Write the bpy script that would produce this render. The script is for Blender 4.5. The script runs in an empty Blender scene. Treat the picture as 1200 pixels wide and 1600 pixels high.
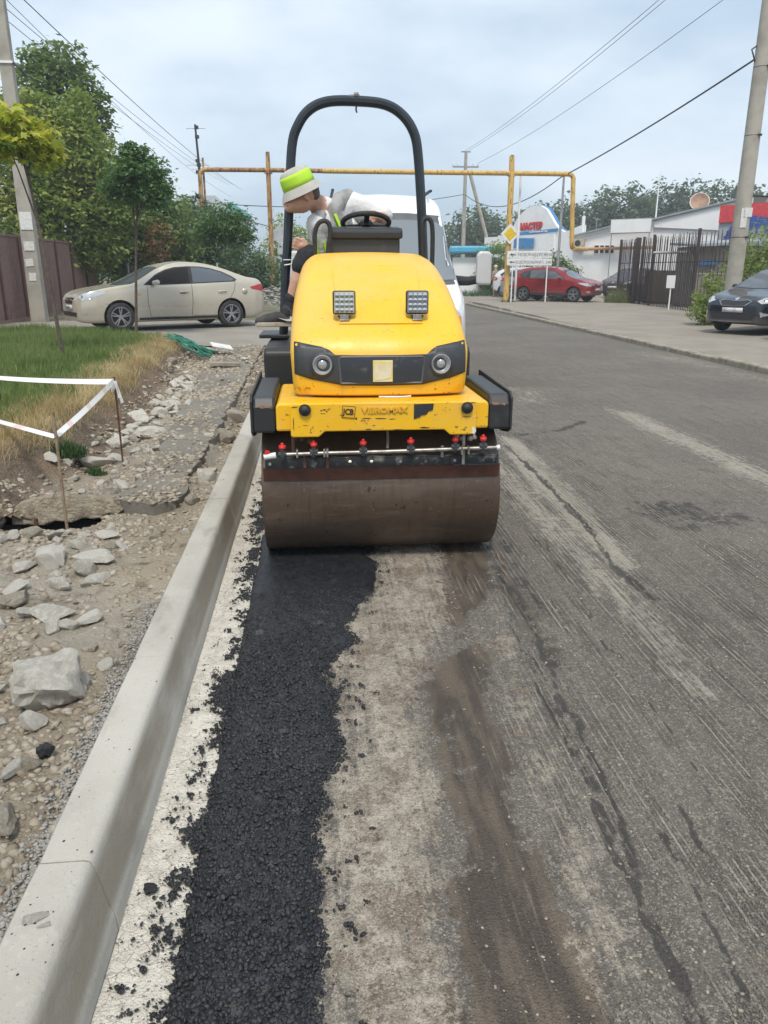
import bpy, bmesh, math, random
import numpy as np
from mathutils import Vector, Matrix, noise
from mathutils.bvhtree import BVHTree
R = math.radians
rnd = random.Random(7)
rng = np.random.default_rng(7)
scene = bpy.context.scene
COL = scene.collection

# ------------------------------------------------------------------ camera
cam_data = bpy.data.cameras.new('camera')
cam = bpy.data.objects.new('camera', cam_data); COL.objects.link(cam)
cam.location = (0, 0, 1.5)
cam.rotation_euler = (R(90 - 17.3), 0, R(-5.0))
cam_data.sensor_fit = 'VERTICAL'; cam_data.sensor_height = 32; cam_data.lens = 24
cam_data.clip_start = 0.05; cam_data.clip_end = 3000
scene.camera = cam

# ------------------------------------------------------------------ sky, sun, exposure
SUN_EL, SUN_AZ = 60, 186      # azimuth clockwise from +Y (the way the road runs)
world = bpy.data.worlds.new('World'); scene.world = world; world.use_nodes = True
wn = world.node_tree.nodes; wl = world.node_tree.links
for n_ in list(wn): wn.remove(n_)
wo = wn.new('ShaderNodeOutputWorld'); bg = wn.new('ShaderNodeBackground')
sky = wn.new('ShaderNodeTexSky'); sky.sky_type = 'NISHITA'; sky.sun_disc = False
sky.sun_elevation = R(SUN_EL); sky.sun_rotation = R(SUN_AZ); sky.air_density = 1.0; sky.dust_density = 2.5; sky.ozone_density = 1.4
tc = wn.new('ShaderNodeTexCoord'); mp = wn.new('ShaderNodeMapping'); mp.inputs['Scale'].default_value = (1.0, 1.0, 2.6)
wl.new(tc.outputs['Generated'], mp.inputs['Vector'])
cn = wn.new('ShaderNodeTexNoise'); cn.inputs['Scale'].default_value = 2.1; cn.inputs['Detail'].default_value = 7; cn.inputs['Roughness'].default_value = 0.52
wl.new(mp.outputs[0], cn.inputs['Vector'])
cr = wn.new('ShaderNodeMapRange'); cr.interpolation_type = 'SMOOTHSTEP'
cr.inputs[1].default_value = 0.30; cr.inputs[2].default_value = 0.72
wl.new(cn.outputs['Fac'], cr.inputs[0])
cc = wn.new('ShaderNodeMix'); cc.data_type = 'RGBA'
cc.inputs['A'].default_value = (2.9, 3.75, 4.65, 1); cc.inputs['B'].default_value = (5.6, 6.1, 6.55, 1)
wl.new(cr.outputs[0], cc.inputs['Factor'])
cm = wn.new('ShaderNodeMix'); cm.data_type = 'RGBA'; cm.inputs['Factor'].default_value = 0.86   # thin overcast veil over the blue
wl.new(sky.outputs[0], cm.inputs['A']); wl.new(cc.outputs['Result'], cm.inputs['B'])
wl.new(cm.outputs['Result'], bg.inputs['Color']); bg.inputs['Strength'].default_value = 0.10
wl.new(bg.outputs[0], wo.inputs[0])
sd = bpy.data.lights.new('sun', 'SUN'); sd.energy = 1.5; sd.angle = R(12); sd.color = (1.0, 0.93, 0.82)
sun = bpy.data.objects.new('sun', sd); COL.objects.link(sun)
sdir = Vector((math.sin(R(SUN_AZ)) * math.cos(R(SUN_EL)), math.cos(R(SUN_AZ)) * math.cos(R(SUN_EL)), math.sin(R(SUN_EL))))
sun.rotation_euler = sdir.to_track_quat('Z', 'Y').to_euler()
scene.view_settings.view_transform = 'Standard'; scene.view_settings.look = 'None'
scene.view_settings.gamma = 1; scene.view_settings.use_curve_mapping = False
scene.view_settings.exposure = 0.88

# ------------------------------------------------------------------ helpers
def tag(o, label=None, cat=None, group=None, kind=None):
    if label: o['label'] = label
    if cat: o['category'] = cat
    if group: o['group'] = group
    if kind: o['kind'] = kind
    return o

def empty(name, loc=(0, 0, 0), rz=0, label=None, cat=None, group=None):
    o = bpy.data.objects.new(name, None); COL.objects.link(o)
    o.location = loc; o.rotation_euler = (0, 0, rz); o.empty_display_size = 0.1
    return tag(o, label, cat, group)

def link(name, me, mat, parent=None, smooth=False, bevel=0, loc=None, rot=None, auto=None):
    o = bpy.data.objects.new(name, me); COL.objects.link(o)
    if mat is not None and not me.materials: me.materials.append(mat)
    if parent is not None: o.parent = parent
    if loc is not None: o.location = loc
    if rot is not None: o.rotation_euler = rot
    if smooth:
        me.polygons.foreach_set('use_smooth', np.ones(len(me.polygons), dtype=bool))
        if auto: me.set_sharp_from_angle(angle=R(auto))
    if bevel:
        b = o.modifiers.new('bevel', 'BEVEL'); b.width = bevel; b.segments = 2; b.limit_method = 'ANGLE'; b.angle_limit = R(40)
    return o

def np_mesh(name, V, F, mats=None, mi=None):
    """V (n,3), F (m,k) same k for all faces"""
    V = np.asarray(V, dtype=np.float32); F = np.asarray(F, dtype=np.int32)
    me = bpy.data.meshes.new(name); k = F.shape[1]
    me.vertices.add(len(V)); me.vertices.foreach_set('co', V.ravel())
    me.loops.add(F.size); me.loops.foreach_set('vertex_index', F.ravel())
    me.polygons.add(len(F)); me.polygons.foreach_set('loop_start', np.arange(0, F.size, k, dtype=np.int32))
    if mi is not None: me.polygons.foreach_set('material_index', np.asarray(mi, dtype=np.int32))
    for m in mats or []: me.materials.append(m)
    me.update(calc_edges=True)
    return me

def attr(me, name, vals):
    a = me.attributes.new(name, 'FLOAT', 'POINT'); a.data.foreach_set('value', np.asarray(vals, dtype=np.float32).ravel())

class MB:
    """collects shapes for ONE mesh"""
    def __init__(s): s.v = []; s.f = []
    def add(s, vs, fs):
        b = len(s.v); s.v += [tuple(p) for p in vs]; s.f += [tuple(i + b for i in f) for f in fs]; return s
    def box(s, c, d, rot=None, taper=None):
        hx, hy, hz = d[0] / 2, d[1] / 2, d[2] / 2
        vs = [Vector((x * hx, y * hy, z * hz)) for z in (-1, 1) for y in (-1, 1) for x in (-1, 1)]
        if taper:
            for q in vs:
                if q.z > 0: q.x *= taper; q.y *= taper
        if rot is not None:
            m = rot if isinstance(rot, Matrix) else (Matrix.Rotation(rot[2], 3, 'Z') @ Matrix.Rotation(rot[1], 3, 'Y') @ Matrix.Rotation(rot[0], 3, 'X'))
            vs = [m @ q for q in vs]
        c = Vector(c)
        return s.add([q + c for q in vs], [(0, 2, 3, 1), (4, 5, 7, 6), (0, 1, 5, 4), (2, 6, 7, 3), (0, 4, 6, 2), (1, 3, 7, 5)])
    def beam(s, p0, p1, w, h, up=(0, 0, 1)):
        p0, p1 = Vector(p0), Vector(p1); d = p1 - p0; L = d.length; d.normalize(); up = Vector(up)
        if abs(d.dot(up)) > .98: up = Vector((0, 1, 0))
        a = d.cross(up).normalized(); b = a.cross(d)
        m = Matrix((a, d, b)).transposed()
        return s.box((p0 + p1) / 2, (w, L, h), m)
    def tube(s, pts, r, n=10, caps=True, flat=None, up=(0, 0, 1)):
        pts = [Vector(p) for p in pts]; N = len(pts); rs = r if isinstance(r, (list, tuple)) else [r] * N
        t0 = (pts[1] - pts[0]).normalized(); u = Vector(up)
        if abs(t0.dot(u)) > .95: u = Vector((1, 0, 0))
        a = t0.cross(u).normalized(); b0 = len(s.v)
        for i, p in enumerate(pts):
            t = ((pts[min(i + 1, N - 1)] - pts[max(i - 1, 0)])).normalized()
            a = (a - t * a.dot(t)).normalized(); b = t.cross(a)
            fx, fy = flat or (1, 1)
            for k in range(n):
                an = 2 * math.pi * k / n
                s.v.append(tuple(p + a * (math.cos(an) * rs[i] * fx) + b * (math.sin(an) * rs[i] * fy)))
        for i in range(N - 1):
            for k in range(n):
                k2 = (k + 1) % n
                s.f.append((b0 + i * n + k, b0 + i * n + k2, b0 + (i + 1) * n + k2, b0 + (i + 1) * n + k))
        if caps:
            s.f.append(tuple(b0 + k for k in range(n))[::-1]); s.f.append(tuple(b0 + (N - 1) * n + k for k in range(n)))
        return s
    def cyl(s, p0, p1, r0, r1=None, n=16):
        return s.tube([p0, p1], [r0, r0 if r1 is None else r1], n)
    def lathe(s, prof, n=32, o=(0, 0, 0), axis='Z', caps=True):
        """prof [(radius, height)] about an axis"""
        b0 = len(s.v); o = Vector(o)
        for r, h in prof:
            for k in range(n):
                a = 2 * math.pi * k / n; c, q = r * math.cos(a), r * math.sin(a)
                s.v.append(tuple(o + Vector({'Z': (c, q, h), 'Y': (c, h, q), 'X': (h, c, q)}[axis])))
        for i in range(len(prof) - 1):
            for k in range(n):
                k2 = (k + 1) % n; s.f.append((b0 + i * n + k, b0 + i * n + k2, b0 + (i + 1) * n + k2, b0 + (i + 1) * n + k))
        if caps:
            if prof[0][0] > 1e-4: s.f.append(tuple(b0 + k for k in range(n))[::-1])
            if prof[-1][0] > 1e-4: s.f.append(tuple(b0 + (len(prof) - 1) * n + k for k in range(n)))
        return s
    def prism(s, poly, axis, a, b):
        """extrude a 2-D polygon from a to b along an axis; poly in the two other axes in xyz order"""
        n = len(poly); b0 = len(s.v)
        for h in (a, b):
            for p, q in poly: s.v.append({'X': (h, p, q), 'Y': (p, h, q), 'Z': (p, q, h)}[axis])
        s.f.append(tuple(b0 + i for i in range(n))[::-1]); s.f.append(tuple(b0 + n + i for i in range(n)))
        for i in range(n):
            j = (i + 1) % n; s.f.append((b0 + i, b0 + j, b0 + n + j, b0 + n + i))
        return s
    def mesh(s, name):
        me = bpy.data.meshes.new(name); me.from_pydata(s.v, [], s.f); me.update()
        bm = bmesh.new(); bm.from_mesh(me); bmesh.ops.recalc_face_normals(bm, faces=bm.faces); bm.to_mesh(me); bm.free()
        return me
    def build(s, name, mat, parent=None, smooth=False, bevel=0, auto=35, loc=None, rot=None):
        return link(name, s.mesh(name), mat, parent, smooth, bevel, loc, rot, auto)

def copy_tree(o, parent=None):
    c = o.copy(); COL.objects.link(c); c.parent = parent
    for ch in o.children: copy_tree(ch, c)
    return c

def text_mesh(name, body, size, mat, parent, loc, rot, depth=0.003, align='CENTER', bold=0.0, sx=1.0):
    cu = bpy.data.curves.new(name, 'FONT'); cu.body = body; cu.size = size; cu.extrude = depth; cu.align_x = align; cu.align_y = 'CENTER'
    cu.offset = bold; cu.resolution_u = 2
    t = bpy.data.objects.new(name, cu); COL.objects.link(t)
    bpy.context.view_layer.update()
    me = bpy.data.meshes.new_from_object(t.evaluated_get(bpy.context.evaluated_depsgraph_get()))
    bpy.data.objects.remove(t); me.materials.clear()
    o = link(name, me, mat, parent, loc=loc, rot=rot); o.scale = (sx, 1, 1)
    return o

# ------------------------------------------------------------------ node materials
class NT:
    def __init__(s, name):
        s.m = bpy.data.materials.new(name); s.m.use_nodes = True; s.t = s.m.node_tree; s.n = s.t.nodes; s.l = s.t.links
        s.b = s.n['Principled BSDF']; s.tc = s.n.new('ShaderNodeTexCoord'); s.P = s.tc.outputs['Object']
    def put(s, sock, v):
        if hasattr(v, 'is_output') or isinstance(v, bpy.types.NodeSocket): s.l.new(v, sock)
        elif isinstance(v, (tuple, list)) and len(v) == 3 and sock.type == 'RGBA': sock.default_value = (*v, 1)
        else: sock.default_value = v
    def map(s, scale=(1, 1, 1), loc=(0, 0, 0), vec=None):
        n = s.n.new('ShaderNodeMapping'); n.inputs['Scale'].default_value = scale; n.inputs['Location'].default_value = loc
        s.l.new(vec or s.P, n.inputs['Vector']); return n.outputs[0]
    def noise(s, scale, vec=None, detail=4, rough=.55, dist=0):
        n = s.n.new('ShaderNodeTexNoise'); n.inputs['Scale'].default_value = scale; n.inputs['Detail'].default_value = detail
        n.inputs['Roughness'].default_value = rough; n.inputs['Distortion'].default_value = dist
        s.l.new(vec or s.P, n.inputs['Vector']); return n.outputs['Fac']
    def voro(s, scale, vec=None, feature='F1', out='Distance'):
        n = s.n.new('ShaderNodeTexVoronoi'); n.inputs['Scale'].default_value = scale; n.feature = feature
        s.l.new(vec or s.P, n.inputs['Vector']); return n.outputs[out]
    def math(s, op, a, b=0.0, clamp=False):
        n = s.n.new('ShaderNodeMath'); n.operation = op; n.use_clamp = clamp; s.put(n.inputs[0], a); s.put(n.inputs[1], b); return n.outputs[0]
    def ramp(s, v, lo, hi, a=0.0, b=1.0):
        n = s.n.new('ShaderNodeMapRange'); n.interpolation_type = 'SMOOTHSTEP'; s.put(n.inputs[0], v)
        for i, q in ((1, lo), (2, hi), (3, a), (4, b)): n.inputs[i].default_value = q
        return n.outputs[0]
    def mix(s, f, a, b, mode='MIX'):
        n = s.n.new('ShaderNodeMix'); n.data_type = 'RGBA'; n.blend_type = mode
        s.put(n.inputs['Factor'], f); s.put(n.inputs['A'], a); s.put(n.inputs['B'], b); return n.outputs['Result']
    def attr(s, name):
        n = s.n.new('ShaderNodeAttribute'); n.attribute_name = name; return n.outputs['Fac']
    def objrand(s):
        return s.n.new('ShaderNodeObjectInfo').outputs['Random']
    def island(s):
        return s.n.new('ShaderNodeNewGeometry').outputs['Random Per Island']
    def sep(s, vec=None):
        n = s.n.new('ShaderNodeSeparateXYZ'); s.l.new(vec or s.P, n.inputs[0]); return n.outputs
    def bump(s, h, strength=.5, dist=.01, prev=None):
        n = s.n.new('ShaderNodeBump'); n.inputs['Strength'].default_value = strength; n.inputs['Distance'].default_value = dist
        s.put(n.inputs['Height'], h)
        if prev is not None: s.l.new(prev, n.inputs['Normal'])
        return n.outputs[0]
    def done(s, col, rough=.6, metal=0.0, nrm=None, spec=.5, coat=0, trans=0, alpha=None):
        s.put(s.b.inputs['Base Color'], col); s.put(s.b.inputs['Roughness'], rough); s.put(s.b.inputs['Metallic'], metal)
        s.put(s.b.inputs['Specular IOR Level'], spec)
        if coat: s.b.inputs['Coat Weight'].default_value = coat; s.b.inputs['Coat Roughness'].default_value = .06
        if trans: s.b.inputs['Transmission Weight'].default_value = trans
        if nrm is not None: s.l.new(nrm, s.b.inputs['Normal'])
        return s.m

def simple(name, col, rough=.6, metal=0, col2=None, scale=6, lo=.4, hi=.7, bump=0, bs=80, spec=.5, coat=0, rv=.08, bd=.004):
    n = NT(name)
    a = n.noise(scale, detail=6)
    c = n.mix(n.ramp(a, lo, hi), col, col2 or tuple(q * .78 for q in col))
    r = n.math('ADD', rough - rv / 2, n.math('MULTIPLY', n.noise(scale * 2.3), rv))
    nr = n.bump(n.noise(bs, detail=3), bump, bd) if bump else None
    return n.done(c, r, metal, nr, spec, coat)

def sstep(a, b, x):
    t = np.clip((x - a) / (b - a), 0, 1); return t * t * (3 - 2 * t)

_G = rng.random((256, 256)).astype(np.float32)
def vnoise(x, y):
    xi = np.floor(x).astype(int); yi = np.floor(y).astype(int); fx = x - xi; fy = y - yi
    fx = fx * fx * (3 - 2 * fx); fy = fy * fy * (3 - 2 * fy)
    g = lambda i, j: _G[i & 255, j & 255]
    return (g(xi, yi) * (1 - fx) + g(xi + 1, yi) * fx) * (1 - fy) + (g(xi, yi + 1) * (1 - fx) + g(xi + 1, yi + 1) * fx) * fy
def fbm(x, y, o=4, r=.5):
    s = 0; a = 1; t = 0
    for i in range(o): s = s + a * vnoise(x * 2 ** i + 17 * i, y * 2 ** i + 31 * i); t += a; a *= r
    return s / t
def polymask(P, X, Y, soft):
    """~1 inside polygon, 0 outside, soft edge of that width"""
    P = np.array(P, dtype=float); d = np.full(X.shape, 1e9); ins = np.zeros(X.shape, bool)
    for i in range(len(P)):
        ax, ay = P[i]; bx, by = P[(i + 1) % len(P)]
        t = np.clip(((X - ax) * (bx - ax) + (Y - ay) * (by - ay)) / ((bx - ax) ** 2 + (by - ay) ** 2 + 1e-9), 0, 1)
        d = np.minimum(d, np.hypot(X - ax - t * (bx - ax), Y - ay - t * (by - ay)))
        c = ((ay > Y) != (by > Y)) & (X < (bx - ax) * (Y - ay) / (by - ay + 1e-12) + ax); ins ^= c
    return np.clip(.5 + np.where(ins, d, -d) / soft, 0, 1)
def linemask(P, X, Y, w):
    P = np.array(P, dtype=float); d = np.full(X.shape, 1e9)
    for i in range(len(P) - 1):
        ax, ay = P[i]; bx, by = P[i + 1]
        t = np.clip(((X - ax) * (bx - ax) + (Y - ay) * (by - ay)) / ((bx - ax) ** 2 + (by - ay) ** 2 + 1e-9), 0, 1)
        d = np.minimum(d, np.hypot(X - ax - t * (bx - ax), Y - ay - t * (by - ay)))
    return np.clip(1 - d / w, 0, 1)
def grid_mesh(name, xs, ys, zf):
    X, Y = np.meshgrid(xs, ys); Z = zf(X, Y)
    V = np.stack([X, Y, Z], -1).reshape(-1, 3); nx, ny = len(xs), len(ys)
    i = np.arange(nx - 1)[None] + np.arange(ny - 1)[:, None] * nx
    F = np.stack([i, i + 1, i + 1 + nx, i + nx], -1).reshape(-1, 4)
    return V, F

# rock shapes ---------------------------------------------------------------
def rock_arrays(seed, sub=2, cuts=7, squash=(1, 1, .7), rough=.12):
    r = random.Random(seed); bm = bmesh.new(); bmesh.ops.create_icosphere(bm, subdivisions=sub, radius=1)
    for k in range(cuts):
        d = Vector((r.gauss(0, 1), r.gauss(0, 1), r.gauss(0, .8))).normalized(); h = r.uniform(.42, .80)
        for v in bm.verts:
            e = v.co.dot(d) - h
            if e > 0: v.co -= d * e
    for v in bm.verts:
        v.co += v.co.normalized() * (noise.noise(v.co * 2.1 + Vector((seed * 3.1, 0, 0))) * rough + noise.noise(v.co * 5 + Vector((0, seed, 0))) * rough * .5 + noise.noise(v.co * 12 + Vector((0, seed, 3))) * rough * .28)
        v.co = Vector((v.co.x * squash[0], v.co.y * squash[1], v.co.z * squash[2]))
    bm.verts.ensure_lookup_table()
    V = np.array([v.co[:] for v in bm.verts], np.float32); F = np.array([[q.index for q in f.verts] for f in bm.faces], np.int32); bm.free()
    return V, F
def scatter(name, mat, shapes, pos, size, zs=None, flat=(.5, .9), mats=None, mi=None):
    """join many small stones into one mesh"""
    Vs, Fs, M_ = [], [], []; off = 0; n = len(pos); pick = rng.integers(0, len(shapes), n)
    for s_i, (V, F) in enumerate(shapes):
        idx = np.where(pick == s_i)[0]
        if not len(idx): continue
        a = rng.uniform(0, 2 * np.pi, len(idx)); c, s = np.cos(a), np.sin(a); sz = size[idx]
        st = rng.uniform(.75, 1.3, (len(idx), 1)); fl = rng.uniform(flat[0], flat[1], len(idx))
        x = V[None, :, 0] * st; y = V[None, :, 1] / st; z = V[None, :, 2] * fl[:, None]
        tl = rng.normal(0, .25, (len(idx), 1)); z2 = z + x * tl
        W = np.stack([x * c[:, None] - y * s[:, None], x * s[:, None] + y * c[:, None], z2], -1) * sz[:, None, None] + pos[idx][:, None, :]
        m = len(V); Vs.append(W.reshape(-1, 3)); Fs.append((F[None] + (np.arange(len(idx)) * m)[:, None, None] + off).reshape(-1, F.shape[1])); off += m * len(idx)
        if mi is not None: M_.append(np.repeat(mi[idx], len(F)))
    return np_mesh(name, np.concatenate(Vs), np.concatenate(Fs), mats or [mat], np.concatenate(M_) if mi is not None else None)
# ================================================================== MATERIALS OF THE GROUND
def mat_road():
    n = NT('old_milled_asphalt'); x, y, z = n.sep()
    streak = n.noise(1.0, n.map((26, 1.1, 1)), detail=6, rough=.62)            # long marks along the road
    streak2 = n.noise(1.0, n.map((75, 2.2, 1), (3, 1, 0)), detail=4)
    big = n.noise(.55, detail=5); mid = n.noise(4.5, detail=7, rough=.66); clump = n.noise(15, detail=7, rough=.72); fine = n.noise(70, detail=4, rough=.75)
    agg = n.voro(170); cell = n.voro(140, out='Color'); cell2 = n.voro(260, n.map(loc=(3, 1, 2)), out='Color')
    cs, cs2 = n.sep(cell)[0], n.sep(cell2)[1]
    base = n.mix(n.ramp(big, .35, .68), (.118, .104, .088), (.168, .148, .122))
    base = n.mix(n.math('MULTIPLY', n.ramp(mid, .45, .70), .6), base, (.088, .075, .062))
    base = n.mix(n.math('MULTIPLY', n.ramp(clump, .50, .68), .40), base, (.225, .195, .158))
    base = n.mix(n.math('MULTIPLY', n.ramp(streak, .5, .74), .5), base, (.235, .205, .165))
    base = n.mix(n.math('MULTIPLY', n.ramp(streak, .48, .30), .5), base, (.072, .062, .053))
    # exposed pale base
    brk = n.math('ADD', n.math('ADD', n.math('MULTIPLY', mid, .35), n.math('MULTIPLY', streak, .25)), n.math('MULTIPLY', clump, .40))
    f = n.math('ADD', n.attr('pale'), n.math('MULTIPLY', n.math('SUBTRACT', brk, .5), 6.5))
    palec = n.mix(n.ramp(clump, .36, .60), (.47, .415, .335), (.27, .23, .18))
    palec = n.mix(n.math('MULTIPLY', n.ramp(n.noise(5, n.map((1.6, 1, 1), (8, 3, 0)), detail=6, rough=.7), .47, .62), .85), palec, (.165, .122, .086))
    palec = n.mix(n.math('MULTIPLY', n.ramp(n.noise(26, detail=4), .60, .68), .8), palec, (.10, .078, .060))
    base = n.mix(n.math('MULTIPLY', n.ramp(f, .34, .80), .92), base, palec)
    # dusty streaks
    f = n.math('ADD', n.attr('dust'), n.math('MULTIPLY', n.math('SUBTRACT', n.math('ADD', n.math('MULTIPLY', clump, .5), n.math('MULTIPLY', streak2, .5)), .5), 5.2))
    base = n.mix(n.math('MULTIPLY', n.ramp(f, .35, 1.0), .72), base, (.43, .385, .315))
    # aggregate: single light and dark stones
    base = n.mix(n.math('MULTIPLY', n.ramp(cs, .84, .94), .34), base, (.43, .39, .33))
    base = n.mix(n.math('MULTIPLY', n.ramp(cs, .20, .08), .38), base, (.060, .053, .046))
    base = n.mix(n.math('MULTIPLY', n.ramp(cs2, .84, .94), .36), base, (.48, .44, .38))
    base = n.mix(n.math('MULTIPLY', n.ramp(cs2, .18, .06), .42), base, (.055, .05, .045))
    # wet patch left by the sprinkler
    f = n.math('ADD', n.attr('wet'), n.math('MULTIPLY', n.math('SUBTRACT', brk, .5), 6.5))
    wet = n.ramp(f, .40, .72)
    wetc = n.mix(n.ramp(n.noise(3, n.map((5, .8, 1)), detail=5), .4, .62), (.056, .042, .031), (.125, .096, .067))
    base = n.mix(n.math('MULTIPLY', wet, .88), base, wetc)
    # tar stains and cracks
    dk = n.ramp(n.math('ADD', n.attr('dark'), n.math('MULTIPLY', n.math('SUBTRACT', brk, .5), 3.4)), .42, .66)
    base = n.mix(n.math('MULTIPLY', dk, .85), base, (.046, .043, .041))
    # whitewashed strip at the kerb
    w = n.ramp(n.math('ADD', n.attr('white'), n.math('MULTIPLY', n.math('SUBTRACT', fine, .5), .6)), .42, .62)
    crk = n.voro(30, n.map((1, 1, 1)), 'DISTANCE_TO_EDGE')
    wc = n.mix(n.ramp(clump, .34, .64), (.72, .68, .60), (.55, .51, .44))
    wc = n.mix(n.math('MULTIPLY', n.ramp(crk, .05, .0), n.ramp(mid, .42, .6, 0, .75)), wc, (.19, .165, .135))
    wc = n.mix(n.ramp(n.noise(85, detail=3), .60, .68), wc, (.22, .19, .16))
    wc = n.mix(n.ramp(n.noise(12, detail=5, rough=.7), .63, .68), wc, (.05, .048, .046))
    base = n.mix(w, base, wc)
    # milling grooves along the road
    wob = n.math('MULTIPLY', n.noise(1.0, n.map((1, .35, 1)), detail=2), 5.0)
    gr = n.math('SINE', n.math('ADD', n.math('MULTIPLY', x, 2 * math.pi / .024), wob))
    gm = n.math('MULTIPLY', n.attr('mill'), n.ramp(n.noise(1, n.map((7, 1.2, 1), (2, 7, 0)), detail=4), .42, .62))
    brk2 = n.noise(1, n.map((42, 5, 1)), detail=4, rough=.65)
    ridge = n.math('MULTIPLY', n.ramp(gr, .45, .95), n.ramp(brk2, .44, .60))
    val = n.math('MULTIPLY', n.ramp(gr, -.35, -.9), n.ramp(brk2, .60, .42))
    base = n.mix(n.math('MULTIPLY', n.math('MULTIPLY', val, gm), .5), base, (.060, .054, .047))
    base = n.mix(n.math('MULTIPLY', n.math('MULTIPLY', ridge, gm), .78), base, (.42, .375, .31))
    h = n.math('ADD', n.math('MULTIPLY', fine, .6), n.math('MULTIPLY', agg, .5))
    b1 = n.bump(n.math('MULTIPLY', gr, gm), .9, .006)
    b2 = n.bump(h, 1.0, .008, b1)
    b3 = n.bump(n.math('ADD', clump, n.math('MULTIPLY', streak, .7)), .6, .014, b2)
    rough = n.math('SUBTRACT', .88, n.math('MULTIPLY', wet, n.ramp(mid, .3, .7, .22, .45)))
    return n.done(base, rough, 0, b3, .4)

def mat_fresh():
    n = NT('fresh_hot_asphalt')
    a = n.noise(3, detail=4); c = n.mix(n.ramp(a, .35, .7), (.0125, .0135, .0165), (.021, .022, .025))  # blue cast of the reflected sky is put into the near-black base
    c = n.mix(n.math('MULTIPLY', n.ramp(n.noise(90, detail=2), .55, .75), .6), c, (.075, .077, .082))
    r = n.ramp(n.noise(40, detail=3), .3, .7, .28, .52)
    return n.done(c, r, 0, n.bump(n.noise(230, detail=4, rough=.7), .55, .004), .5)

def mat_stone(name, a, b, c, scale=5, obj=True):
    n = NT(name); k = n.objrand() if obj else n.island()
    col = n.mix(k, a, b); col = n.mix(n.ramp(n.noise(scale, detail=6, rough=.65), .42, .68), col, c)
    col = n.mix(n.math('MULTIPLY', n.ramp(n.noise(scale * 9, detail=3), .52, .72), .25), col, (.16, .135, .10))
    return n.done(col, .9, 0, n.bump(n.noise(scale * 6, detail=8, rough=.75), .8, .03 if obj else .004), .3)

def mat_kerb():
    n = NT('kerb_concrete'); x, y, z = n.sep()
    big = n.noise(2.2, detail=5); c = n.mix(n.ramp(big, .35, .7), (.475, .448, .395), (.385, .360, .312))
    c = n.mix(n.math('MULTIPLY', n.ramp(n.noise(45, detail=4, rough=.7), .5, .72), .35), c, (.52, .495, .44))
    face = n.math('MULTIPLY', n.ramp(x, -.549, -.537), n.ramp(z, .045, .075))
    mud = n.math('MULTIPLY', face, n.ramp(n.noise(2.3, n.map((1, .8, 3)), detail=5), .22, .55))
    c = n.mix(n.math('MULTIPLY', mud, .8), c, (.255, .212, .155))
    c = n.mix(n.math('MULTIPLY', n.ramp(n.noise(7, n.map((1, .35, 1), (0, 4, 2)), detail=6), .60, .74), .5), c, (.22, .20, .165))
    c = n.mix(n.math('MULTIPLY', n.ramp(n.noise(160, detail=2), .66, .74), .6), c, (.09, .085, .08))
    h = n.math('ADD', n.noise(150, detail=3), n.math('MULTIPLY', n.noise(12, detail=4), 1.4))
    return n.done(c, .9, 0, n.bump(h, .35, .004), .3)

def mat_dirt():
    n = NT('rubble_dirt')
    big = n.noise(1.3, detail=5); mid = n.noise(7, detail=6, rough=.65)
    c = n.mix(n.ramp(big, .38, .62), (.31, .262, .195), (.25, .212, .160))
    c = n.mix(n.math('MULTIPLY', n.ramp(n.noise(.9, n.map(loc=(4, 2, 0)), detail=4), .45, .62), .75), c, (.33, .305, .26))
    c = n.mix(n.ramp(mid, .5, .72), c, (.125, .095, .068))
    c = n.mix(n.math('MULTIPLY', n.attr('bank'), .8), c, n.mix(n.ramp(mid, .4, .65), (.155, .105, .070), (.085, .060, .042)))
    c = n.mix(n.attr('straw'), c, n.mix(n.ramp(mid, .35, .7), (.36, .27, .15), (.22, .155, .085)))
    c = n.mix(n.attr('green'), c, n.mix(n.ramp(mid, .35, .7), (.085, .115, .035), (.050, .075, .022)))
    c = n.mix(n.math('MULTIPLY', n.ramp(n.noise(120, detail=3), .55, .7), .4), c, (.42, .38, .31))
    h = n.math('ADD', n.noise(28, detail=6, rough=.7), n.math('MULTIPLY', n.voro(55), .5))
    return n.done(c, .95, 0, n.bump(h, .9, .018), .2)

def mat_pave(name, a, b, c, sc=1.0):
    n = NT(name); x, y, z = n.sep()
    base = n.mix(n.ramp(n.noise(.7 * sc, detail=5), .38, .64), a, b)
    base = n.mix(n.math('MULTIPLY', n.ramp(n.noise(3 * sc, detail=6, rough=.65), .52, .7), .6), base, c)
    base = n.mix(n.math('MULTIPLY', n.ramp(n.noise(90, detail=3), .5, .72), .3), base, (.30, .28, .25))
    h = n.math('ADD', n.noise(70, detail=5, rough=.7), n.math('MULTIPLY', n.noise(5, detail=4), .9))
    return n.done(base, .9, 0, n.bump(h, .5, .012), .3)

M_ROAD, M_FRESH, M_KERB, M_DIRT = mat_road(), mat_fresh(), mat_kerb(), mat_dirt()
M_STONE = mat_stone('grey_rubble', (.48, .43, .35), (.32, .27, .20), (.54, .49, .41))
M_STONEW = mat_stone('pale_broken_concrete', (.74, .70, .62), (.58, .54, .46), (.80, .765, .69))
M_GRAVEL = mat_stone('loose_gravel', (.46, .415, .345), (.24, .195, .14), (.36, .30, .225), 30, obj=False)
M_GRAVELG = mat_stone('grey_crushed_stone', (.42, .405, .375), (.24, .23, .21), (.34, .325, .295), 30, obj=False)
M_SLAB = mat_pave('old_broken_pavement', (.205, .190, .160), (.165, .150, .125), (.255, .240, .205), 2)
M_SIDE = mat_pave('pale_side_road', (.30, .275, .235), (.26, .235, .20), (.21, .19, .165))
M_YARD = mat_pave('dusty_forecourt', (.30, .265, .22), (.255, .222, .184), (.205, .18, .15))
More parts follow.
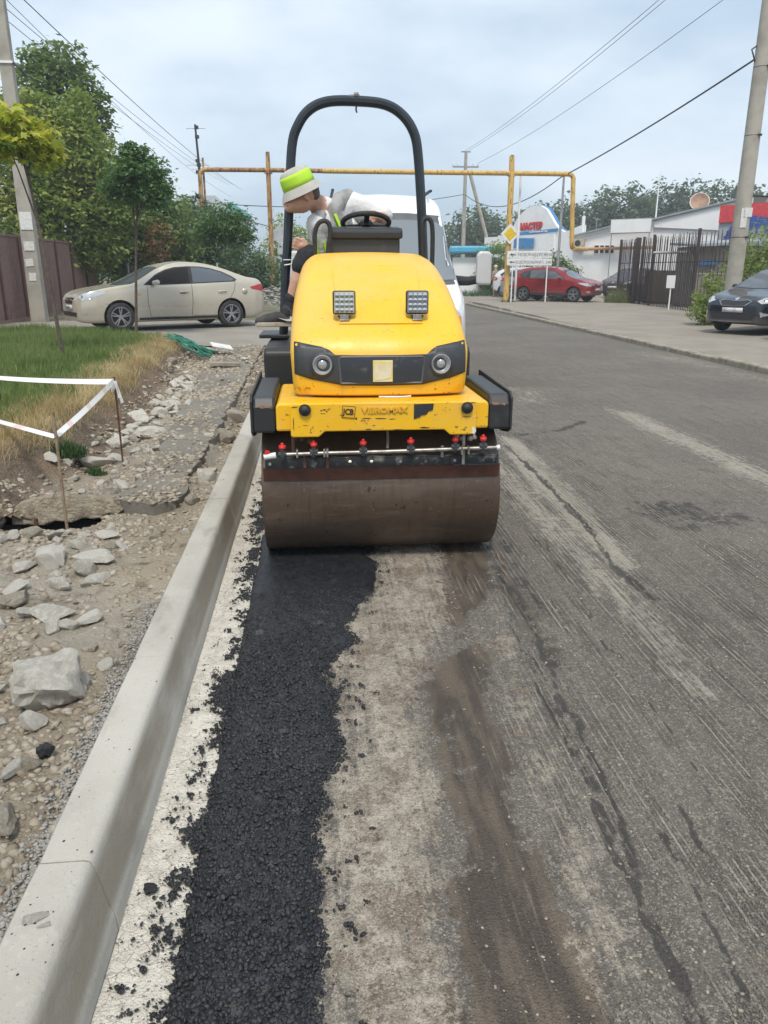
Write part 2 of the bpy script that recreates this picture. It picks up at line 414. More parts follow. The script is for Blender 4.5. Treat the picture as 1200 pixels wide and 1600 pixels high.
M_CONC = simple('weathered_concrete', (.33, .295, .235), .9, 0, (.22, .185, .14), 7, bump=.5, bs=60, bd=.006)
M_FIELD = simple('far_ground', (.16, .15, .10), .95, 0, (.09, .11, .045), .05)

# ================================================================== ROAD
def spaced(segs):
    o = []
    for a, b, n_ in segs: o += list(np.linspace(a, b, n_, endpoint=False))
    o.append(segs[-1][1]); return np.array(o)
RX0, RX1 = -.505, 7.6
xs = spaced([(RX0, 2.2, 180), (2.2, 4.2, 60), (4.2, RX1, 30)])
ys = spaced([(-3, .8, 8), (.8, 5.2, 240), (5.2, 10, 110), (10, 30, 90), (30, 150, 40)])
def road_z(X, Y):
    z = (fbm(X * 3, Y * 1.2, 3) - .5) * .012 + (fbm(X * 14, Y * 5, 3) - .5) * .006
    z = np.where(Y > 12, z * .3, z)
    for P, w, d in (([(.97, 4.2), (.95, 3.92), (.90, 2.68), (.85, 1.86), (.76, 1.15)], .035, .014), ([(.80, 2.49), (.80, 2.02), (.76, 1.46)], .02, .010),
                    ([(1.03, 1.78), (1.01, 1.57)], .015, .012), ([(1.71, 6.76), (1.69, 5.32), (1.65, 4.36), (1.56, 3.72), (1.59, 3.3)], .05, .016)):
        wv = (fbm(Y * 3.1, X * 0 + 5, 3) - .5) * .08
        z = z - d * sstep(0, 1, linemask(P, X + wv, Y, w)) * (fbm(X * 9, Y * 9, 2) > .36)
    return z
V, F = grid_mesh('road', xs, ys, road_z); X, Y = V[:, 0], V[:, 1]
me = np_mesh('road', V, F, [M_ROAD])
MATEDGE = [(.33, 4.6), (.29, 4.11), (.23, 3.5), (.12, 3.26), (.10, 2.94), (-.01, 2.78), (.02, 2.55), (.03, 2.32), (.06, 2.22), (-.02, 2.02), (-.04, 1.9), (-.08, 1.85),
           (-.04, 1.7), (-.02, 1.6), (-.05, 1.52), (-.04, 1.4), (-.05, 1.34), (-.06, 1.2), (-.07, .6)]
pale = polymask(MATEDGE + [(.30, .6), (.33, 1.2), (.31, 1.6), (.36, 2.0), (.34, 2.5), (.47, 2.9), (.62, 3.3), (.66, 3.9), (.66, 4.6)], X, Y, .30)
pale = np.maximum(pale, .55 * polymask([(.58, 1.0), (.60, 1.9), (.66, 2.6), (.78, 3.4), (.86, 3.4), (.78, 2.4), (.74, 1.6), (.70, 1.0)], X, Y, .14))
pale = np.maximum(pale, .95 * polymask([(.52, 1.5), (.56, 1.42), (.62, 1.36), (.60, 1.22), (.55, 1.2), (.54, 1.36)], X, Y, .04))
attr(me, 'pale', pale)
WET = [(.67, 3.87), (.70, 4.3), (.96, 4.3), (.96, 4.12), (.85, 3.44), (.6, 3.04), (.67, 2.79), (.62, 2.35), (.62, 2.17), (.53, 1.82), (.57, 1.47), (.54, 1.37), (.58, 1.24), (.58, .8), (.26, .8),
       (.26, 1.2), (.28, 1.51), (.36, 1.72), (.36, 1.99), (.33, 2.17), (.35, 2.55), (.47, 2.77), (.58, 2.88), (.61, 3.41)]
attr(me, 'wet', np.maximum(polymask(WET, X, Y, .10), .75 * polymask([(.9, 4.2), (1.02, 4.1), (1.0, 3.3), (.98, 2.6), (.88, 2.7), (.86, 3.4)], X, Y, .1)))
attr(me, 'white', polymask([(-.7, -2), (-.338, -2), (-.350, 1.25), (-.336, 4.24), (-.335, 9), (-.7, 9)], X, Y, .02))
dust = 1.25 * polymask([(1.74, 7.2), (1.89, 7.0), (1.83, 5.14), (1.68, 3.71), (1.54, 3.5), (1.55, 4.7), (1.60, 6.14)], X, Y, .12)
dust = np.maximum(dust, 1.0 * polymask([(1.30, 6.6), (1.52, 6.6), (1.53, 4.5), (1.50, 3.2), (1.46, 2.4), (1.36, 2.4), (1.36, 3.4), (1.34, 4.6)], X, Y, .2))
dust = np.maximum(dust, .88 * polymask([(3.33, 8.7), (3.6, 8.2), (3.55, 5.3), (3.50, 4.2), (3.22, 4.2), (3.24, 5.1), (3.26, 6.11), (3.23, 7.38)], X, Y, .2))
dust = np.maximum(dust, .55 * polymask([(2.5, 10.5), (3.1, 10.2), (2.8, 8.8), (2.4, 9.0)], X, Y, .5))
dust = np.maximum(dust, .55 * polymask([(6.0, 16), (6.9, 14), (6.9, 8), (6.45, 8), (6.3, 12)], X, Y, .7))
dust = np.maximum(dust, .7 * polymask([(2.6, 22), (3.0, 22), (2.9, 15), (2.6, 15)], X, Y, .5))
attr(me, 'dust', dust)
dark = .85 * linemask([(1.71, 6.76), (1.69, 5.32), (1.65, 4.36), (1.56, 3.72), (1.59, 3.3)], X, Y, .05)
dark = np.maximum(dark, .8 * linemask([(.97, 4.2), (.95, 3.92), (.90, 2.68), (.85, 1.86), (.76, 1.15)], X + (fbm(Y * 5, Y * 0, 3) - .5) * .08, Y, .035))
dark = np.maximum(dark, .62 * polymask([(1.9, 4.9), (2.6, 5.0), (3.0, 4.3), (2.2, 4.2)], X, Y, .5))
dark = np.maximum(dark, .7 * linemask([(1.95, 7.2), (2.4, 7.35), (2.8, 7.8)], X, Y, .10))
dark = np.maximum(dark, .8 * polymask([(-.36, 4.6), (-.36, 3.6), (.25, 3.5), (.33, 4.6)], X, Y, .06))
dark = np.maximum(dark, .55 * polymask([(1.0, 4.3), (1.12, 4.2), (1.05, 3.1), (.97, 3.1)], X, Y, .1))
for P_, w_ in (([(.80, 2.6), (.79, 2.02), (.75, 1.46), (.73, 1.1)], .022), ([(1.03, 1.82), (1.01, 1.55)], .02), ([(.86, 3.3), (.83, 2.4), (.79, 1.7)], .016), ([(1.30, 4.2), (1.2, 2.8), (1.12, 1.6)], .014), ([(.93, 1.7), (.88, 1.2)], .02)):
    dark = np.maximum(dark, .78 * linemask(P_, X + (fbm(Y * 6, Y * 0 + 4, 3) - .5) * .07, Y, w_))
attr(me, 'dark', dark)
mill = polymask([(.62, .5), (.62, 1.5), (.9, 4.5), (1.6, 8), (2.3, 8), (2.6, 3.5), (2.6, .5)], X, Y, .6) + .5 * polymask([(.3, 2.7), (.3, 4.4), (.8, 4.4), (.7, 2.9)], X, Y, .2)
attr(me, 'mill', np.clip(mill, 0, 1))
tag(link('road', me, None, smooth=True), kind='structure')

far = np_mesh('ground', [(-345, -55, -.25), (345, -55, -.25), (345, 595, -.25), (-345, 595, -.25)], [(0, 1, 2, 3)], [M_FIELD])
tag(link('ground', far, None), kind='structure')

# fresh mat laid between the whitewashed strip and the milled base: lumpy layer + loose lumps
mx = np.arange(-.37, .36, .008); my = np.concatenate([np.arange(.7, 3.4, .008), np.arange(3.4, 4.4, .02)])
me_edge = np.array(MATEDGE)[::-1]
def mat_right(y): return np.interp(y, me_edge[:, 1], me_edge[:, 0]) + (fbm(y * 9, y * 0 + 3, 4) - .5) * .10
def fresh_z(X, Y):
    rolled = sstep(2.9, 3.6, Y)
    d = np.minimum(X + .346 + (fbm(Y * 14, Y * 0 + 9, 3) - .5) * .010, mat_right(Y) - X)
    th = .030 * (1 - .55 * rolled)
    lump = (fbm(X * 26, Y * 26, 3, .6) - .45) * .038 + (fbm(X * 80, Y * 80, 2) - .5) * .014
    z = th * sstep(-.004, .05, d) + lump * sstep(.0, .03, d) * (1 - .8 * rolled)
    return np.where(d > -.004, z + .002, -.03)
V, F = grid_mesh('m', mx, my, fresh_z)
keep = (V[F][:, :, 2] > -.02).any(1); 
fm = np_mesh('fresh_asphalt', V, F[keep], [M_FRESH])
fa = tag(link('fresh_asphalt', fm, None, smooth=True), 'strip of fresh black hot asphalt laid along the kerb', 'asphalt', kind='stuff')
PEB = [rock_arrays(s, 1, 5, (1, .9, .8), .15) for s in range(5)]
ICO = [rock_arrays(s, 0, 0, (1, .9, .8), .3) for s in range(9, 15)]
ANG = [rock_arrays(60 + s, 1, 12, (1.35, 1.0, .9), .14) for s in range(6)]
ICO = [rock_arrays(40 + s, 1, 4, (1, .9, .75), .22) for s in range(4)]
n1 = 19000
py = .85 + (3.5 - .85) * rng.random(n1) ** 1.25; pr_ = mat_right(py); pxx = -.349 + (pr_ + .022 + .349) * rng.random(n1)
pz = np.maximum(fresh_z(pxx, py), .001); ps = (.0032 + .0092 * rng.random(n1) ** 1.8) * (1 - .45 * sstep(2.5, 3.5, py)); ok = pz > -.02
pos = np.stack([pxx, py, pz - ps * .1], -1)[ok]; lump = scatter('loose_lumps', M_FRESH, ICO, pos, ps[ok], flat=(.7, 1.0))
lo = tag(link('loose_lumps', lump, None, fa), kind='stuff')
# crumbs that spilled over the white strip and the milled base
n2 = 9000
cy = rng.uniform(1.0, 6.5, n2); dens = fbm(cy * 2.3, cy * 0 + 1, 3); cx = -.345 - np.abs(rng.normal(0, .045, n2))
k = (rng.random(n2) < (.30 + sstep(.34, .64, dens)) * sstep(.36, .56, fbm(cx * 24, cy * 11, 3))) & (cx > -.495); cx, cy = cx[k], cy[k]
n3 = 420; cx = np.concatenate([cx, mat_right(cy[:n3]) + np.abs(rng.normal(0, .06, n3))]); cy = np.concatenate([cy, cy[:n3]])
cs = .0022 + .0085 * rng.random(len(cx)) ** 2.0; pos = np.stack([cx, cy, .004 + cs * .35], -1)
cl = rng.normal(0, .010, (len(cx), 3, 2)); pos = np.concatenate([pos] + [pos + np.concatenate([cl[:, i], np.zeros((len(cx), 1))], 1) for i in range(3)])
pos[:, 0] = np.maximum(pos[:, 0], -.495); cs = np.concatenate([cs, cs * .8, cs * .6, cs * .5])
tag(link('spilled_crumbs', scatter('spilled_crumbs', M_FRESH, ICO, pos, cs, flat=(.6, .9)), None, fa), kind='stuff')

# loose grit lying on the milled surface
n = 9000
gy = 1.0 + 5.5 * rng.random(n) ** 1.6; gx = rng.uniform(-.05, 2.6, n); k = (gx > mat_right(gy) + .01) & (rng.random(n) < .15 + sstep(.42, .62, fbm(gx * 3.1, gy * 1.6, 4))); gx, gy = gx[k], gy[k]
gs = (.0012 + .0046 * rng.random(len(gx)) ** 3.2) * (1 + .12 * gy)
tag(link('road_grit', scatter('road_grit', M_GRAVEL, ICO, np.stack([gx, gy, road_z(gx, gy) + gs * .3], -1), gs), None), 'loose grit lying on the milled road surface', 'grit', kind='stuff')
# ================================================================== KERBS
KP = [(-.672, -.06), (-.672, .192), (-.664, .203), (-.566, .204), (-.553, .200), (-.545, .190), (-.538, .172), (-.516, .068), (-.510, .052), (-.506, .036), (-.504, -.06)]
kerb = tag(empty('kerb'), kind='structure')
for i in range(17):
    y0 = -.49 + i * 1.0; r_ = random.Random(i); a = .0018
    mb = MB(); n = len(KP); N = 9
    for j in range(N + 1):
        yy = y0 + a + (1 - 2 * a) * j / N; e = 1 if 0 < j < N else 0
        for q, (x, z) in enumerate(KP):
            ch = 0 if e or q in (0, n - 1) else .0025
            mb.v.append((x + .0012 * (fbm(np.array(yy * 4), np.array(q * .7 + i)) - .5) - ch * (1 if q > 4 else -1) * .5, yy, z - ch))
    for j in range(N):
        for q in range(n - 1): mb.f.append((j * n + q, j * n + q + 1, (j + 1) * n + q + 1, (j + 1) * n + q))
    mb.f.append(tuple(range(n))); mb.f.append(tuple(N * n + q for q in range(n)))
    o = mb.build('kerb_stone', M_KERB, kerb, True, auto=50)
    o.location = (r_.uniform(-.0015, .0015), 0, r_.uniform(-.0015, .0015)); o.rotation_euler = (0, 0, 0)

nk_ = 70; kx = rng.uniform(-.66, -.55, nk_); ky = 1.2 + 4.5 * rng.random(nk_) ** 1.4; ks = .0012 + .0032 * rng.random(nk_) ** 2
tag(link('kerb_crumbs', scatter('kerb_crumbs', M_FRESH, ICO, np.stack([kx, ky, .2035 + ks * .4], -1), ks), None, fa), kind='stuff')
# far kerb on the right, low and worn, and the forecourt behind it
def yard_z(X, Y): return .085 + .10 * sstep(14, 36, Y) + (fbm(X * .8, Y * .8, 3) - .5) * .03
kr = tag(empty('far_kerb'), kind='structure')
KR = [(0, -.05), (0, .075), (.012, .095), (.15, .10), (.16, -.05)]
for i in range(36):
    y0 = 4 + i * 1.0; x0 = 6.93 + .016 * (y0 - 11.4); r_ = random.Random(i + 60)
    mb = MB().prism(KR, 'Y', .006, .994)
    mb.build('kerb_stone', M_CONC, kr, bevel=.006, loc=(x0 + r_.uniform(-.012, .012), y0, r_.uniform(-.012, .008)), rot=(r_.uniform(-.01, .01), 0, -.016))
xs = spaced([(7.0, 12, 40), (12, 60, 30)]); ys = spaced([(-3, 12, 15), (12, 40, 70), (40, 130, 30)])
V, F = grid_mesh('f', xs, ys, yard_z)
V[:, 2] = np.where(V[:, 0] < 7.01, np.where(V[:, 1] > 38, -.03, .05), V[:, 2])
V[:, 0] = np.where(V[:, 0] < 7.01, np.where(V[:, 1] > 38, 7.3, 0) + (V[:, 1] <= 38) * (7.07 + .016 * (V[:, 1] - 11.4)), np.maximum(V[:, 0], 7.08 + .016 * (V[:, 1] - 11.4)))
tag(link('forecourt', np_mesh('forecourt', V, F, [M_YARD]), None, smooth=True), kind='structure')

# ================================================================== VERGE LEFT OF THE KERB
EY = [-2, 3, 5.7, 6.3, 8.1, 12.6, 13.6, 14.6, 30]; EX = [-2.5, -2.4, -2.3, -2.24, -2.25, -2.46, -2.5, -2.75, -2.8]
def edge_x(Y): return np.interp(Y, EY, EX) + (fbm(Y * 1.7, Y * 0 + 2, 3) - .5) * .30
SLAB = [(-1.22, 4.68), (-1.02, 4.55), (-.87, 4.61), (-.90, 5.44), (-.89, 6.42), (-.92, 7.63), (-.92, 10.9), (-.93, 14.45), (-1.76, 14.45), (-1.5, 9.98), (-1.36, 7.33), (-1.26, 5.76)]
HOLE = (-1.60, 4.53, .135)
def verge_z(X, Y):
    t = .105 + .09 * sstep(8, 14.5, Y) + (fbm(X * 2.2, Y * 2.2, 4) - .5) * .09 + (fbm(X * 9, Y * 9, 3) - .5) * .035
    t = t - .02 * sstep(4, 2, Y)
    t = t - .06 * sstep(-.90, -.80, X) * sstep(4.6, 6, Y)
    t = t - .05 * sstep(-1.25, -1.6, X) * sstep(4, 6, Y)
    e = edge_x(Y); up = sstep(e + .50 + .25 * (fbm(X * 3, Y * 3, 2) - .5), e + .02, X)
    p = .36 + (fbm(X * 1.2, Y * 1.2, 3) - .5) * .06
    z = t * (1 - up) + p * up
    ped = sstep(-.78, -.70, X) * sstep(3.5, 1.5, Y) * .03
    h = np.hypot((X - HOLE[0]) / 2.3, Y - HOLE[1]); z = z - .05 * sstep(.42, .12, h)
    return np.minimum(z + ped, np.where(X > -.75, .165, 9))
xs = spaced([(-9, -4, 34), (-4, -2.6, 44), (-2.6, -.668, 130)]); ys = spaced([(-2, .8, 8), (.8, 6.5, 260), (6.5, 14.6, 170), (14.6, 17.6, 30)])
V, F = grid_mesh('v', xs, ys, verge_z); X, Y = V[:, 0], V[:, 1]
far_y = np.interp(X, [-9, -5.6, -4.1, -2.9, -2.4], [18.3, 17.6, 16.6, 15.0, 14.55])
V[:, 2] = np.where(Y > far_y, .12, V[:, 2])
c = V[F].mean(1); hole = np.hypot((c[:, 0] - HOLE[0]) / 2.3, c[:, 1] - HOLE[1]) < HOLE[2]
me = np_mesh('verge', V, F[~hole], [M_DIRT])
e = edge_x(Y); wob = (fbm(X * 4, Y * 4, 3) - .5) * .5
attr(me, 'bank', sstep(e + .75, e + .35, X + wob * .4) * 1.0)
attr(me, 'straw', sstep(e + .10, e - .02, X + wob * .4) * sstep(e - .75, e - .12, X + wob))
attr(me, 'green', sstep(e - .12, e - .55, X + wob * .7))
tag(link('verge', me, None, smooth=True), kind='structure')
# old pavement slab left in the trench
P = np.array(SLAB); pts = []
for i in range(len(P)):
    a, b = P[i], P[(i + 1) % len(P)]; n = max(2, int(np.hypot(*(b - a)) / .05))
    for j in range(n):
        q = a + (b - a) * j / n; pts.append((q[0] + (fbm(q[0] * 7, q[1] * 7, 3) - .5) * .12, q[1] + (fbm(q[0] * 7 + 9, q[1] * 7, 3) - .5) * .12))
bm = bmesh.new(); vs = [bm.verts.new((x, y, 0)) for x, y in pts]; bm.faces.new(vs); bmesh.ops.triangulate(bm, faces=bm.faces)
for k in range(4, 15):
    g = bm.verts[:] + bm.edges[:] + bm.faces[:]; bmesh.ops.bisect_plane(bm, geom=g, plane_co=(0, k * .75 + 2, 0), plane_no=(0, 1, 0))
bmesh.ops.subdivide_edges(bm, edges=bm.edges, cuts=2, use_grid_fill=True)
r_ = bmesh.ops.extrude_face_region(bm, geom=bm.faces[:]); top = [q for q in r_['geom'] if isinstance(q, bmesh.types.BMVert)]
for q in bm.verts: q.co.z = .02
for q in top:
    z0 = .165 + .075 * float(sstep(8, 14.5, np.array(q.co.y))); q.co.z = z0 + (float(fbm(np.array(q.co.x * 5), np.array(q.co.y * 5), 3)) - .5) * .03
bmesh.ops.recalc_face_normals(bm, faces=bm.faces); me = bpy.data.meshes.new('old_pavement'); bm.to_mesh(me); bm.free()
tag(link('old_pavement', me, M_SLAB, smooth=True, auto=40), kind='structure')

# pale side road where the saloon stands, and rising rough ground beyond
def side_z(X, Y):
    base = .235 + .10 * sstep(-4.5, -8, X) * sstep(24, 18, Y) + .58 * sstep(21, 36, Y) * sstep(.3, -1.4, X)
    return base * sstep(.2, -1.6, X + .0 * Y) + .0 + (fbm(X * 1.2, Y * 1.2, 3) - .5) * .02 * sstep(-.4, -1.4, X) - .02 * sstep(-1.0, .2, X)
xs = spaced([(-30, -9, 12), (-9, .25, 60)]); ys = spaced([(14.3, 22, 60), (22, 45, 30), (45, 130, 15)])
V, F = grid_mesh('s', xs, ys, side_z); X, Y = V[:, 0], V[:, 1]
fy = np.interp(X, [-9, -5.6, -4.1, -2.9, -2.4, -1.8, .3], [18.2, 17.5, 16.5, 14.9, 14.6, 14.5, 14.45]) + (fbm(X * 3, X * 0, 3) - .5) * .3
c = V[F].mean(1); cf = np.interp(c[:, 0], [-9, -5.6, -4.1, -2.9, -2.4, -1.8, .3], [18.2, 17.5, 16.5, 14.9, 14.6, 14.5, 14.45])
F = F[c[:, 1] > cf - .05]
tag(link('side_road', np_mesh('side_road', V, F[V[F][:, :, 1].mean(1) < 22.2], [M_SIDE]), None, smooth=True), kind='structure')
M_ROUGH = simple('rough_ground', (.20, .175, .125), .95, 0, (.07, .09, .03), .8, bump=.8, bs=12, bd=.05)
tag(link('rough_ground', np_mesh('rough_ground', V, F[V[F][:, :, 1].mean(1) >= 22.2], [M_ROUGH]), None, smooth=True), kind='structure')

# ---- gravel (uncountable) and counted stones
zf = lambda x, y: verge_z(np.asarray(x, float), np.asarray(y, float))
n = 52000
gy = .9 + 13.5 * rng.random(n) ** 1.9; gx = rng.uniform(-2.35, -.68, n); ex = edge_x(gy)
near = np.abs(gx + .74) < .07
k = ((gx > ex + .28) & (rng.random(n) < .25 + .9 * sstep(.40, .62, fbm(gx * 2.4, gy * 2.4, 3)))) & (np.hypot((gx - HOLE[0]) / 2.3, gy - HOLE[1]) > .14)
gx, gy = gx[k], gy[k]; gs = (.0030 + .019 * rng.random(len(gx)) ** 3.6) * (1 + .11 * gy)
ins = polymask(SLAB, gx, gy, .01) > .5
gz = zf(gx, gy); gz = np.where(ins, np.maximum(gz, .165 + .075 * sstep(8, 14.5, gy)), gz)
pos = np.stack([gx, gy, gz - gs * .02], -1)
tag(link('gravel', scatter('gravel', M_GRAVEL, ICO, pos, gs, flat=(.4, .85)), None), 'loose gravel strewn over the dug-up strip behind the kerb', 'gravel', kind='stuff')
n = 3500
gy = rng.uniform(.9, 3.2, n); gx = -.672 - np.abs(rng.normal(0, .045, n)); gs = rng.uniform(.003, .0095, n)
pos = np.stack([gx, gy, np.maximum(zf(gx, gy), .10) + gs * .3 + .012 * rng.random(n)], -1)
tag(link('crushed_stone', scatter('crushed_stone', M_GRAVELG, ICO, pos, gs), None), 'grey crushed stone packed against the back of the kerb', 'gravel', kind='stuff')

ROCKS = []
for i in range(12):
    V_, F_ = rock_arrays(100 + i, 3, 15, (1.15, .9 + .03 * (i % 5), .68 + .05 * (i % 4)), .07); ROCKS.append((V_, F_))
RM = [[np_mesh('stone', V_, F_, [m]) for V_, F_ in ROCKS] for m in (M_STONE, M_STONEW)]
for row in RM:
    for me in row:
        me.polygons.foreach_set('use_smooth', np.ones(len(me.polygons), bool)); me.set_sharp_from_angle(angle=R(17))
big = [(-.905, 2.449, .125, 1, .10, 'large pale jagged stone lying right beside the kerb'), (-.86, 1.78, .062, 0, .042, 'rounded grey stone at the left edge beside the nearest kerb joint'),
 (-.935, 2.24, .042, 1, .032, 'fist-sized pale stone just in front of the large jagged one'), (-1.36, 3.76, .105, 1, .06, 'white lump of concrete, left of two lumps in front of the manhole'),
 (-1.15, 3.78, .11, 1, .035, 'long flat white lump right of the white concrete lump by the manhole'), (-1.22, 3.45, .055, 1, .035, 'small white broken piece below the concrete lumps by the manhole'),
 (-1.17, 3.13, .09, 1, .03, 'flat pale slab fragment between the white lumps and the large stone'), (-1.36, 3.25, .09, 0, .028, 'dark flat slab fragment at the left picture edge'),
 (-1.00, 2.62, .08, 1, .03, 'pale flat stone behind the large jagged stone'), (-1.75, 6.08, .15, 1, .05, 'broad flat white rock below the thin rusty stake'),
 (-1.73, 6.75, .12, 1, .05, 'pale rock behind the broad flat white rock'), (-1.85, 8.07, .14, 1, .06, 'pale concrete chunk with flat top at foot of the grass bank'),
 (-1.55, 7.22, .20, 1, .05, 'largest tilted pale concrete slab piece in the rubble row'), (-1.67, 8.88, .17, 1, .04, 'flat pale slab furthest up the rubble row'),
 (-1.66, 8.24, .10, 1, .06, 'rounded pale chunk in front of the furthest flat slab'), (-.80, 5.35, .08, 1, .075, 'upright pale chunk wedged between old pavement and kerb'),
 (-1.62, 4.26, .075, 0, .035, 'smooth oval stone on the near rim of the manhole'), (-2.2, 12.2, .11, 0, .07, 'rounded buff stone at the far end of the bank'),
 (-1.80, 13.4, .19, 0, .11, 'grey block beside the green netting'), (-1.73, 7.8, .10, 1, .045, 'pale chunk between the flat-topped chunk and tilted slab'),
 (-.84, 6.9, .11, 0, .07, 'dark slanted chunk in the gap behind the kerb near the roller'), (-.82, 7.9, .12, 0, .08, 'dark chunk in the gap behind the kerb beside the roller frame'),
 (-.80, 4.75, .05, 0, .04, 'grey chunk against the kerb at the corner of the old pavement'), (-.84, 9.6, .12, 0, .07, 'grey chunk in the gap furthest along the kerb')]
BOULD = np_mesh('boulder', *rock_arrays(131, 4, 9, (1.15, 1.0, .85), .17), [M_STONEW]); BOULD.polygons.foreach_set('use_smooth', np.ones(len(BOULD.polygons), bool)); BOULD.set_sharp_from_angle(angle=R(30))
for i, (x, y, s, w, h, lab) in enumerate(big):
    me = BOULD if i == 0 else RM[w][i % 12]; o = link('rubble_stone', me, None); ze = float(zf(x, y))
    o.location = (x, y, ze + h * .55); o.scale = (s * 1.15, s * 1.1, h * 1.7); o.rotation_euler = (rnd.uniform(-.15, .15), rnd.uniform(-.15, .15), rnd.uniform(0, 6.28))
    tag(o, lab, 'stone', 'large rubble stones')
cnt = 0
while cnt < 210:
    y = .95 + 13 * rnd.random() ** 1.5; x = rnd.uniform(-2.3, -.75)
    if x < float(edge_x(np.array(y))) + .3: continue
    if math.hypot((x - HOLE[0]) / 2.3, y - HOLE[1]) < .2 or math.hypot(x + .89, y - 2.45) < .2: continue
    if float(polymask(SLAB, np.array(x), np.array(y), .01)) > .5 and rnd.random() < .75: continue
    s = rnd.uniform(.018, .05) * (1 + .05 * y); me = RM[int(rnd.random() < .45)][rnd.randrange(12)]
    o = link('small_stone', me, None); o.location = (x, y, float(zf(x, y)) + s * .15 + (.06 if float(polymask(SLAB, np.array(x), np.array(y), .01)) > .5 else 0)); o.scale = (s, s * rnd.uniform(.7, 1.1), s * rnd.uniform(.6, 1.0))
    o.rotation_euler = (rnd.uniform(-.4, .4), rnd.uniform(-.4, .4), rnd.uniform(0, 6.28))
    tag(o, 'small stone strewn in the dug-up strip behind the kerb', 'stone', 'small stones of the dug-up strip'); cnt += 1
for k in range(100):
    y = 1.6 + 9.4 * rnd.random() ** 1.2; x = float(np.interp(y, [1.6, 3, 4.3, 6, 8, 11], [-.98, -1.22, -1.35, -1.68, -1.75, -1.75])) + rnd.gauss(0, .15); s_ = rnd.uniform(.025, .055) * (1 + .09 * y)
    if math.hypot((x - HOLE[0]) / 2.3, y - HOLE[1]) < .2 or math.hypot(x + .905, y - 2.449) < .22 or x > -.74: continue
    o = link('concrete_chunk', RM[1][k % 12], None); o.location = (x, y, float(zf(x, y)) + s_ * .3); o.scale = (s_ * rnd.uniform(.9, 1.4), s_ * rnd.uniform(.7, 1.0), s_ * rnd.uniform(.5, .9)); o.rotation_euler = (rnd.uniform(-.5, .5), rnd.uniform(-.5, .5), rnd.uniform(0, 6.28))
    tag(o, 'pale broken concrete chunk in the rubble behind the kerb', 'concrete chunk', 'pale concrete chunks in the rubble row')
# black clump of asphalt, and cement crumbs on the kerb
o = link('asphalt_clump', np_mesh('asphalt_clump', *rock_arrays(77, 3, 3, (1, .9, .8), .4), [M_FRESH]), None, loc=(-.84, 2.07, .13)); o.scale = (.026, .026, .026)
tag(o, 'black asphalt clump lying in the gravel near the large pale stone', 'asphalt')
o = link('asphalt_clump', np_mesh('asphalt_clump', *rock_arrays(78, 3, 2, (1, .8, .7), .5), [M_FRESH]), None, loc=(-.455, 1.62, .012)); o.scale = (.022, .017, .014)
tag(o, 'black asphalt clump alone on the white strip by the kerb', 'asphalt')
for i, (x, y, s) in enumerate(((-.622, 1.345, .024), (-.592, 1.325, .014))):
    o = link('cement_crumb', RM[1][i], None, loc=(x, y, .207)); o.scale = (s * 1.3, s * .8, s * .45); o.rotation_euler = (0, 0, .4)
    tag(o, ('larger' if i == 0 else 'smaller') + ' white cement crumb stuck on top of the nearest kerb stone', 'crumb')

# ---- broken manhole ring
M_DARK = simple('dark_pit', (.015, .013, .012), .95)
mh = empty('manhole', (HOLE[0], HOLE[1], 0), 0, 'broken concrete manhole ring around a dark open hole', 'manhole')
mb = MB()
for r_, z in ((1.12, .03), (1.0, -.35), (0, -.36)):
    for k in range(24): a = 2 * math.pi * k / 24; mb.v.append((r_ * .33 * math.cos(a), r_ * .16 * math.sin(a), z))
for q in range(2):
    for k in range(24): mb.f.append((q * 24 + k, q * 24 + (k + 1) % 24, q * 24 + 24 + (k + 1) % 24, q * 24 + 24 + k))
mb.build('shaft', M_DARK, mh)
M_OLDC = simple('dirty_old_concrete', (.33, .285, .215), .95, 0, (.20, .16, .115), 14, .38, .66, bump=1, bs=45, bd=.02)
def slab_piece(P, loc, rz, th=.10):
    o = MB().prism(P, 'Y', 0, th).build('ring_segment', M_OLDC, mh, bevel=.012, loc=loc, rot=(R(-14), 0, rz)); return o
slab_piece([(-.31, -.03), (-.315, .03), (-.285, .085), (-.25, .115), (-.17, .140), (-.08, .148), (.0, .160), (.08, .150), (.15, .155), (.22, .132), (.30, .118), (.33, .085), (.37, .06), (.33, .03), (.27, .035), (.20, .0), (.12, .008), (.05, -.018), (-.05, -.008), (-.12, -.035), (-.22, -.03)], (.03, .105, .055), R(-3))
slab_piece([(-.24, -.02), (-.235, .03), (-.21, .055), (-.17, .095), (-.10, .10), (-.01, .128), (-.005, .02), (-.05, -.05), (-.15, -.07)], (-.29, .065, .05), R(14))
M_RUST = simple('rusty_steel', (.16, .075, .04), .8, .3, (.09, .045, .03), 30, bump=.4, bs=200)
MB().cyl((-.10, .03, -.3), (-.11, .05, .085), .013, n=8).build('rebar_stub', M_RUST, mh)

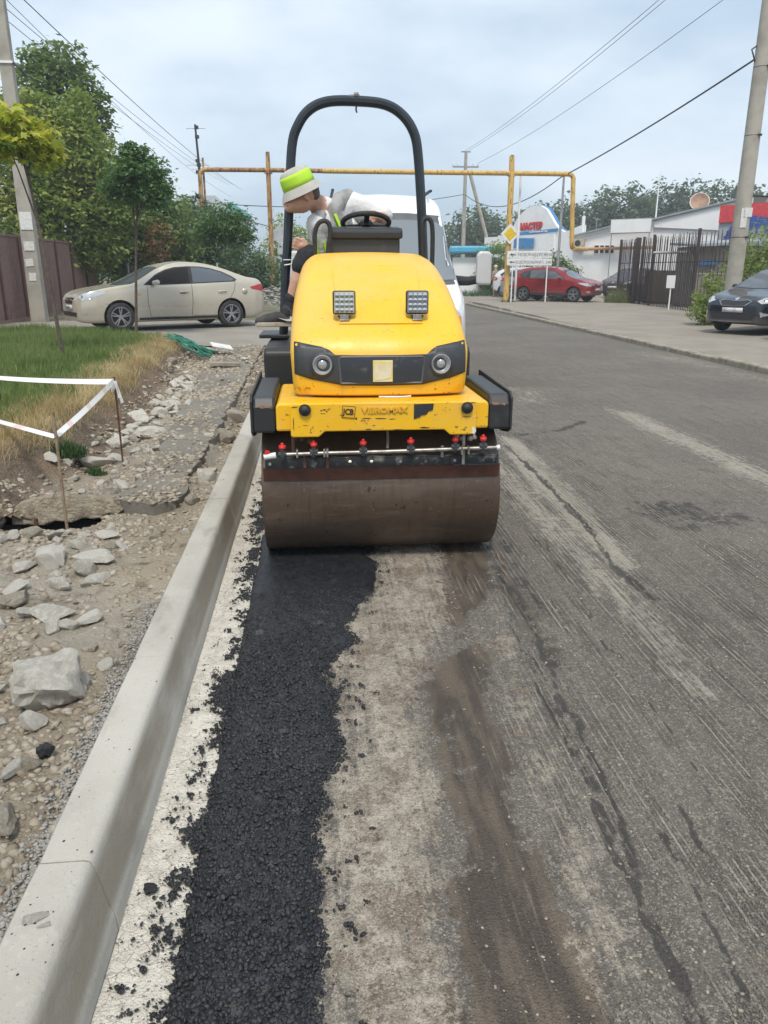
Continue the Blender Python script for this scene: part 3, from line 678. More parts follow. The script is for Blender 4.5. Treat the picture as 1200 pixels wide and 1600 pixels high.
# ---- stakes and tape
def stake(x, y, zt, lean, lab, r=.0075):
    return tag(MB().tube([(x, y, .0), (x + lean[0] * .5, y + lean[1] * .5, zt * .5), (x + lean[0], y + lean[1], zt)], r, 7).build('marker_stake', M_STAKE if r > .008 else M_RUST, smooth=True), lab, 'stake', 'stakes carrying the barrier tape')
M_STAKE = simple('thin_wooden_stake', (.30, .22, .15), .85, 0, (.17, .11, .07), 25)
stake(-1.49, 4.45, .75, (.005, 0), 'thin wooden stake standing in front of the manhole', .009)
stake(-1.52, 5.99, .75, (.0, .0), 'thin rusty stake behind the broad flat white rock', .0075)
stake(-2.75, 6.95, .85, (0, 0), 'rusty stake outside the frame holding the upper tape')
stake(-2.45, 6.0, .85, (0, 0), 'rusty stake outside the frame holding the lower tape')
def mat_tape():
    n = NT('barrier_tape'); x, y, z = n.sep()
    st = n.ramp(n.math('SINE', n.math('MULTIPLY', n.math('ADD', x, y), 14)), .75, .9)
    return n.done(n.mix(n.math('MULTIPLY', st, .5), (.80, .79, .77), (.72, .38, .33)), .45, 0, None, .5)
M_TAPE = mat_tape()
def ribbon(p0, p1, w, sag, tw0, tw1, n=24, mb=None):
    mb = mb or MB(); p0, p1 = Vector(p0), Vector(p1); d = (p1 - p0).normalized(); s_ = d.cross(Vector((0, 0, 1))).normalized(); u = s_.cross(d); b0 = len(mb.v)
    for i in range(n + 1):
        t = i / n; c = p0.lerp(p1, t) + Vector((0, 0, -sag * 4 * t * (1 - t))); a = tw0 + (tw1 - tw0) * t
        q = (u * math.cos(a) + s_ * math.sin(a)) * w / 2
        nn = (s_ * math.cos(a) - u * math.sin(a)) * .0009
        for v in (c + q + nn, c - q + nn, c - q - nn, c + q - nn): mb.v.append(tuple(v))
    for i in range(n):
        for k in range(4): mb.f.append((b0 + i * 4 + k, b0 + i * 4 + (k + 1) % 4, b0 + i * 4 + 4 + (k + 1) % 4, b0 + i * 4 + 4 + k))
    return mb
tp = empty('barrier_tape', (-1.5, 6, .7), 0, 'white barrier tape with faded red marks strung between thin stakes', 'tape')
mb = ribbon((-1.52, 5.985, .715), (-2.75, 6.94, .635), .045, .01, .5, .9); o = mb.build('tape_run', M_TAPE, tp); o.location = (1.5, -6, -.7)
mb = ribbon((-1.52, 5.985, .725), (-1.485, 4.46, .615), .035, .012, .3, 1.1); o = mb.build('tape_run', M_TAPE, tp); o.location = (1.5, -6, -.7)
mb = ribbon((-1.485, 4.44, .61), (-2.45, 5.99, .44), .03, .0, 1.0, .6); o = mb.build('tape_run', M_TAPE, tp); o.location = (1.5, -6, -.7)
for i, (dx, dz, l) in enumerate(((.03, -.02, .12), (.05, -.03, .16), (-.02, -.01, .08))):
    mb = ribbon((-1.515, 5.97, .72), (-1.515 + dx, 5.95 - .01 * i, .72 - l), .04, -.01 + .01 * i, .2 * i, 1.3 - i, 8); o = mb.build('tape_tail', M_TAPE, tp); o.location = (1.5, -6, -.7)
# green netting and scraps at the far end of the trench
M_NET = simple('green_netting', (.02, .20, .13), .6); mb = MB()
for i in range(16):
    p = [(-2.55 + .9 * t + rnd.uniform(-.06, .06), 14.0 - 1.3 * t + rnd.uniform(-.12, .12) + .25 * math.sin(i), .42 - .22 * t + rnd.uniform(0, .09)) for t in (0, .25, .5, .75, 1)]
    mb.tube(p, .009, 5)
tag(mb.build('green_net', M_NET, smooth=True), 'tangle of green netting hanging over the far end of the bank', 'netting')
o = MB().box((0, 0, 0), (.34, .22, .02), (.25, .2, .4)).build('white_sheet_scrap', simple('white_scrap', (.72, .71, .68), .7), loc=(-1.52, 12.9, .36)); tag(o, 'crumpled white sheet scrap beside the green netting', 'scrap')
o = MB().box((0, 0, 0), (.42, .14, .05), (.0, .05, .1)).build('board_offcut', M_CONC, bevel=.006, loc=(-1.30, 11.3, .25)); tag(o, 'flat grey board lying on the old pavement', 'board')

# ---- grass
def blades(name, mat, bx, by, bz, L, W, lean=.5):
    n = len(bx); a = rng.uniform(0, 2 * np.pi, n); c, s = np.cos(a), np.sin(a); la = rng.uniform(0, 2 * np.pi, n); lm = rng.uniform(.1, lean, n) * L
    base = np.stack([bx, by, bz - .01], -1); side = np.stack([c, s, np.zeros(n)], -1) * (W / 2)[:, None]
    mid = base + np.stack([np.cos(la) * lm * .35, np.sin(la) * lm * .35, L * .62], -1); tip = base + np.stack([np.cos(la) * lm, np.sin(la) * lm, L], -1)
    V = np.stack([base - side, base + side, mid + side * .7, mid - side * .7, tip, tip], 1)[:, :5].reshape(-1, 3)
    i = np.arange(n)[:, None] * 5
    F = np.concatenate([i + [[0, 1, 2]], i + [[0, 2, 3]], i + [[3, 2, 4]]])
    return np_mesh(name, V, F, [mat])
def mat_leaf(name, a, b, c=None, rough=.55, trans=.36, iscale=1.0):
    n = NT(name); k = n.island(); col = n.mix(k, a, b)
    if c: col = n.mix(n.ramp(n.noise(iscale, detail=3), .48, .62), col, c)
    m = n.done(col, rough, 0, None, .35)
    tr = n.n.new('ShaderNodeBsdfTranslucent'); n.put(tr.inputs['Color'], n.mix(.5, col, (a[0] * 1.6, a[1] * 1.8, a[2])))
    ms = n.n.new('ShaderNodeMixShader'); ms.inputs[0].default_value = trans
    n.l.new(n.b.outputs[0], ms.inputs[1]); n.l.new(tr.outputs[0], ms.inputs[2]); n.l.new(ms.outputs[0], n.n['Material Output'].inputs[0])
    return m
M_GRASS = mat_leaf('grass_blades', (.14, .20, .055), (.24, .275, .10), (.105, .165, .045), iscale=1.2)
M_STRAW = mat_leaf('dry_grass', (.50, .39, .22), (.33, .24, .13), (.58, .48, .30), .8, iscale=2)
n = 95000
by = 5.2 + 13.2 * rng.random(n) ** 1.15; bx = rng.uniform(-9, -2.1, n); e = edge_x(by); w = (fbm(bx * 4, by * 4, 3) - .5) * .5
fy = np.interp(bx, [-9, -5.6, -4.1, -2.9, -2.4], [18.2, 17.5, 16.5, 14.9, 14.4])
k = (bx < e - .14 - .3 * np.clip(w, -.4, .6)) & (by < fy + (fbm(bx * 2, by * 2) - .5) * .8) & (rng.random(n) < .25 + 1.2 * fbm(bx * 2, by * 2, 3)); bx, by = bx[k], by[k]
L = rng.uniform(.05, .15, len(bx)) * (.6 + .9 * fbm(bx * 1.5, by * 1.5, 3)); 
tag(link('grass', blades('grass', M_GRASS, bx, by, zf(bx, by), L, rng.uniform(.006, .013, len(bx))), None), 'green grass on the verge between fence and dug-up strip', 'grass', kind='stuff')
n = 20000
by = rng.uniform(5.3, 14.8, n); e = edge_x(by); bx = e + .24 - rng.random(n) ** 1.0 * .62; k = rng.random(n) < .3 + fbm(bx * 3, by * 3, 3) * sstep(.25, .1, bx - e); bx, by = bx[k], by[k]
tag(link('dry_grass', blades('dry_grass', M_STRAW, bx, by, zf(bx, by), rng.uniform(.04, .13, len(bx)), rng.uniform(.004, .009, len(bx)), 1.2), None), 'straw-coloured dry grass along the edge of the bank', 'dry grass', kind='stuff')
# a tuft of darker weeds by the manhole, weeds by the posts
def tuft(x, y, z, r, n, L, lab, mat=None, nm='weed_clump'):
    a = rng.uniform(0, 2 * np.pi, n); q = r * np.sqrt(rng.random(n)); bx, by = x + q * np.cos(a), y + q * np.sin(a) * .8
    tag(link(nm, blades(nm, mat or M_WEED, bx, by, np.full(n, z), L * rng.uniform(.5, 1.1, n) * (1 - .5 * q / r), rng.uniform(.006, .013, n) * (1 + y * .04), .8), None), lab, 'weeds', 'weed clumps')
M_WEED = mat_leaf('dark_weeds', (.045, .095, .035), (.08, .14, .05), None)
tuft(-1.95, 5.95, float(zf(-1.95, 5.95)) , .17, 500, .17, 'dark green weed clump on the bank behind the manhole')
tuft(-1.66, 5.72, float(zf(-1.66, 5.72)), .09, 160, .10, 'small green weed sprig right of the larger clump behind the manhole')
# ================================================================== ROAD ROLLER
def mat_yellow(name, chips, fade=0.0):
    n = NT(name); x, y, z = n.sep()
    c = n.mix(n.ramp(n.noise(2.5, detail=4), .35, .7), (.87, .495, .008), (.83, .455, .010))
    if fade: c = n.mix(n.math('MULTIPLY', n.ramp(n.noise(1.7, n.map((1, 1, .7)), detail=5), .25, .7), fade), c, (.86, .56, .12))
    c = n.mix(n.math('MULTIPLY', n.ramp(n.noise(3, n.map((6, 6, .8)), detail=5), .56, .75), .22), c, (.40, .27, .10))
    if chips:
        e = n.noise(17, detail=6, rough=.7); lowz = n.noise(2.2, n.map((1.5, 1, 4)), detail=3)
        f = n.ramp(n.math('ADD', e, n.math('MULTIPLY', lowz, .55)), .985, 1.02)
        c = n.mix(n.math('MULTIPLY', f, chips), c, (.10, .040, .022))
    c = n.mix(n.math('MULTIPLY', n.ramp(n.noise(70, detail=2), .68, .74), .7), c, (.10, .06, .03))
    spl = n.math('MULTIPLY', n.ramp(n.noise(38, n.map(loc=(4, 1, 7)), detail=3), .635, .69), n.ramp(z, 1.25, .85, .15, .75))
    c = n.mix(spl, c, (.09, .065, .04))
    scr = n.math('MULTIPLY', n.ramp(n.noise(2, n.map((2, 9, 60), (1, 5, 2)), detail=3), .66, .70), .45)
    c = n.mix(scr, c, (.62, .45, .20))
    c = n.mix(n.math('MULTIPLY', n.ramp(n.noise(1.4, n.map(loc=(9, 2, 3)), detail=6, rough=.65), .42, .68), .30), c, (.62, .47, .26))
    return n.done(c, n.ramp(n.noise(5, detail=4), .3, .7, .34, .5), 0, n.bump(n.noise(60, detail=4), .06, .003), .5)
M_YEL, M_YELC = mat_yellow('sun_faded_yellow_hood', 0, .35), mat_yellow('chipped_yellow_paint', .95)
M_YELD = simple('darker_yellow_lettering', (.74, .40, .015), .55, 0, (.66, .34, .02), 20)  # embossed letters, slightly darker yellow than the face plate
M_BLK = simple('scuffed_black_paint', (.022, .023, .026), .45, 0, (.06, .058, .056), 9, .55, .8, bump=.1)
M_BLKP = simple('dark_grey_plastic', (.040, .044, .050), .5, 0, (.065, .068, .07), 14, .5, .8, bump=.15, bs=300)
M_RUB = simple('black_rubber', (.018, .018, .019), .6, 0, (.03, .03, .03), 30)
M_STEEL = simple('dull_steel', (.42, .40, .37), .42, .8, (.25, .22, .19), 30)
M_CHROME = simple('chrome', (.75, .76, .78), .12, 1)
M_REDP = simple('red_plastic', (.62, .025, .02), .4)
M_WHITEP = simple('white_plastic', (.75, .74, .72), .4)
def mat_drum():
    n = NT('wet_brown_drum_steel'); x, y, z = n.sep()
    c = n.mix(n.ramp(n.noise(1.6, n.map((1, 3, 3)), detail=5), .35, .65), (.085, .057, .040), (.115, .082, .060))
    c = n.mix(n.math('MULTIPLY', n.ramp(n.noise(2, n.map((14, 1.2, 1.2)), detail=5), .5, .72), .5), c, (.055, .036, .026))
    c = n.mix(n.math('MULTIPLY', n.ramp(n.noise(50, detail=3), .62, .72), .35), c, (.22, .18, .15))
    c = n.mix(n.math('MULTIPLY', n.ramp(n.noise(4, n.map((1, 6, 6), (2, 0, 0)), detail=6, rough=.7), .52, .70), .55), c, (.16, .12, .088))
    c = n.mix(n.math('MULTIPLY', n.ramp(n.noise(24, detail=3), .68, .72), .8), c, (.02, .018, .016))
    c = n.mix(n.math('MULTIPLY', n.ramp(z, .44, .475), n.ramp(n.noise(8, detail=4), .3, .7)), c, (.20, .165, .14))
    return n.done(c, n.ramp(n.noise(6, n.map((3, 1, 1)), detail=4), .3, .7, .30, .5), .25, n.bump(n.noise(30, detail=5), .12, .003), .5)
M_DRUM = mat_drum()
M_SCRAPE = simple('brown_scraper_strip', (.115, .045, .03), .6, 0, (.07, .03, .022), 12, bump=.3)
M_BAR = simple('worn_black_bar', (.03, .034, .036), .55, .2, (.20, .21, .20), 16, .52, .7, bump=.3)
M_GLASS = NT('lamp_glass'); M_GLASS = M_GLASS.done((.95, .96, .97), .02, 0, None, .5, trans=1.0)

M_REFL = NT('lamp_reflector').done((.52, .53, .55), .25, .6, None, .6); M_LENS = NT('lamp_lens').done((.30, .33, .36), .06, .0, None, .9)
roller = empty('road_roller', (.33, 4.2, 0), 0, 'yellow twin-drum road roller with black roll bar driving along the kerb', 'road roller')
DW, DR = .628, .36
def drum(cy, nm='drum'):
    prof = [(.10, -DW + .03), (.30, -DW + .03), (.335, -DW + .01), (DR - .02, -DW + .002), (DR - .006, -DW + .004), (DR, -DW + .016), (DR, DW - .016), (DR - .006, DW - .004), (DR - .02, DW - .002), (.335, DW - .01), (.30, DW - .03), (.10, DW - .03)]
    o = MB().lathe(prof, 96, (0, 0, 0), 'X').build(nm, M_DRUM, roller, True, auto=40); o.location = (0, cy, DR + .006)
    return o
drum(0); drum(1.72)
# front yoke: beam, face plate, black ends, side plates
MB().prism([(-.535, .745), (.535, .745), (.535, .870), (.52, .886), (-.52, .886), (-.535, .870)], 'Y', -.40, .30).build('yoke_beam', M_YELC, roller, bevel=.012)
fp = MB().prism([(-.462, .735), (-.455, .725), (-.325, .725), (-.295, .752), (.300, .752), (.330, .725), (.455, .725), (.462, .735), (.462, .878), (.448, .892), (-.448, .892), (-.462, .878)], 'Y', -.455, -.402).build('face_plate', M_YELC, roller, bevel=.006)
for s in (-1, 1):
    MB().prism([(-.39, .735), (-.39, .865), (-.36, .915), (.30, .925), (.30, .735)], 'X', s * .538, s * .648).build('beam_end', M_BLK, roller, bevel=.014)
    MB().prism([(-.385, .895), (-.385, .735), (-.33, .71), (-.2, .69), (.12, .68), (.35, .69), (.42, .72), (.42, .945), (-.34, .925)], 'X', s * .648, s * .662).build('side_plate', M_BLK, roller, bevel=.005)
    MB().cyl((s * .40 + .01, -.47, .862), (s * .40 + .01, -.45, .862), .030, .026, 18).build('buffer_ring', M_RUB, roller, True)
    MB().lathe([(.024, 0), (.025, .008), (.021, .018), (.012, .025), (0, .027)], 18, axis='Y').build('rubber_buffer', M_RUB, roller, True, loc=(s * .40 + .01, -.457, .862), rot=(0, 0, math.pi))
    MB().prism([(s * .585 - .035, .868), (s * .585 - .02, .860), (s * .585 + .01, .864), (s * .585 + .036, .858), (s * .585 + .034, .870), (s * .585 - .03, .876)], 'Y', -.3925, -.3895).build('worn_edge', simple('bare_rusty_metal', (.30, .17, .11), .7, 0, (.18, .085, .05), 40) if s < 0 else bpy.data.materials['bare_rusty_metal'], roller)
# maker's plate and lettering
lg = MB().prism([(-.034, -.026), (.030, -.032), (.036, .026), (-.028, .032)], 'Y', -.0015, .0015).build('maker_badge', simple('badge_black', (.02, .018, .016), .5), fp, loc=(-.178, -.4575, .848))
yb = simple('badge_yellow', (.78, .42, .015), .5)
MB().prism([(-.031, -.0235), (.0275, -.029), (.033, .0235), (-.0255, .029)], 'Y', -.0015, .0015).build('badge_field', yb, fp, loc=(-.178, -.4598, .848))
text_mesh('badge_letters', 'JCB', .040, simple('letter_black', (.015, .014, .013), .5), fp, (-.178, -.4624, .848), (R(90), R(5), 0), .0006, bold=.0014, sx=.84)
text_mesh('embossed_letters', 'VIBROMAX', .040, M_YELD, fp, (.0, -.4575, .853), (R(90), 0, 0), .004, bold=.0016, sx=1.12)
gl = MB().prism([(.146, .882), (.244, .884), (.240, .852), (.218, .846), (.210, .832), (.185, .828), (.172, .816), (.146, .808)], 'Y', -.4585, -.4555).build('torn_sticker', simple('dark_sticker', (.028, .030, .036), .5), fp)
for i in range(6):
    w = (.092, .092, .088, .064, .05, .028)[i]; MB().box((.150 + w / 2, -.4592, .876 - i * .0115), (w, .002, .0035)).build('sticker_stripe', M_BLKP, fp)
for x, z, w, h in ((-.31, .857, .012, .010), (-.296, .861, .018, .008), (-.284, .853, .008, .010), (-.305, .842, .03, .003), (.305, .862, .005, .005), (.325, .852, .004, .006), (.292, .851, .004, .006), (-.09, .815, .05, .005), (-.02, .813, .06, .006), (.04, .81, .04, .004), (-.14, .815, .014, .012), (.41, .815, .05, .004), (-.39, .785, .03, .003), (.07, .757, .06, .005), (.20, .764, .05, .008), (-.08, .760, .03, .006), (-.447, .79, .006, .06), (-.44, .875, .03, .006), (.44, .885, .04, .005)):
    mb = MB(); k = 7; mb.prism([(x + w * .5 * math.cos(q * 6.283 / k) * rnd.uniform(.6, 1.2), z + h * .5 * math.sin(q * 6.283 / k) * rnd.uniform(.6, 1.3)) for q in range(k)], 'Y', -.4562, -.4548).build('paint_chip', M_SCRAPE, fp)
# scraper, bar, sprinkler pipe with red-capped valves
sc = MB(); b0 = 0
for x in np.linspace(-.612, .612, 25):
    w = .004 * noise.noise(Vector((x * 6, 0, 0)))
    for y, z in ((-.372, .552), (-.350, .478 + w), (-.344, .478 + w), (-.362, .552)): sc.v.append((x, y, z))
for i in range(24):
    for q in range(4): sc.f.append((i * 4 + q, i * 4 + (q + 1) % 4, i * 4 + 4 + (q + 1) % 4, i * 4 + 4 + q))
sc.f += [(0, 1, 2, 3), (96, 97, 98, 99)]
sc.build('scraper_strip', M_SCRAPE, roller)
bar = MB().box((0, -.374, .574), (1.2, .012, .044)).box((0, -.36, .600), (1.2, .04, .006)).build('scraper_bar', M_BAR, roller, bevel=.002)
for x in (-.575, -.40, -.345, -.17, -.06, .09, .22, .37, .52, .575):
    MB().cyl((x, -.385, .575 + rnd.uniform(-.006, .006)), (x, -.378, .575), .0085, n=6).build('bolt', M_STEEL, bar)
MB().box((.355, -.384, .572), (.012, .006, .046)).box((.59, -.384, .572), (.01, .006, .04)).box((.47, -.384, .553), (.24, .006, .006)).build('clamp_frame', M_BLKP, bar)
pipe = MB().tube([(-.52, -.43, .634), (-.3, -.43, .638), (.0, -.432, .640), (.575, -.43, .650)], .0105, 12).build('sprinkler_pipe', M_STEEL, roller, True)
MB().cyl((-.54, -.43, .632), (-.60, -.43, .624), .016, .014, 12).build('pipe_end_cap', M_WHITEP, pipe, True)
MB().box((-.585, -.43, .642), (.022, .016, .03), (0, .3, 0)).build('end_tap', M_REDP, pipe, bevel=.003)
MB().cyl((.575, -.43, .650), (.592, -.43, .651), .013, n=10).build('pipe_nut', M_WHITEP, pipe, True)
for x, dz in ((-.508, 0), (-.352, .010), (-.105, .012), (.135, .016), (.362, .022), (.505, .024)):
    vz = .633 + dz
    v = MB().cyl((x, -.43, vz - .022), (x, -.43, vz + .03), .013, n=10).cyl((x, -.448, vz), (x, -.41, vz), .011, n=10).cyl((x - .02, -.43, vz + .004), (x + .02, -.43, vz + .004), .0135, n=10).build('valve', M_BLKP, pipe, True)
    MB().lathe([(.010, 0), (.017, .003), (.017, .012), (.009, .018), (.008, .028), (.004, .032)], 10, (x, -.43, vz + .030)).box((x, -.43, vz + .044), (.034, .007, .012)).build('valve_cap', M_REDP, v, bevel=.001)
for x in (-.435, -.30, -.285, .395, .43): MB().box((x, -.43, .64), (.010, .036, .04)).build('pipe_clamp', M_STEEL, pipe, bevel=.002)
for x, z0, z1 in ((-.40, .56, .64), (-.285, .555, .66), (.41, .56, .74), (.30, .60, .66), (-.455, .64, .74)):
    MB().beam((x, -.405, z0), (x, -.405, z1), .014, .006, (0, 1, 0)).build('bracket', M_STEEL if x > 0 else M_SCRAPE, roller)
for x in (-.44, -.41, -.37, .38, .41, .45, .47): MB().lathe([(.016, -.012), (.017, .0), (.010, .012)], 10, (x, -.36, .695 + .01 * math.sin(x * 40))).build('link_pin', M_RUST if x < 0 else M_STEEL, roller, True)
MB().tube([(.02, -.40, .65), (.024, -.38, .70), (.022, -.36, .76)], .007, 8).build('feed_hose', simple('dusty_hose', (.20, .17, .13), .8), roller, True)
MB().tube([(.44, -.44, .775), (.452, -.45, .74), (.446, -.45, .73)], .012, 8).build('warning_tag', M_WHITEP, roller, True)
MB().tube([(-.02, -.375, .908), (.02, -.395, .910), (.1, -.392, .909), (.14, -.37, .909)], .005, 6).build('loose_cable', M_WHITEP, roller, True)
# ---- hood
PROF = [(-.245, .893), (-.272, .905), (-.286, .96), (-.288, 1.05), (-.278, 1.11), (-.245, 1.17), (-.180, 1.222), (-.06, 1.295), (.10, 1.390), (.24, 1.470), (.36, 1.530), (.46, 1.572), (.58, 1.602), (.74, 1.620), (.95, 1.622)]
def hw(z): return float(np.interp(z, [.90, .97, 1.17, 1.32, 1.45, 1.56, 1.63], [.448, .452, .460, .456, .443, .422, .408]))
mb = MB(); rows = []; NP = len(PROF)
for i, (y, z) in enumerate(PROF):
    p0, p1 = PROF[max(0, i - 1)], PROF[min(NP - 1, i + 1)]; t = Vector((p1[0] - p0[0], p1[1] - p0[1])).normalized(); nin = Vector((t.y, -t.x))
    r_ = float(np.interp(i, [0, 4, 7, 10, NP - 1], [.035, .055, .075, .11, .13])); w = hw(z); row = []
    def P_(x, off):
        yy = y + nin.x * off; zz = z + nin.y * off; fr = max(0, 1 - i / 9.0)
        return (x, yy + .075 * fr * (abs(x) / w) ** 2.6, zz - .018 * (1 - fr) * (abs(x) / w) ** 2)
    for k in range(7): a = math.pi / 2 * k / 6; row.append(P_(-w + r_ * (1 - math.sin(a)), r_ * (1 - math.cos(a))) if 0 else P_(-(w - r_ + r_ * math.cos(a)), r_ * (1 - math.sin(a))))
    for k in range(1, 14): row.append(P_(-(w - r_) + 2 * (w - r_) * k / 14, 0))
    for k in range(6, -1, -1): a = math.pi / 2 * k / 6; row.append(P_(w - r_ + r_ * math.cos(a), r_ * (1 - math.sin(a))))
    rows.append(row)
n = len(rows[0])
for row in rows: mb.v += row
for i in range(NP - 1):
    for k in range(n - 1): mb.f.append((i * n + k, i * n + k + 1, (i + 1) * n + k + 1, (i + 1) * n + k))
for side in (0, n - 1):        # side walls back to the cab
    base = len(mb.v)
    for i in range(NP): x, y, z = rows[i][side]; mb.v.append((x, 1.0, max(.90, min(z, 1.5) if i < NP - 1 else 1.5)))
    for i in range(NP - 1): mb.f.append((i * n + side, (i + 1) * n + side, base + i + 1, base + i))
hood = mb.build('hood', M_YEL, roller, True, auto=50)
me = hood.data; HB = BVHTree.FromPolygons([v.co for v in me.vertices], [p.vertices[:] for p in me.polygons])
def patch_mesh(name, polys, cast, grid=.03, off=.004, thick=.003):
    """fill 2-D polygons with a grid and lay them on a surface; cast(u, v) -> point, normal"""
    bm = bmesh.new()
    for poly in polys: bm.faces.new([bm.verts.new((u, v, 0)) for u, v in poly])
    us = [q[0] for p in polys for q in p]; vs = [q[1] for p in polys for q in p]
    for a, no in ((0, (1, 0, 0)), (1, (0, 1, 0))):
        lo, hi = (min(us), max(us)) if a == 0 else (min(vs), max(vs)); k = lo + grid
        while k < hi - 1e-4:
            bmesh.ops.bisect_plane(bm, geom=bm.verts[:] + bm.edges[:] + bm.faces[:], plane_co=(k, k, 0), plane_no=no); k += grid
    bmesh.ops.triangulate(bm, faces=[f for f in bm.faces if len(f.verts) > 4])
    nr = {}
    for v in bm.verts:
        r_ = cast(v.co.x, v.co.y)
        if r_ is None: nr[v] = None; continue
        p, q = r_; v.co = p + q * off; nr[v] = q
    bad = [v for v in bm.verts if nr.get(v, 0) is None]
    if bad: bmesh.ops.delete(bm, geom=bad, context='VERTS')
    bmesh.ops.recalc_face_normals(bm, faces=bm.faces)
    me = bpy.data.meshes.new(name); bm.to_mesh(me); bm.free(); return me
def cast_y(bvh, y0=-2.0):
    def f(u, v):
        h = bvh.ray_cast(Vector((u, y0, v)), Vector((0, 1, 0)))
        if h[0] is None: return None
        q = h[1]; return h[0], (q if q.y < 0 else -q)
    return f
CH = cast_y(HB)
BAND = [(-.436, 1.165), (-.40, 1.162), (-.30, 1.143), (-.262, 1.128), (-.233, 1.106), (-.10, 1.103), (.10, 1.103), (.233, 1.106), (.258, 1.126), (.285, 1.142), (.38, 1.160), (.436, 1.167), (.437, 1.010), (.36, .985), (.21, .955), (0, .952), (-.20, .955), (-.36, .985), (-.437, 1.010)]
band = link('front_band', patch_mesh('front_band', [BAND], CH, .03, .005), M_BLKP, hood, True)
band.modifiers.new('thick', 'SOLIDIFY').thickness = .012
M_RIMG = simple('scuffed_rim', (.085, .09, .098), .45)
rc = [(-.205, .965), (-.215, 1.085), (-.205, 1.094), (.210, 1.094), (.220, 1.085), (.205, .965)]
o = link('recess_panel', patch_mesh('recess_panel', [rc], CH, .05, .0075), simple('grille_plastic', (.030, .034, .042), .42, 0, (.09, .092, .095), 22, .58, .75), band, True)
mb = MB()
for i in range(len(rc)):
    p, q = CH(*rc[i]), CH(*rc[(i + 1) % len(rc)]); mb.tube([p[0] + p[1] * .008, q[0] + q[1] * .008], .0055, 6)
mb.build('recess_rim', M_RIMG, band, True)
st = [(-.044, .972), (-.044, 1.078), (.056, 1.078), (.056, .972)]
link('sticker', patch_mesh('sticker', [st], CH, .1, .0095), simple('yellow_sticker', (.72, .56, .12), .5, 0, (.76, .66, .35), 12), band)
link('sticker_print', patch_mesh('sticker_print', [[(-.038, .978), (-.036, 1.058), (-.01, 1.062), (.02, 1.056), (.050, 1.060), (.048, .995), (.02, .985)]], CH, .1, .0112), simple('faded_print', (.72, .66, .50), .6, 0, (.66, .57, .36), 25), band)
for s, x in ((-1, -.298), (1, .305)):
    p, q = CH(x, 1.058); yy = p.y - .002
    hl = MB().lathe([(.030, .02), (.052, .012), (.060, .0), (.060, -.012), (.052, -.016)], 28, axis='Y', caps=False).build('headlight', M_BLKP, band, True, loc=(x, yy, 1.058))
    MB().lathe([(.0, .012), (.020, .008), (.036, -.004), (.044, -.014), (.0475, -.019), (.050, -.016)], 28, axis='Y', caps=False).build('reflector', M_REFL, hl, True)
    MB().lathe([(.0, -.016), (.012, -.014), (.022, -.006), (.024, .006)], 20, axis='Y', caps=False).build('lens', M_LENS, hl, True)
for zz, l0, l1 in ((1.52, -.235, .245),):
    pass
# shallow raised panel on the slope
rp = [(-.205, 1.245), (-.225, 1.50), (-.21, 1.535), (.235, 1.535), (.25, 1.50), (.225, 1.245)]
o = link('raised_panel', patch_mesh('raised_panel', [rp], CH, .035, .009), M_YEL, hood, True); o.modifiers.new('t', 'SOLIDIFY').thickness = .012
b = o.modifiers.new('b', 'BEVEL'); b.width = .006; b.segments = 2; b.limit_method = 'ANGLE'
# two square LED work lamps
def work_lamp(x, lens):
    p, q = CH(x, 1.262); L = empty('work_lamp', (x, p.y - .01, 1.262)); L.parent = hood
    MB().box((0, 0, .004), (.052, .03, .008)).box((0, -.004, .018), (.046, .006, .03)).build('bracket', M_STEEL, L, bevel=.002)
    MB().box((0, 0, .022), (.060, .012, .014)).cyl((-.034, 0, .024), (.034, 0, .024), .004, n=8).build('hinge', M_BLK, L, bevel=.002)
    h = MB().box((0, .012, .092), (.118, .035, .118)).build('housing', M_BLK, L, bevel=.010)
    MB().box((0, -.0075, .092), (.104, .006, .104)).build('lens', simple('led_lens_' + str(x), lens, .18, 0, tuple(c * .8 for c in lens), 30), L, bevel=.004)
    m = MB()
    for i in range(4):
        for j in range(4):
            led = MB().lathe([(.0095, 0), (.0105, -.004), (.004, -.007), (0, -.0075)], 12, ((i - 1.5) * .0245, -.011, .092 + (j - 1.5) * .0245), 'Y').build('led', M_CHROME, L, True)
work_lamp(-.178, (.46, .47, .36)); work_lamp(.200, (.26, .30, .33))
# ---- operator station
MB().box((0, 1.03, 1.662), (.44, .20, .10)).build('dashboard', M_BLKP, roller, bevel=.012)
MB().prism([(.90, 1.705), (.90, 1.752), (.93, 1.770), (1.15, 1.790), (1.15, 1.705)], 'X', -.215, .235).build('dashboard_lid', M_BLK, roller, bevel=.012)
sw = empty('steering_wheel', (.02, 1.17, 1.812)); sw.parent = roller; sw.rotation_euler = (R(-19), 0, 0)
MB().tube([(  .152 * math.cos(a), .152 * math.sin(a), 0) for a in np.linspace(0, 2 * math.pi, 41)], .0165, 10, caps=False).build('rim', M_RUB, sw, True)
for a in (20, 160, 270): MB().beam((.04 * math.cos(R(a)), .04 * math.sin(R(a)), -.012), (.145 * math.cos(R(a)), .145 * math.sin(R(a)), -.002), .034, .012).build('spoke', M_RUB, sw, bevel=.004)
MB().lathe([(.045, -.03), (.05, -.01), (.04, .008), (0, .012)], 20).build('hub', M_RUB, sw, True)
MB().cyl((.02, 1.16, 1.70), (.02, 1.17, 1.83), .026, n=14).build('steering_column', M_BLKP, roller, True)
def hoop(P, y): MB().tube([(x - .33, y, z) for x, z in P], .0145, 10).build('grab_handle', M_RUB, roller, True)
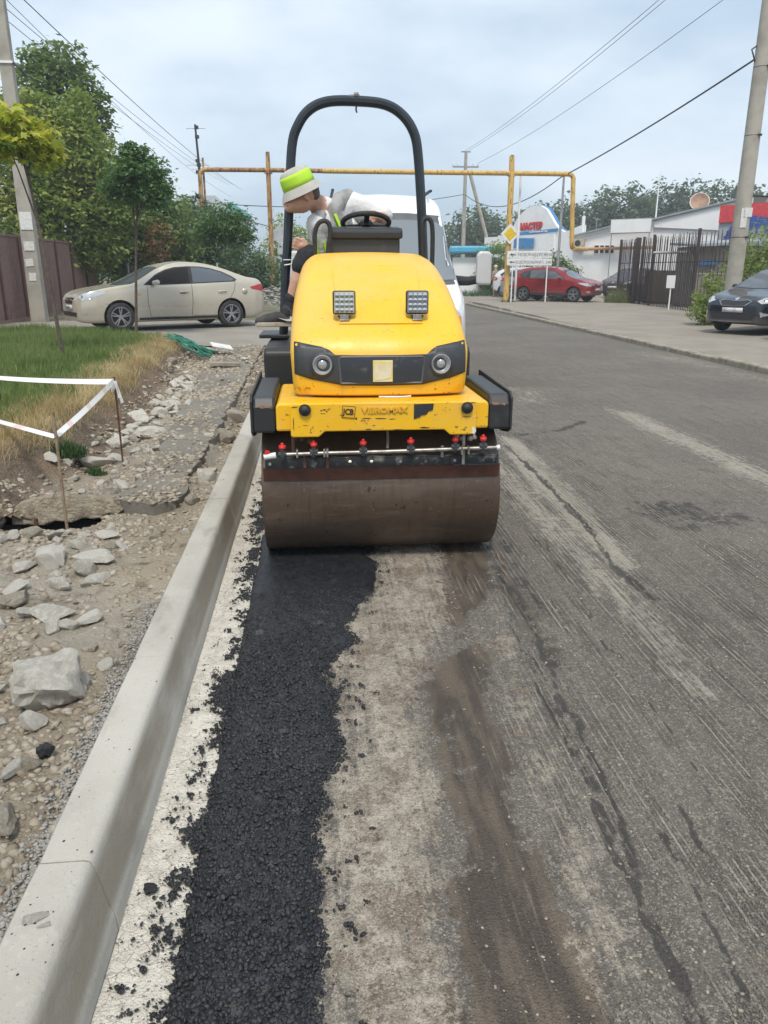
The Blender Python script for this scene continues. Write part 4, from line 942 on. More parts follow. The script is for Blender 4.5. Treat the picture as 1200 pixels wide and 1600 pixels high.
def smooth_path(P, n=6):
    P = [Vector(p) for p in P]; o = []
    for i in range(len(P) - 1):
        a, b, c, d = P[max(0, i - 1)], P[i], P[i + 1], P[min(len(P) - 1, i + 2)]
        for k in range(n):
            t = k / n; o.append(.5 * ((2 * b) + (c - a) * t + (2 * a - 5 * b + 4 * c - d) * t * t + (3 * b - a - 3 * c + d) * t ** 3))
    o.append(P[-1]); return o
hoop([(p.x, p.y) for p in smooth_path([(.012, 1.56, 0), (.012, 1.656, 0), (.014, 1.731, 0), (.035, 1.786, 0), (.071, 1.805, 0), (.102, 1.787, 0), (.109, 1.731, 0), (.095, 1.656, 0), (.093, 1.56, 0)])], .85)
hoop([(p.x, p.y) for p in smooth_path([(.686, 1.5, 0), (.686, 1.677, 0), (.682, 1.771, 0), (.689, 1.812, 0), (.713, 1.823, 0), (.737, 1.801, 0), (.747, 1.715, 0), (.746, 1.50, 0)])], .85)
# roll bar
RB = smooth_path([(-.235, 0, .95), (-.217, 0, 1.18), (-.196, 0, 1.484), (-.177, 0, 1.653), (-.153, 0, 1.942), (-.123, 0, 2.30), (-.076, 0, 2.436), (.003, 0, 2.529), (.122, 0, 2.577), (.303, 0, 2.584), (.494, 0, 2.568), (.614, 0, 2.508), (.693, 0, 2.405), (.725, 0, 2.271), (.752, 0, 1.948), (.77, 0, 1.634), (.79, 0, 1.18), (.80, 0, .95)], 5)
def sq_tube(path, w, d):
    mb = MB(); N = len(path); n = 8; rr = .35
    for i, p in enumerate(path):
        t = (path[min(i + 1, N - 1)] - path[max(i - 1, 0)]).normalized(); a = Vector((0, 1, 0)); b = t.cross(a).normalized()
        for u, v in ((1, rr), (rr, 1), (-rr, 1), (-1, rr), (-1, -rr), (-rr, -1), (rr, -1), (1, -rr)): mb.v.append(tuple(p + b * (u * w / 2) + a * (v * d / 2)))
    for i in range(N - 1):
        for k in range(n): mb.f.append((i * n + k, i * n + (k + 1) % n, (i + 1) * n + (k + 1) % n, (i + 1) * n + k))
    mb.f.append(tuple(range(n))); mb.f.append(tuple((N - 1) * n + k for k in range(n))); return mb
M_ROPS = simple('roll_bar_paint', (.014, .020, .028), .38, 0, (.025, .032, .042), 6)
sq_tube([Vector((p.x - .33, 1.45, p.z)) for p in RB], .062, .07).build('roll_bar', M_ROPS, roller, True, auto=40)
MB().tube([(-.02, 1.45, 2.553), (-.022, 1.45, 2.53), (-.016, 1.45, 2.515)], .006, 6).build('roll_bar_hook', M_BLK, roller, True)
MB().box((-.02, 1.45, 2.625), (.03, .05, .012)).box((-.03, 1.45, 2.616), (.07, .03, .008)).build('roll_bar_bracket', M_STEEL, roller)
# rear half: frame, platform, fenders, seat
MB().box((0, 1.55, .86), (.92, 1.35, .16)).build('rear_frame', M_YELC, roller, bevel=.012)
MB().box((0, 1.52, .985), (.96, .95, .05)).build('platform', M_BLK, roller, bevel=.006)
for s in (-1, 1):
    MB().prism([(.72, .79), (.72, 1.02), (.76, 1.05), (2.3, 1.05), (2.3, .79)], 'X', s * .47, s * .655).build('fender', M_BLK, roller, bevel=.016)
    MB().prism([(.735, .80), (.735, 1.045), (2.28, 1.045), (2.28, .80)], 'X', s * .44, s * .468).build('fender_liner', M_YELC, roller, bevel=.004)
MB().box((-.62, 1.55, 1.075), (.20, .45, .025)).build('step', M_BLK, roller, bevel=.006)
st_ = MB().box((0, 1.85, 1.33), (.48, .46, .10)).build('seat', M_RUB, roller, bevel=.03)
MB().box((0, 2.10, 1.50), (.46, .10, .32), (R(-8), 0, 0)).build('seat_back', M_RUB, roller, bevel=.03)
MB().box((0, 1.85, 1.14), (.36, .36, .28)).build('seat_base', M_BLK, roller)
MB().box((0, .50, .96), (.70, 1.0, .14)).build('engine_tray', M_BLK, roller)
MB().tube([(-.535, 1.41, 1.585), (-.49, 1.40, 1.585), (-.487, 1.44, 1.585)], .004, 6).build('cable_tie', M_WHITEP, roller)
MB().tube([(-.53, 1.405, 1.55), (-.40, 1.40, 1.57), (-.36, 1.2, 1.56)], .005, 6).build('thin_wire', M_WHITEP, roller)

# ================================================================== OPERATOR
def blob(name, prims, voxel, mat, parent, it=6):
    """capsule chains fused into one continuous skin by a voxel remesh"""
    bm = bmesh.new()
    for pts, rs in prims:
        pts = [Vector(p) for p in pts]; rs = rs if isinstance(rs, (list, tuple)) else [rs] * len(pts)
        dense, dr = [], []
        for i in range(len(pts) - 1):
            L = (pts[i + 1] - pts[i]).length; k = max(1, int(L / (min(rs[i], rs[i + 1]) * .35)))
            for j in range(k): dense.append(pts[i].lerp(pts[i + 1], j / k)); dr.append(rs[i] + (rs[i + 1] - rs[i]) * j / k)
        dense.append(pts[-1]); dr.append(rs[-1])
        for p, r_ in zip(dense, dr):
            bmesh.ops.create_icosphere(bm, subdivisions=2, radius=r_, matrix=Matrix.Translation(p))
    me = bpy.data.meshes.new(name); bm.to_mesh(me); bm.free()
    o = bpy.data.objects.new(name, me); COL.objects.link(o)
    m = o.modifiers.new('r', 'REMESH'); m.mode = 'VOXEL'; m.voxel_size = voxel
    s_ = o.modifiers.new('s', 'SMOOTH'); s_.factor = .6; s_.iterations = it
    bpy.context.view_layer.update()
    m2 = bpy.data.meshes.new_from_object(o.evaluated_get(bpy.context.evaluated_depsgraph_get()))
    bpy.data.objects.remove(o); m2.name = name
    return link(name, m2, mat, parent, True)
M_SKIN = simple('skin', (.60, .345, .25), .55, 0, (.53, .28, .19), 9, bump=.05)
M_SHIRT = simple('white_cotton', (.74, .735, .73), .85, 0, (.66, .655, .65), 6, bump=.35, bs=12, bd=.04)
M_VEST = simple('grey_vest', (.36, .355, .35), .8, 0, (.22, .215, .21), 11, bump=.5, bs=14, bd=.04)
M_LIME = simple('lime_fabric', (.50, .80, .05), .7, 0, (.42, .70, .04), 8)
M_BLKF = simple('black_fabric', (.018, .018, .022), .85, 0, (.035, .034, .04), 12, bump=.4, bs=30, bd=.02)
M_HATG = simple('grey_hat_cloth', (.48, .46, .43), .85, 0, (.40, .385, .36), 10, bump=.3, bs=160)
op = empty('person', (.33, 5.95, 1.39), 0, 'roller operator in lime-banded bucket hat and grey vest leaning out to look down', 'person')
OFF = Vector((.33, 5.95, 1.39))
def L(*p): return tuple(Vector(p) - OFF)
hip, chest, nk, hd = L(.31, 5.98, 1.48), L(.19, 5.80, 1.76), L(.045, 5.67, 1.945), L(-.075, 5.58, 1.985)
rs_, re_, rw_ = L(.03, 5.62, 1.84), L(.045, 5.66, 1.66), L(-.035, 5.575, 1.655)
ls_, le_, lw_ = L(.27, 5.82, 1.955), L(.50, 5.74, 1.87), L(.45, 5.48, 1.85)
rh, rk, ra = L(.22, 5.90, 1.46), L(-.055, 5.56, 1.585), L(-.165, 5.56, 1.30)
lh, lk, la = L(.40, 5.90, 1.46), L(.48, 5.52, 1.50), L(.46, 5.55, 1.08)
HX = Vector((-.035, -.135, .0))
def H(*p): return tuple(Vector(L(*p)) + HX)
prims = [([hip, chest, nk], [.13, .125, .07]), ([nk, L(.0, 5.635, 1.965), H(-.02, 5.73, 1.99)], [.066, .063, .062]),
         ([H(-.02, 5.72, 2.02), H(-.05, 5.715, 2.03)], .090), ([H(-.03, 5.715, 1.96), H(-.075, 5.70, 1.945)], [.078, .066]), ([H(-.10, 5.69, 1.925), H(-.118, 5.685, 1.915)], [.042, .032]),
         ([H(-.125, 5.685, 1.955), H(-.150, 5.675, 1.940)], [.014, .013]), ([H(-.01, 5.630, 1.985), H(.01, 5.630, 1.968)], [.019, .014]),
         ([rs_, re_, rw_], [.05, .043, .030]), ([ls_, le_, lw_], [.05, .044, .032]),
         ([rh, rk], [.088, .062]), ([rk, L(-.11, 5.555, 1.45), ra], [.060, .055, .036]), ([lh, lk, la], [.088, .062, .038])]
def hand(w, d, palm_r, curl, s, spread):
    """w wrist, d finger direction, palm_r thumb side, curl direction of bending"""
    w, d, t, c = Vector(w), Vector(d).normalized(), Vector(palm_r).normalized(), Vector(curl).normalized(); out = []
    out.append(([w, w + d * .05 * s], [.028 * s, .030 * s]))
    for i, (k, l) in enumerate(((-1.5, .85), (-.5, .97), (.5, 1.0), (1.5, .92))):
        b = w + d * .07 * s + t * k * .0235 * s; p1 = b + d * .034 * l * s + c * .012 * s; p2 = p1 + (d * .1 + c * .9) * .032 * l * s; p3 = p2 + (-d * .8 + c * .5) * .024 * l * s
        out.append(([w + d * .03 * s + t * k * .014 * s, b, p1, p2, p3], [.012 * s, .0108 * s, .0100 * s, .0092 * s, .0085 * s]))
    tb = w + d * .02 * s + t * .028 * s
    out.append(([tb, tb + t * .022 * s + d * .03 * s + c * .012 * s, tb + t * .012 * s + d * .055 * s + c * .032 * s], [.014 * s, .0125 * s, .0105 * s])); return out
prims += hand(rw_, (-.85, -.35, .42), (.35, -.2, .9), (-.35, .92, -.05), .95, 0)
prims += hand(lw_, (-.72, -.60, .10), (-.2, .1, 1), (.2, -.3, -.95), .92, 0)
body = blob('body', prims, .0055, M_SKIN, op)
for sx in ((-.104, 5.655, 1.968),): MB().lathe([(0, -.009), (.007, -.006), (.009, 0), (.007, .006), (0, .009)], 8, H(*sx)).build('eye', M_RUB, body, True)
MB().tube([H(-.124, 5.657, 1.925), H(-.140, 5.672, 1.920), H(-.146, 5.69, 1.919)], .004, 6).build('mouth', simple('lips', (.28, .10, .08), .6), body, True)
blob('hair', [([H(.035, 5.71, 2.03), H(.045, 5.73, 2.01)], [.055, .05])], .008, simple('cropped_grey_hair', (.16, .13, .11), .8), body, 3)
blob('shirt', [([hip, chest, L(.11, 5.72, 1.88)], [.15, .155, .10]), ([L(.16, 5.79, 1.90), ls_, L(.39, 5.78, 1.925), L(.495, 5.745, 1.88)], [.10, .098, .085, .072]), ([L(.10, 5.71, 1.85), L(.04, 5.63, 1.815), L(.04, 5.65, 1.74)], [.10, .085, .075]), ([L(.095, 5.70, 1.925), L(.075, 5.69, 1.925)], [.078, .074])], .007, M_SHIRT, op, 4)
blob('vest', [([L(.27, 5.90, 1.50), L(.20, 5.80, 1.66), L(.15, 5.74, 1.80)], [.16, .165, .145]), ([L(.25, 5.80, 2.01), L(.20, 5.75, 1.985), L(.145, 5.665, 1.91), L(.155, 5.65, 1.80)], [.055, .058, .06, .065]), ([L(.055, 5.62, 1.86), L(.05, 5.60, 1.78), L(.07, 5.60, 1.64)], [.055, .065, .07]), ([L(.22, 5.92, 1.95), L(.28, 5.96, 1.7)], [.09, .11])], .007, M_VEST, op, 4)
for P_ in ([(.020, 5.545, 1.74), (.022, 5.540, 1.68), (.032, 5.540, 1.62)], [(.075, 5.535, 1.70), (.085, 5.538, 1.66), (.105, 5.54, 1.60)], [(.155, 5.598, 1.88), (.185, 5.592, 1.81), (.225, 5.60, 1.73)]):
    MB().tube([L(*p) for p in smooth_path(P_, 4)], .028, 8, flat=(1, .4)).build('lime_stripe', M_LIME, op, True)
blob('shorts', [([hip, L(.30, 5.96, 1.42)], [.15, .15]), ([rh, L(.08, 5.72, 1.56), L(-.03, 5.58, 1.60), L(-.075, 5.555, 1.545)], [.12, .105, .092, .078]), ([lh, lk], [.12, .09])], .008, M_BLKF, op, 4)
hat = empty('bucket_hat', H(-.040, 5.715, 2.040)); hat.parent = op
up = Vector((-.40, -.14, .905)).normalized(); hat.rotation_euler = up.to_track_quat('Z', 'Y').to_euler()
MB().lathe([(.112, .035), (.108, .075), (.100, .105), (.085, .122), (.05, .132), (0, .134)], 32).build('crown', M_HATG, hat, True)
MB().lathe([(.1145, .012), (.1135, .045), (.1095, .080), (.1035, .100)], 32, caps=False).build('hat_band', M_LIME, hat, True).modifiers.new('t', 'SOLIDIFY').thickness = .003
MB().lathe([(.110, .022), (.128, .0), (.142, -.022), (.150, -.036), (.147, -.037), (.137, -.022), (.122, -.002), (.106, .018)], 32, caps=False).build('brim', M_HATG, hat, True)
# shoe and sock
ft = empty('shoe', L(-.20, 5.55, 1.155)); ft.parent = op; ft.rotation_euler = (0, 0, R(188))
M_SHOE = simple('dark_mesh_shoe', (.045, .042, .042), .8, 0, (.075, .07, .068), 20, bump=.4, bs=200)
blob('upper', [([(-.055, 0, .045), (-.03, 0, .075), (-.02, 0, .105)], [.044, .045, .043]), ([(-.05, 0, .04), (.06, 0, .045), (.14, .0, .032), (.19, 0, .022)], [.042, .046, .042, .028])], .006, M_SHOE, ft, 3)
sole = [(.215 + .0, 0), (.20, .032), (.15, .047), (.08, .046), (0, .038), (-.07, .038), (-.098, .02), (-.102, 0), (-.098, -.02), (-.07, -.038), (0, -.038), (.08, -.046), (.15, -.047), (.20, -.032)]
MB().prism(sole, 'Z', -.012, .018).build('sole', simple('dusty_sole', (.45, .40, .33), .8, 0, (.33, .29, .23), 15), ft, bevel=.006)
MB().prism([(-.045, .045), (-.03, .024), (.0, .026), (.06, .048), (.005, .038), (-.02, .040), (-.028, .060)], 'Y', .036, .051).build('side_stripe', M_WHITEP, ft)
for i in range(4): MB().beam((.03 + .022 * i, -.025, .088 - .010 * i), (.03 + .022 * i, .025, .088 - .010 * i), .006, .006).build('lace', M_RUB, ft)
blob('sock', [([L(-.160, 5.557, 1.335), ra, L(-.185, 5.552, 1.23)], [.045, .043, .046])], .006, M_BLKF, op, 3)
blob('shoe', [([L(.46, 5.53, 1.05), L(.46, 5.40, 1.035)], [.045, .04])], .008, M_SHOE, op, 3)
# ================================================================== VEHICLES
def paint(name, col, flake=.0, rough=.28):
    n = NT(name); c = n.mix(n.ramp(n.noise(1.3, detail=4), .3, .7), col, tuple(q * .9 for q in col)); x, y, z = n.sep()
    dust = n.math('MULTIPLY', n.ramp(n.math('ADD', z, n.math('MULTIPLY', n.noise(5, detail=4), .25)), .70, .28), .45)
    c = n.mix(dust, c, (.26, .23, .19)); r = n.math('ADD', rough, n.math('MULTIPLY', dust, .5))
    return n.done(c, r, flake, n.bump(n.noise(40, detail=3), .01, .002), .5, coat=.6)
M_CARGLASS = NT('car_glass').done((.030, .036, .042), .06, 0, None, .7)
M_CARGLASSB = NT('bluish_tinted_glass').done((.10, .115, .135), .10, 0, None, .8)
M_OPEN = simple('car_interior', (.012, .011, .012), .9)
M_TRIM = simple('black_trim', (.022, .022, .024), .5)
M_ALLOY = simple('alloy_wheel', (.46, .46, .47), .32, .85, (.33, .33, .34), 12)
M_LAMPC = NT('clear_lamp').done((.55, .56, .57), .10, .35, None, .7)
M_LAMPR = NT('red_lamp').done((.50, .02, .025), .15, 0, None, .6)
M_LAMPO = NT('amber_lamp').done((.75, .28, .03), .2, 0, None, .6)
M_PLATE = simple('number_plate', (.62, .62, .60), .5, 0, (.45, .45, .44), 9)
M_TYRE = simple('tyre_rubber', (.022, .021, .021), .8, 0, (.055, .05, .045), 8)

def smooth1(xs, v, w):
    d = xs[1] - xs[0]; k = max(1, int(w / d)) | 1; ker = np.hanning(k + 2)[1:-1]; ker /= ker.sum()
    p = np.pad(v, k // 2, mode='edge'); return np.convolve(p, ker, 'valid')
def cr(P, n):
    P = np.asarray(P); out = []; N = len(P)
    for i in range(N - 1):
        a, b, c, d = P[max(0, i - 1)], P[i], P[i + 1], P[min(N - 1, i + 2)]
        for k in range(n):
            t = k / n; out.append(.5 * (2 * b + (c - a) * t + (2 * a - 5 * b + 4 * c - d) * t * t + (3 * b - a - 3 * c + d) * t ** 3))
    out.append(P[-1]); return np.array(out)

def wheel(parent, x, y, r, side, spokes=5, w=.20, mat=None):
    W = empty('wheel', (x, y, r)); W.parent = parent; s = side
    MB().lathe([(r * .66, -w / 2 + .01), (r * .86, -w / 2), (r * .96, -w / 2 + .018), (r, -w / 2 + .045), (r, w / 2 - .045), (r * .96, w / 2 - .018), (r * .86, w / 2), (r * .66, w / 2 - .01)], 40, axis='Y', caps=False).build('tyre', M_TYRE, W, True, auto=50)
    rim = MB().lathe([(r * .60, w / 2 * s * .2), (r * .62, s * (w / 2 - .03)), (r * .67, s * (w / 2 - .012)), (r * .69, s * (w / 2 - .004)), (r * .66, s * (w / 2 - .002))], 40, axis='Y', caps=False).build('rim', mat or M_ALLOY, W, True, auto=50)
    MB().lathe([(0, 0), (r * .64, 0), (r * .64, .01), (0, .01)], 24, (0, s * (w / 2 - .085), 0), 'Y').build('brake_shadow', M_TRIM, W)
    for k in range(spokes):
        for d in (-.12, .12):
            a = 2 * math.pi * k / spokes + d + .3; b = 2 * math.pi * k / spokes + d * 1.35 + .3
            MB().beam((r * .12 * math.cos(a), s * (w / 2 - .03), r * .12 * math.sin(a)), (r * .65 * math.cos(b), s * (w / 2 - .022), r * .65 * math.sin(b)), .026, .022, (0, 1, 0)).build('spoke', mat or M_ALLOY, W, bevel=.004)
    MB().lathe([(0, 0), (r * .17, 0), (r * .15, s * .012), (0, s * .014)], 18, (0, s * (w / 2 - .032), 0), 'Y').build('hub_cap', mat or M_ALLOY, W, True)
    return W

def car(name, label, cat, sp, loc, rz, pm, group=None):
    root = empty(name, loc, rz, label, cat, group); L_ = sp['L']; xs = np.linspace(0, L_, int(L_ / .022)); f = lambda k, w=.10: smooth1(xs, np.interp(xs, *zip(*sp[k])), w)
    w_, zb, zB, zT = f('w', .12), f('zb'), f('zB', sp.get('sb', .12)), f('zT', sp.get('st', .14)); tum = sp.get('tum', .23)
    rows = []; NR = 5
    for i, x in enumerate(xs):
        g = min(1, max(0, (zT[i] - zB[i] - .03) / .36)); w = w_[i]; yr = w * (.93 - tum * g); h = zT[i] - zB[i]; mid = zb[i] + (zB[i] - zb[i]) * .5
        P = [(w * .80, zb[i]), (w * .95, zb[i] + .025), (w * .985, zb[i] + (mid - zb[i]) * .55), (w, mid + .04), (w * .985, zB[i] - .09), (w * .955, zB[i]), (w * .955 - (w * .955 - yr) * .45, zB[i] + h * .5), (yr, zB[i] + h * .86), (yr * .93, zB[i] + h * .945), (yr * .6, zT[i] - .010 - .012 * g), (0, zT[i])]
        rows.append(cr(P, NR))
    A = np.array(rows); n = A.shape[1]; nx = len(xs)
    V = np.concatenate([np.stack([np.repeat(xs[:, None], n, 1), s * A[:, :, 0], A[:, :, 1]], -1).reshape(-1, 3) for s in (-1, 1)])
    i = np.arange(nx - 1)[:, None] * n + np.arange(n - 1)[None]; q = np.stack([i, i + 1, i + 1 + n, i + n], -1).reshape(-1, 4); F = np.concatenate([q, q[:, ::-1] + nx * n]); j_ = np.arange(n - 1); o2 = nx * n; last = (nx - 1) * n
    F = np.concatenate([F, np.stack([j_ + o2, j_ + 1 + o2, j_ + 1, j_], -1), np.stack([last + j_, last + j_ + 1, last + j_ + 1 + o2, last + j_ + o2], -1)])
    bv = BVHTree.FromPolygons([Vector(v) for v in V], [tuple(int(k) for k in f_) for f_ in F])
    wr = sp['r']; arch = wr * sp.get('arch', 1.17); c = V[F].mean(1); kill = np.zeros(len(F), bool)
    for wx in sp['wx']:
        kill |= (np.hypot(c[:, 0] - wx, c[:, 2] - wr) < arch) & (np.abs(c[:, 1]) > .5) & (c[:, 2] < wr + arch)
    F2 = F[~kill]; used = set(F[kill].ravel()) & set(F2.ravel())
    for k in used:
        for wx in sp['wx']:
            d = np.hypot(V[k, 0] - wx, V[k, 2] - wr)
            if d < arch * 1.12: s_ = arch / max(d, 1e-4); V[k, 0] = wx + (V[k, 0] - wx) * s_; V[k, 2] = wr + (V[k, 2] - wr) * s_
    me = np_mesh('body', V, F2, [pm]); bm = bmesh.new(); bm.from_mesh(me); bmesh.ops.remove_doubles(bm, verts=bm.verts, dist=.0008)
    bmesh.ops.recalc_face_normals(bm, faces=bm.faces); bm.to_mesh(me); bm.free()
    body = link('body', me, None, root, True, auto=38)
    for wx in sp['wx']:
        for s in (-1, 1):
            m = MB(); k = 18
            for a in np.linspace(-.35, math.pi + .35, k):
                for yy in (.42, w_[int(wx / L_ * (nx - 1))] - .012): m.v.append((wx + arch * .985 * math.cos(a), s * yy, max(.16, wr + arch * .985 * math.sin(a))))
            for j in range(k - 1): m.f.append((j * 2, j * 2 + 1, j * 2 + 3, j * 2 + 2))
            m.build('arch_liner', M_TRIM, root)
            wheel(root, wx, s * (sp['track'] / 2), wr, s, sp.get('spokes', 5), sp.get('ww', .20), sp.get('wm'))
    m = MB().box((L_ / 2, 0, sp['zb'][2][1] + .04), (L_ * .82, 1.2, .06)).build('underbody', M_TRIM, root)
    def side(s):
        def cast(u, v):
            h = bv.ray_cast(Vector((u, s * 3, v)), Vector((0, -s, 0)))
            if h[0] is None: return None
            q_ = h[1]; return h[0], (q_ if q_.y * s > 0 else -q_)
        return cast
    def ends_(d):
        def cast(u, v):
            h = bv.ray_cast(Vector((-2 if d > 0 else L_ + 2, u, v)), Vector((d, 0, 0)))
            if h[0] is None: return None
            q_ = h[1]; return h[0], (q_ if q_.x * d < 0 else -q_)
        return cast
    def diag(s, d=1):
        dv = Vector((d * .8, -s * .6, 0)); ux = Vector((d * .6, s * .8, 0))
        o0 = Vector((0 if d > 0 else L_, s * .75, 0)) - dv * 3
        def cast(u, v):
            h = bv.ray_cast(o0 + ux * u + Vector((0, 0, v)), dv)
            if h[0] is None: return None
            q_ = h[1]; return h[0], (q_ if q_.dot(dv) < 0 else -q_)
        return cast
    def put(nm, polys, cast, mat, off=.004, grid=.06, par=None, thick=0):
        o = link(nm, patch_mesh(nm, polys, cast, grid, off), mat, par or root, True)
        if thick: md = o.modifiers.new('t', 'SOLIDIFY'); md.thickness = thick; md.offset = 1
        return o
    def strip(nm, pts, cast, wd, mat, off=.003, par=None):
        m = MB(); q = [cast(u, v) for u, v in pts]; q = [p for p in q if p]
        if len(q) > 1: return m.tube([p + nn * off for p, nn in q], wd / 2, 5).build(nm, mat, par or root, True)
    def dense(pts, k=6):
        o = []
        for a, b in zip(pts[:-1], pts[1:]):
            for j in range(k): o.append((a[0] + (b[0] - a[0]) * j / k, a[1] + (b[1] - a[1]) * j / k))
        return o + [pts[-1]]
    sp['details'](root, dict(side=side, ends=ends_, diag=diag, put=put, strip=strip, dense=dense, body=body, L=L_))
    return root

def mirror_(root, x, s, y, z, pm):
    m = blob('mirror', [([(x, s * y, z), (x + .03, s * (y + .13), z + .01)], [.055, .062])], .012, pm, root, 4)
    MB().beam((x, s * (y - .09), z - .04), (x, s * y, z - .02), .05, .03).build('mirror_arm', M_TRIM, root)

# ---- the gold saloon
def sedan_details(root, k):
    P = root['pm_']; put, strip, dense = k['put'], k['strip'], k['dense']
    pm = bpy.data.materials[P]
    for s in (-1, 1):
        S = k['side'](s)
        fw = [(1.50, 1.01), (1.78, 1.195), (2.02, 1.30), (2.25, 1.355), (2.50, 1.375), (2.55, 1.375), (2.52, 1.03), (1.62, 1.005)]
        rw = [(2.60, 1.035), (2.63, 1.375), (2.85, 1.37), (3.10, 1.335), (3.35, 1.265), (3.56, 1.165), (3.64, 1.105), (3.60, 1.075)]
        tr = [(1.44, .995), (1.76, 1.215), (2.01, 1.325), (2.24, 1.380), (2.55, 1.40), (2.86, 1.395), (3.12, 1.36), (3.38, 1.285), (3.60, 1.18), (3.71, 1.10), (3.64, 1.055), (2.56, 1.012), (1.60, .985)]
        put('window_surround', [tr], S, M_TRIM, .002, .05)
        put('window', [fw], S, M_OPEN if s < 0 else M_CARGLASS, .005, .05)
        put('window', [rw], S, M_CARGLASSB, .005, .05)
        strip('quarter_divider', [(3.35, 1.08), (3.36, 1.265)], S, .012, M_TRIM, .006)
        strip('door_seam', dense([(1.52, .97), (1.50, .60), (1.55, .30), (2.52, .28), (2.56, .62), (2.56, 1.0)], 12), S, .010, M_TRIM, .0)
        strip('door_seam', dense([(2.56, .30), (3.20, .30), (3.40, .52), (3.62, .86), (3.66, 1.06)], 12), S, .010, M_TRIM, .0)
        for hx in (2.36, 3.30): put('door_handle', [[(hx - .10, .815), (hx - .10, .85), (hx + .11, .862), (hx + .11, .825)]], S, pm, .012, .05, thick=.015)
        put('door_handle_recess', [[(2.27, .795), (2.27, .825), (2.40, .83), (2.40, .80)]], S, M_TRIM, .003)
        put('sill_strip', [[(1.28, .235), (1.28, .285), (3.18, .285), (3.18, .235)]], S, M_TRIM, .003, .1)
        put('bumper_seam', [[(.78, .58), (.55, .60), (.55, .606), (.78, .586)]], S, M_TRIM, .002)
        put('fuel_flap', [[(3.90 + .07 * math.cos(a), .83 + .07 * math.sin(a)) for a in np.linspace(0, 6.2, 14)]], S, pm, .004, .1, thick=.004)
        put('marker_lamp', [[(1.28, .77), (1.28, .795), (1.36, .80), (1.36, .775)]], S, M_LAMPO, .004)
        mirror_(root, 1.66, s, .93, 1.04, pm)
        D = k['diag'](s)
        put('headlight', [[(.03, .66), (-.07, .71), (-.12, .76), (.05, .825), (.30, .87), (.47, .875), (.38, .785), (.20, .71)]], D, M_LAMPC, .006, .04)
        put('headlight_bulb', [[(.02 + .055 * math.cos(a), .755 + .04 * math.sin(a)) for a in np.linspace(0, 6, 10)], [(.17 + .05 * math.cos(a), .785 + .04 * math.sin(a)) for a in np.linspace(0, 6, 10)]], D, M_CHROME, .009, .2)
        put('fog_lamp', [[(.0, .36), (.0, .405), (.12, .41), (.14, .375)]], D, M_LAMPC, .004)
        D2 = k['diag'](s, -1)
        put('tail_light', [[(-.10, .80), (-.16, .97), (.10, 1.0), (.34, .93), (.30, .88), (.10, .84)]], D2, M_LAMPR, .005, .05)
    E_ = k['ends'](1)
    put('windscreen', [[(-.66, 1.015), (-.56, 1.30), (-.50, 1.36), (-.25, 1.385), (.25, 1.385), (.50, 1.36), (.56, 1.30), (.66, 1.015), (.3, .99), (-.3, .99)]], E_, M_CARGLASSB, .006, .06)
    put('grille', [[(-.30, .60), (-.34, .70), (-.30, .725), (.30, .725), (.34, .70), (.30, .60)]], E_, M_TRIM, .006, .06)
    for z in (.625, .655, .685, .712): put('grille_bar', [[(-.31, z), (-.31, z + .010), (.31, z + .010), (.31, z)]], E_, M_CHROME, .014, .1)
    put('maker_badge', [[(.06 * math.cos(a), .672 + .032 * math.sin(a)) for a in np.linspace(0, 6.1, 14)]], E_, M_CHROME, .022, .2)
    put('number_plate', [[(-.26, .465), (-.26, .57), (.26, .57), (.26, .465)]], E_, M_PLATE, .016, .2, thick=.006)
    text_mesh('plate_text', 'K 326 EA', .075, M_TRIM, root, (-.03, 0, .517), (R(90), 0, R(-90)), .001)
    put('lower_intake', [[(-.56, .33), (-.60, .42), (.60, .42), (.56, .33)]], E_, M_TRIM, .005, .08)
    for z in (.355, .385): put('intake_bar', [[(-.5, z), (-.5, z + .008), (.5, z + .008), (.5, z)]], E_, M_BLKP, .010, .1)
    put('bumper_lip', [[(-.6, .21), (-.62, .27), (.62, .27), (.6, .21)]], E_, M_TRIM, .004, .1)
    for s in (-1, 1): strip('bonnet_seam', [(s * .64, z) for z in (.80, .83, .86, .90, .94, .975)], E_, .008, M_TRIM, .0)
    B_ = k['ends'](-1)
    put('rear_window', [[(-.58, 1.13), (-.50, 1.33), (.50, 1.33), (.58, 1.13)]], B_, M_CARGLASS, .005, .08)
    MB().tube([(1.20, -.45, 1.0), (1.24, -.2, 1.018), (1.2, .1, 1.01)], .008, 6).build('wiper', M_TRIM, root)
    MB().tube([(1.23, .55, .99), (1.26, .3, 1.015), (1.24, .02, 1.016)], .008, 6).build('wiper', M_TRIM, root)
    MB().box((2.1, 0, .8), (1.3, 1.2, .5)).build('cabin', M_OPEN, root)
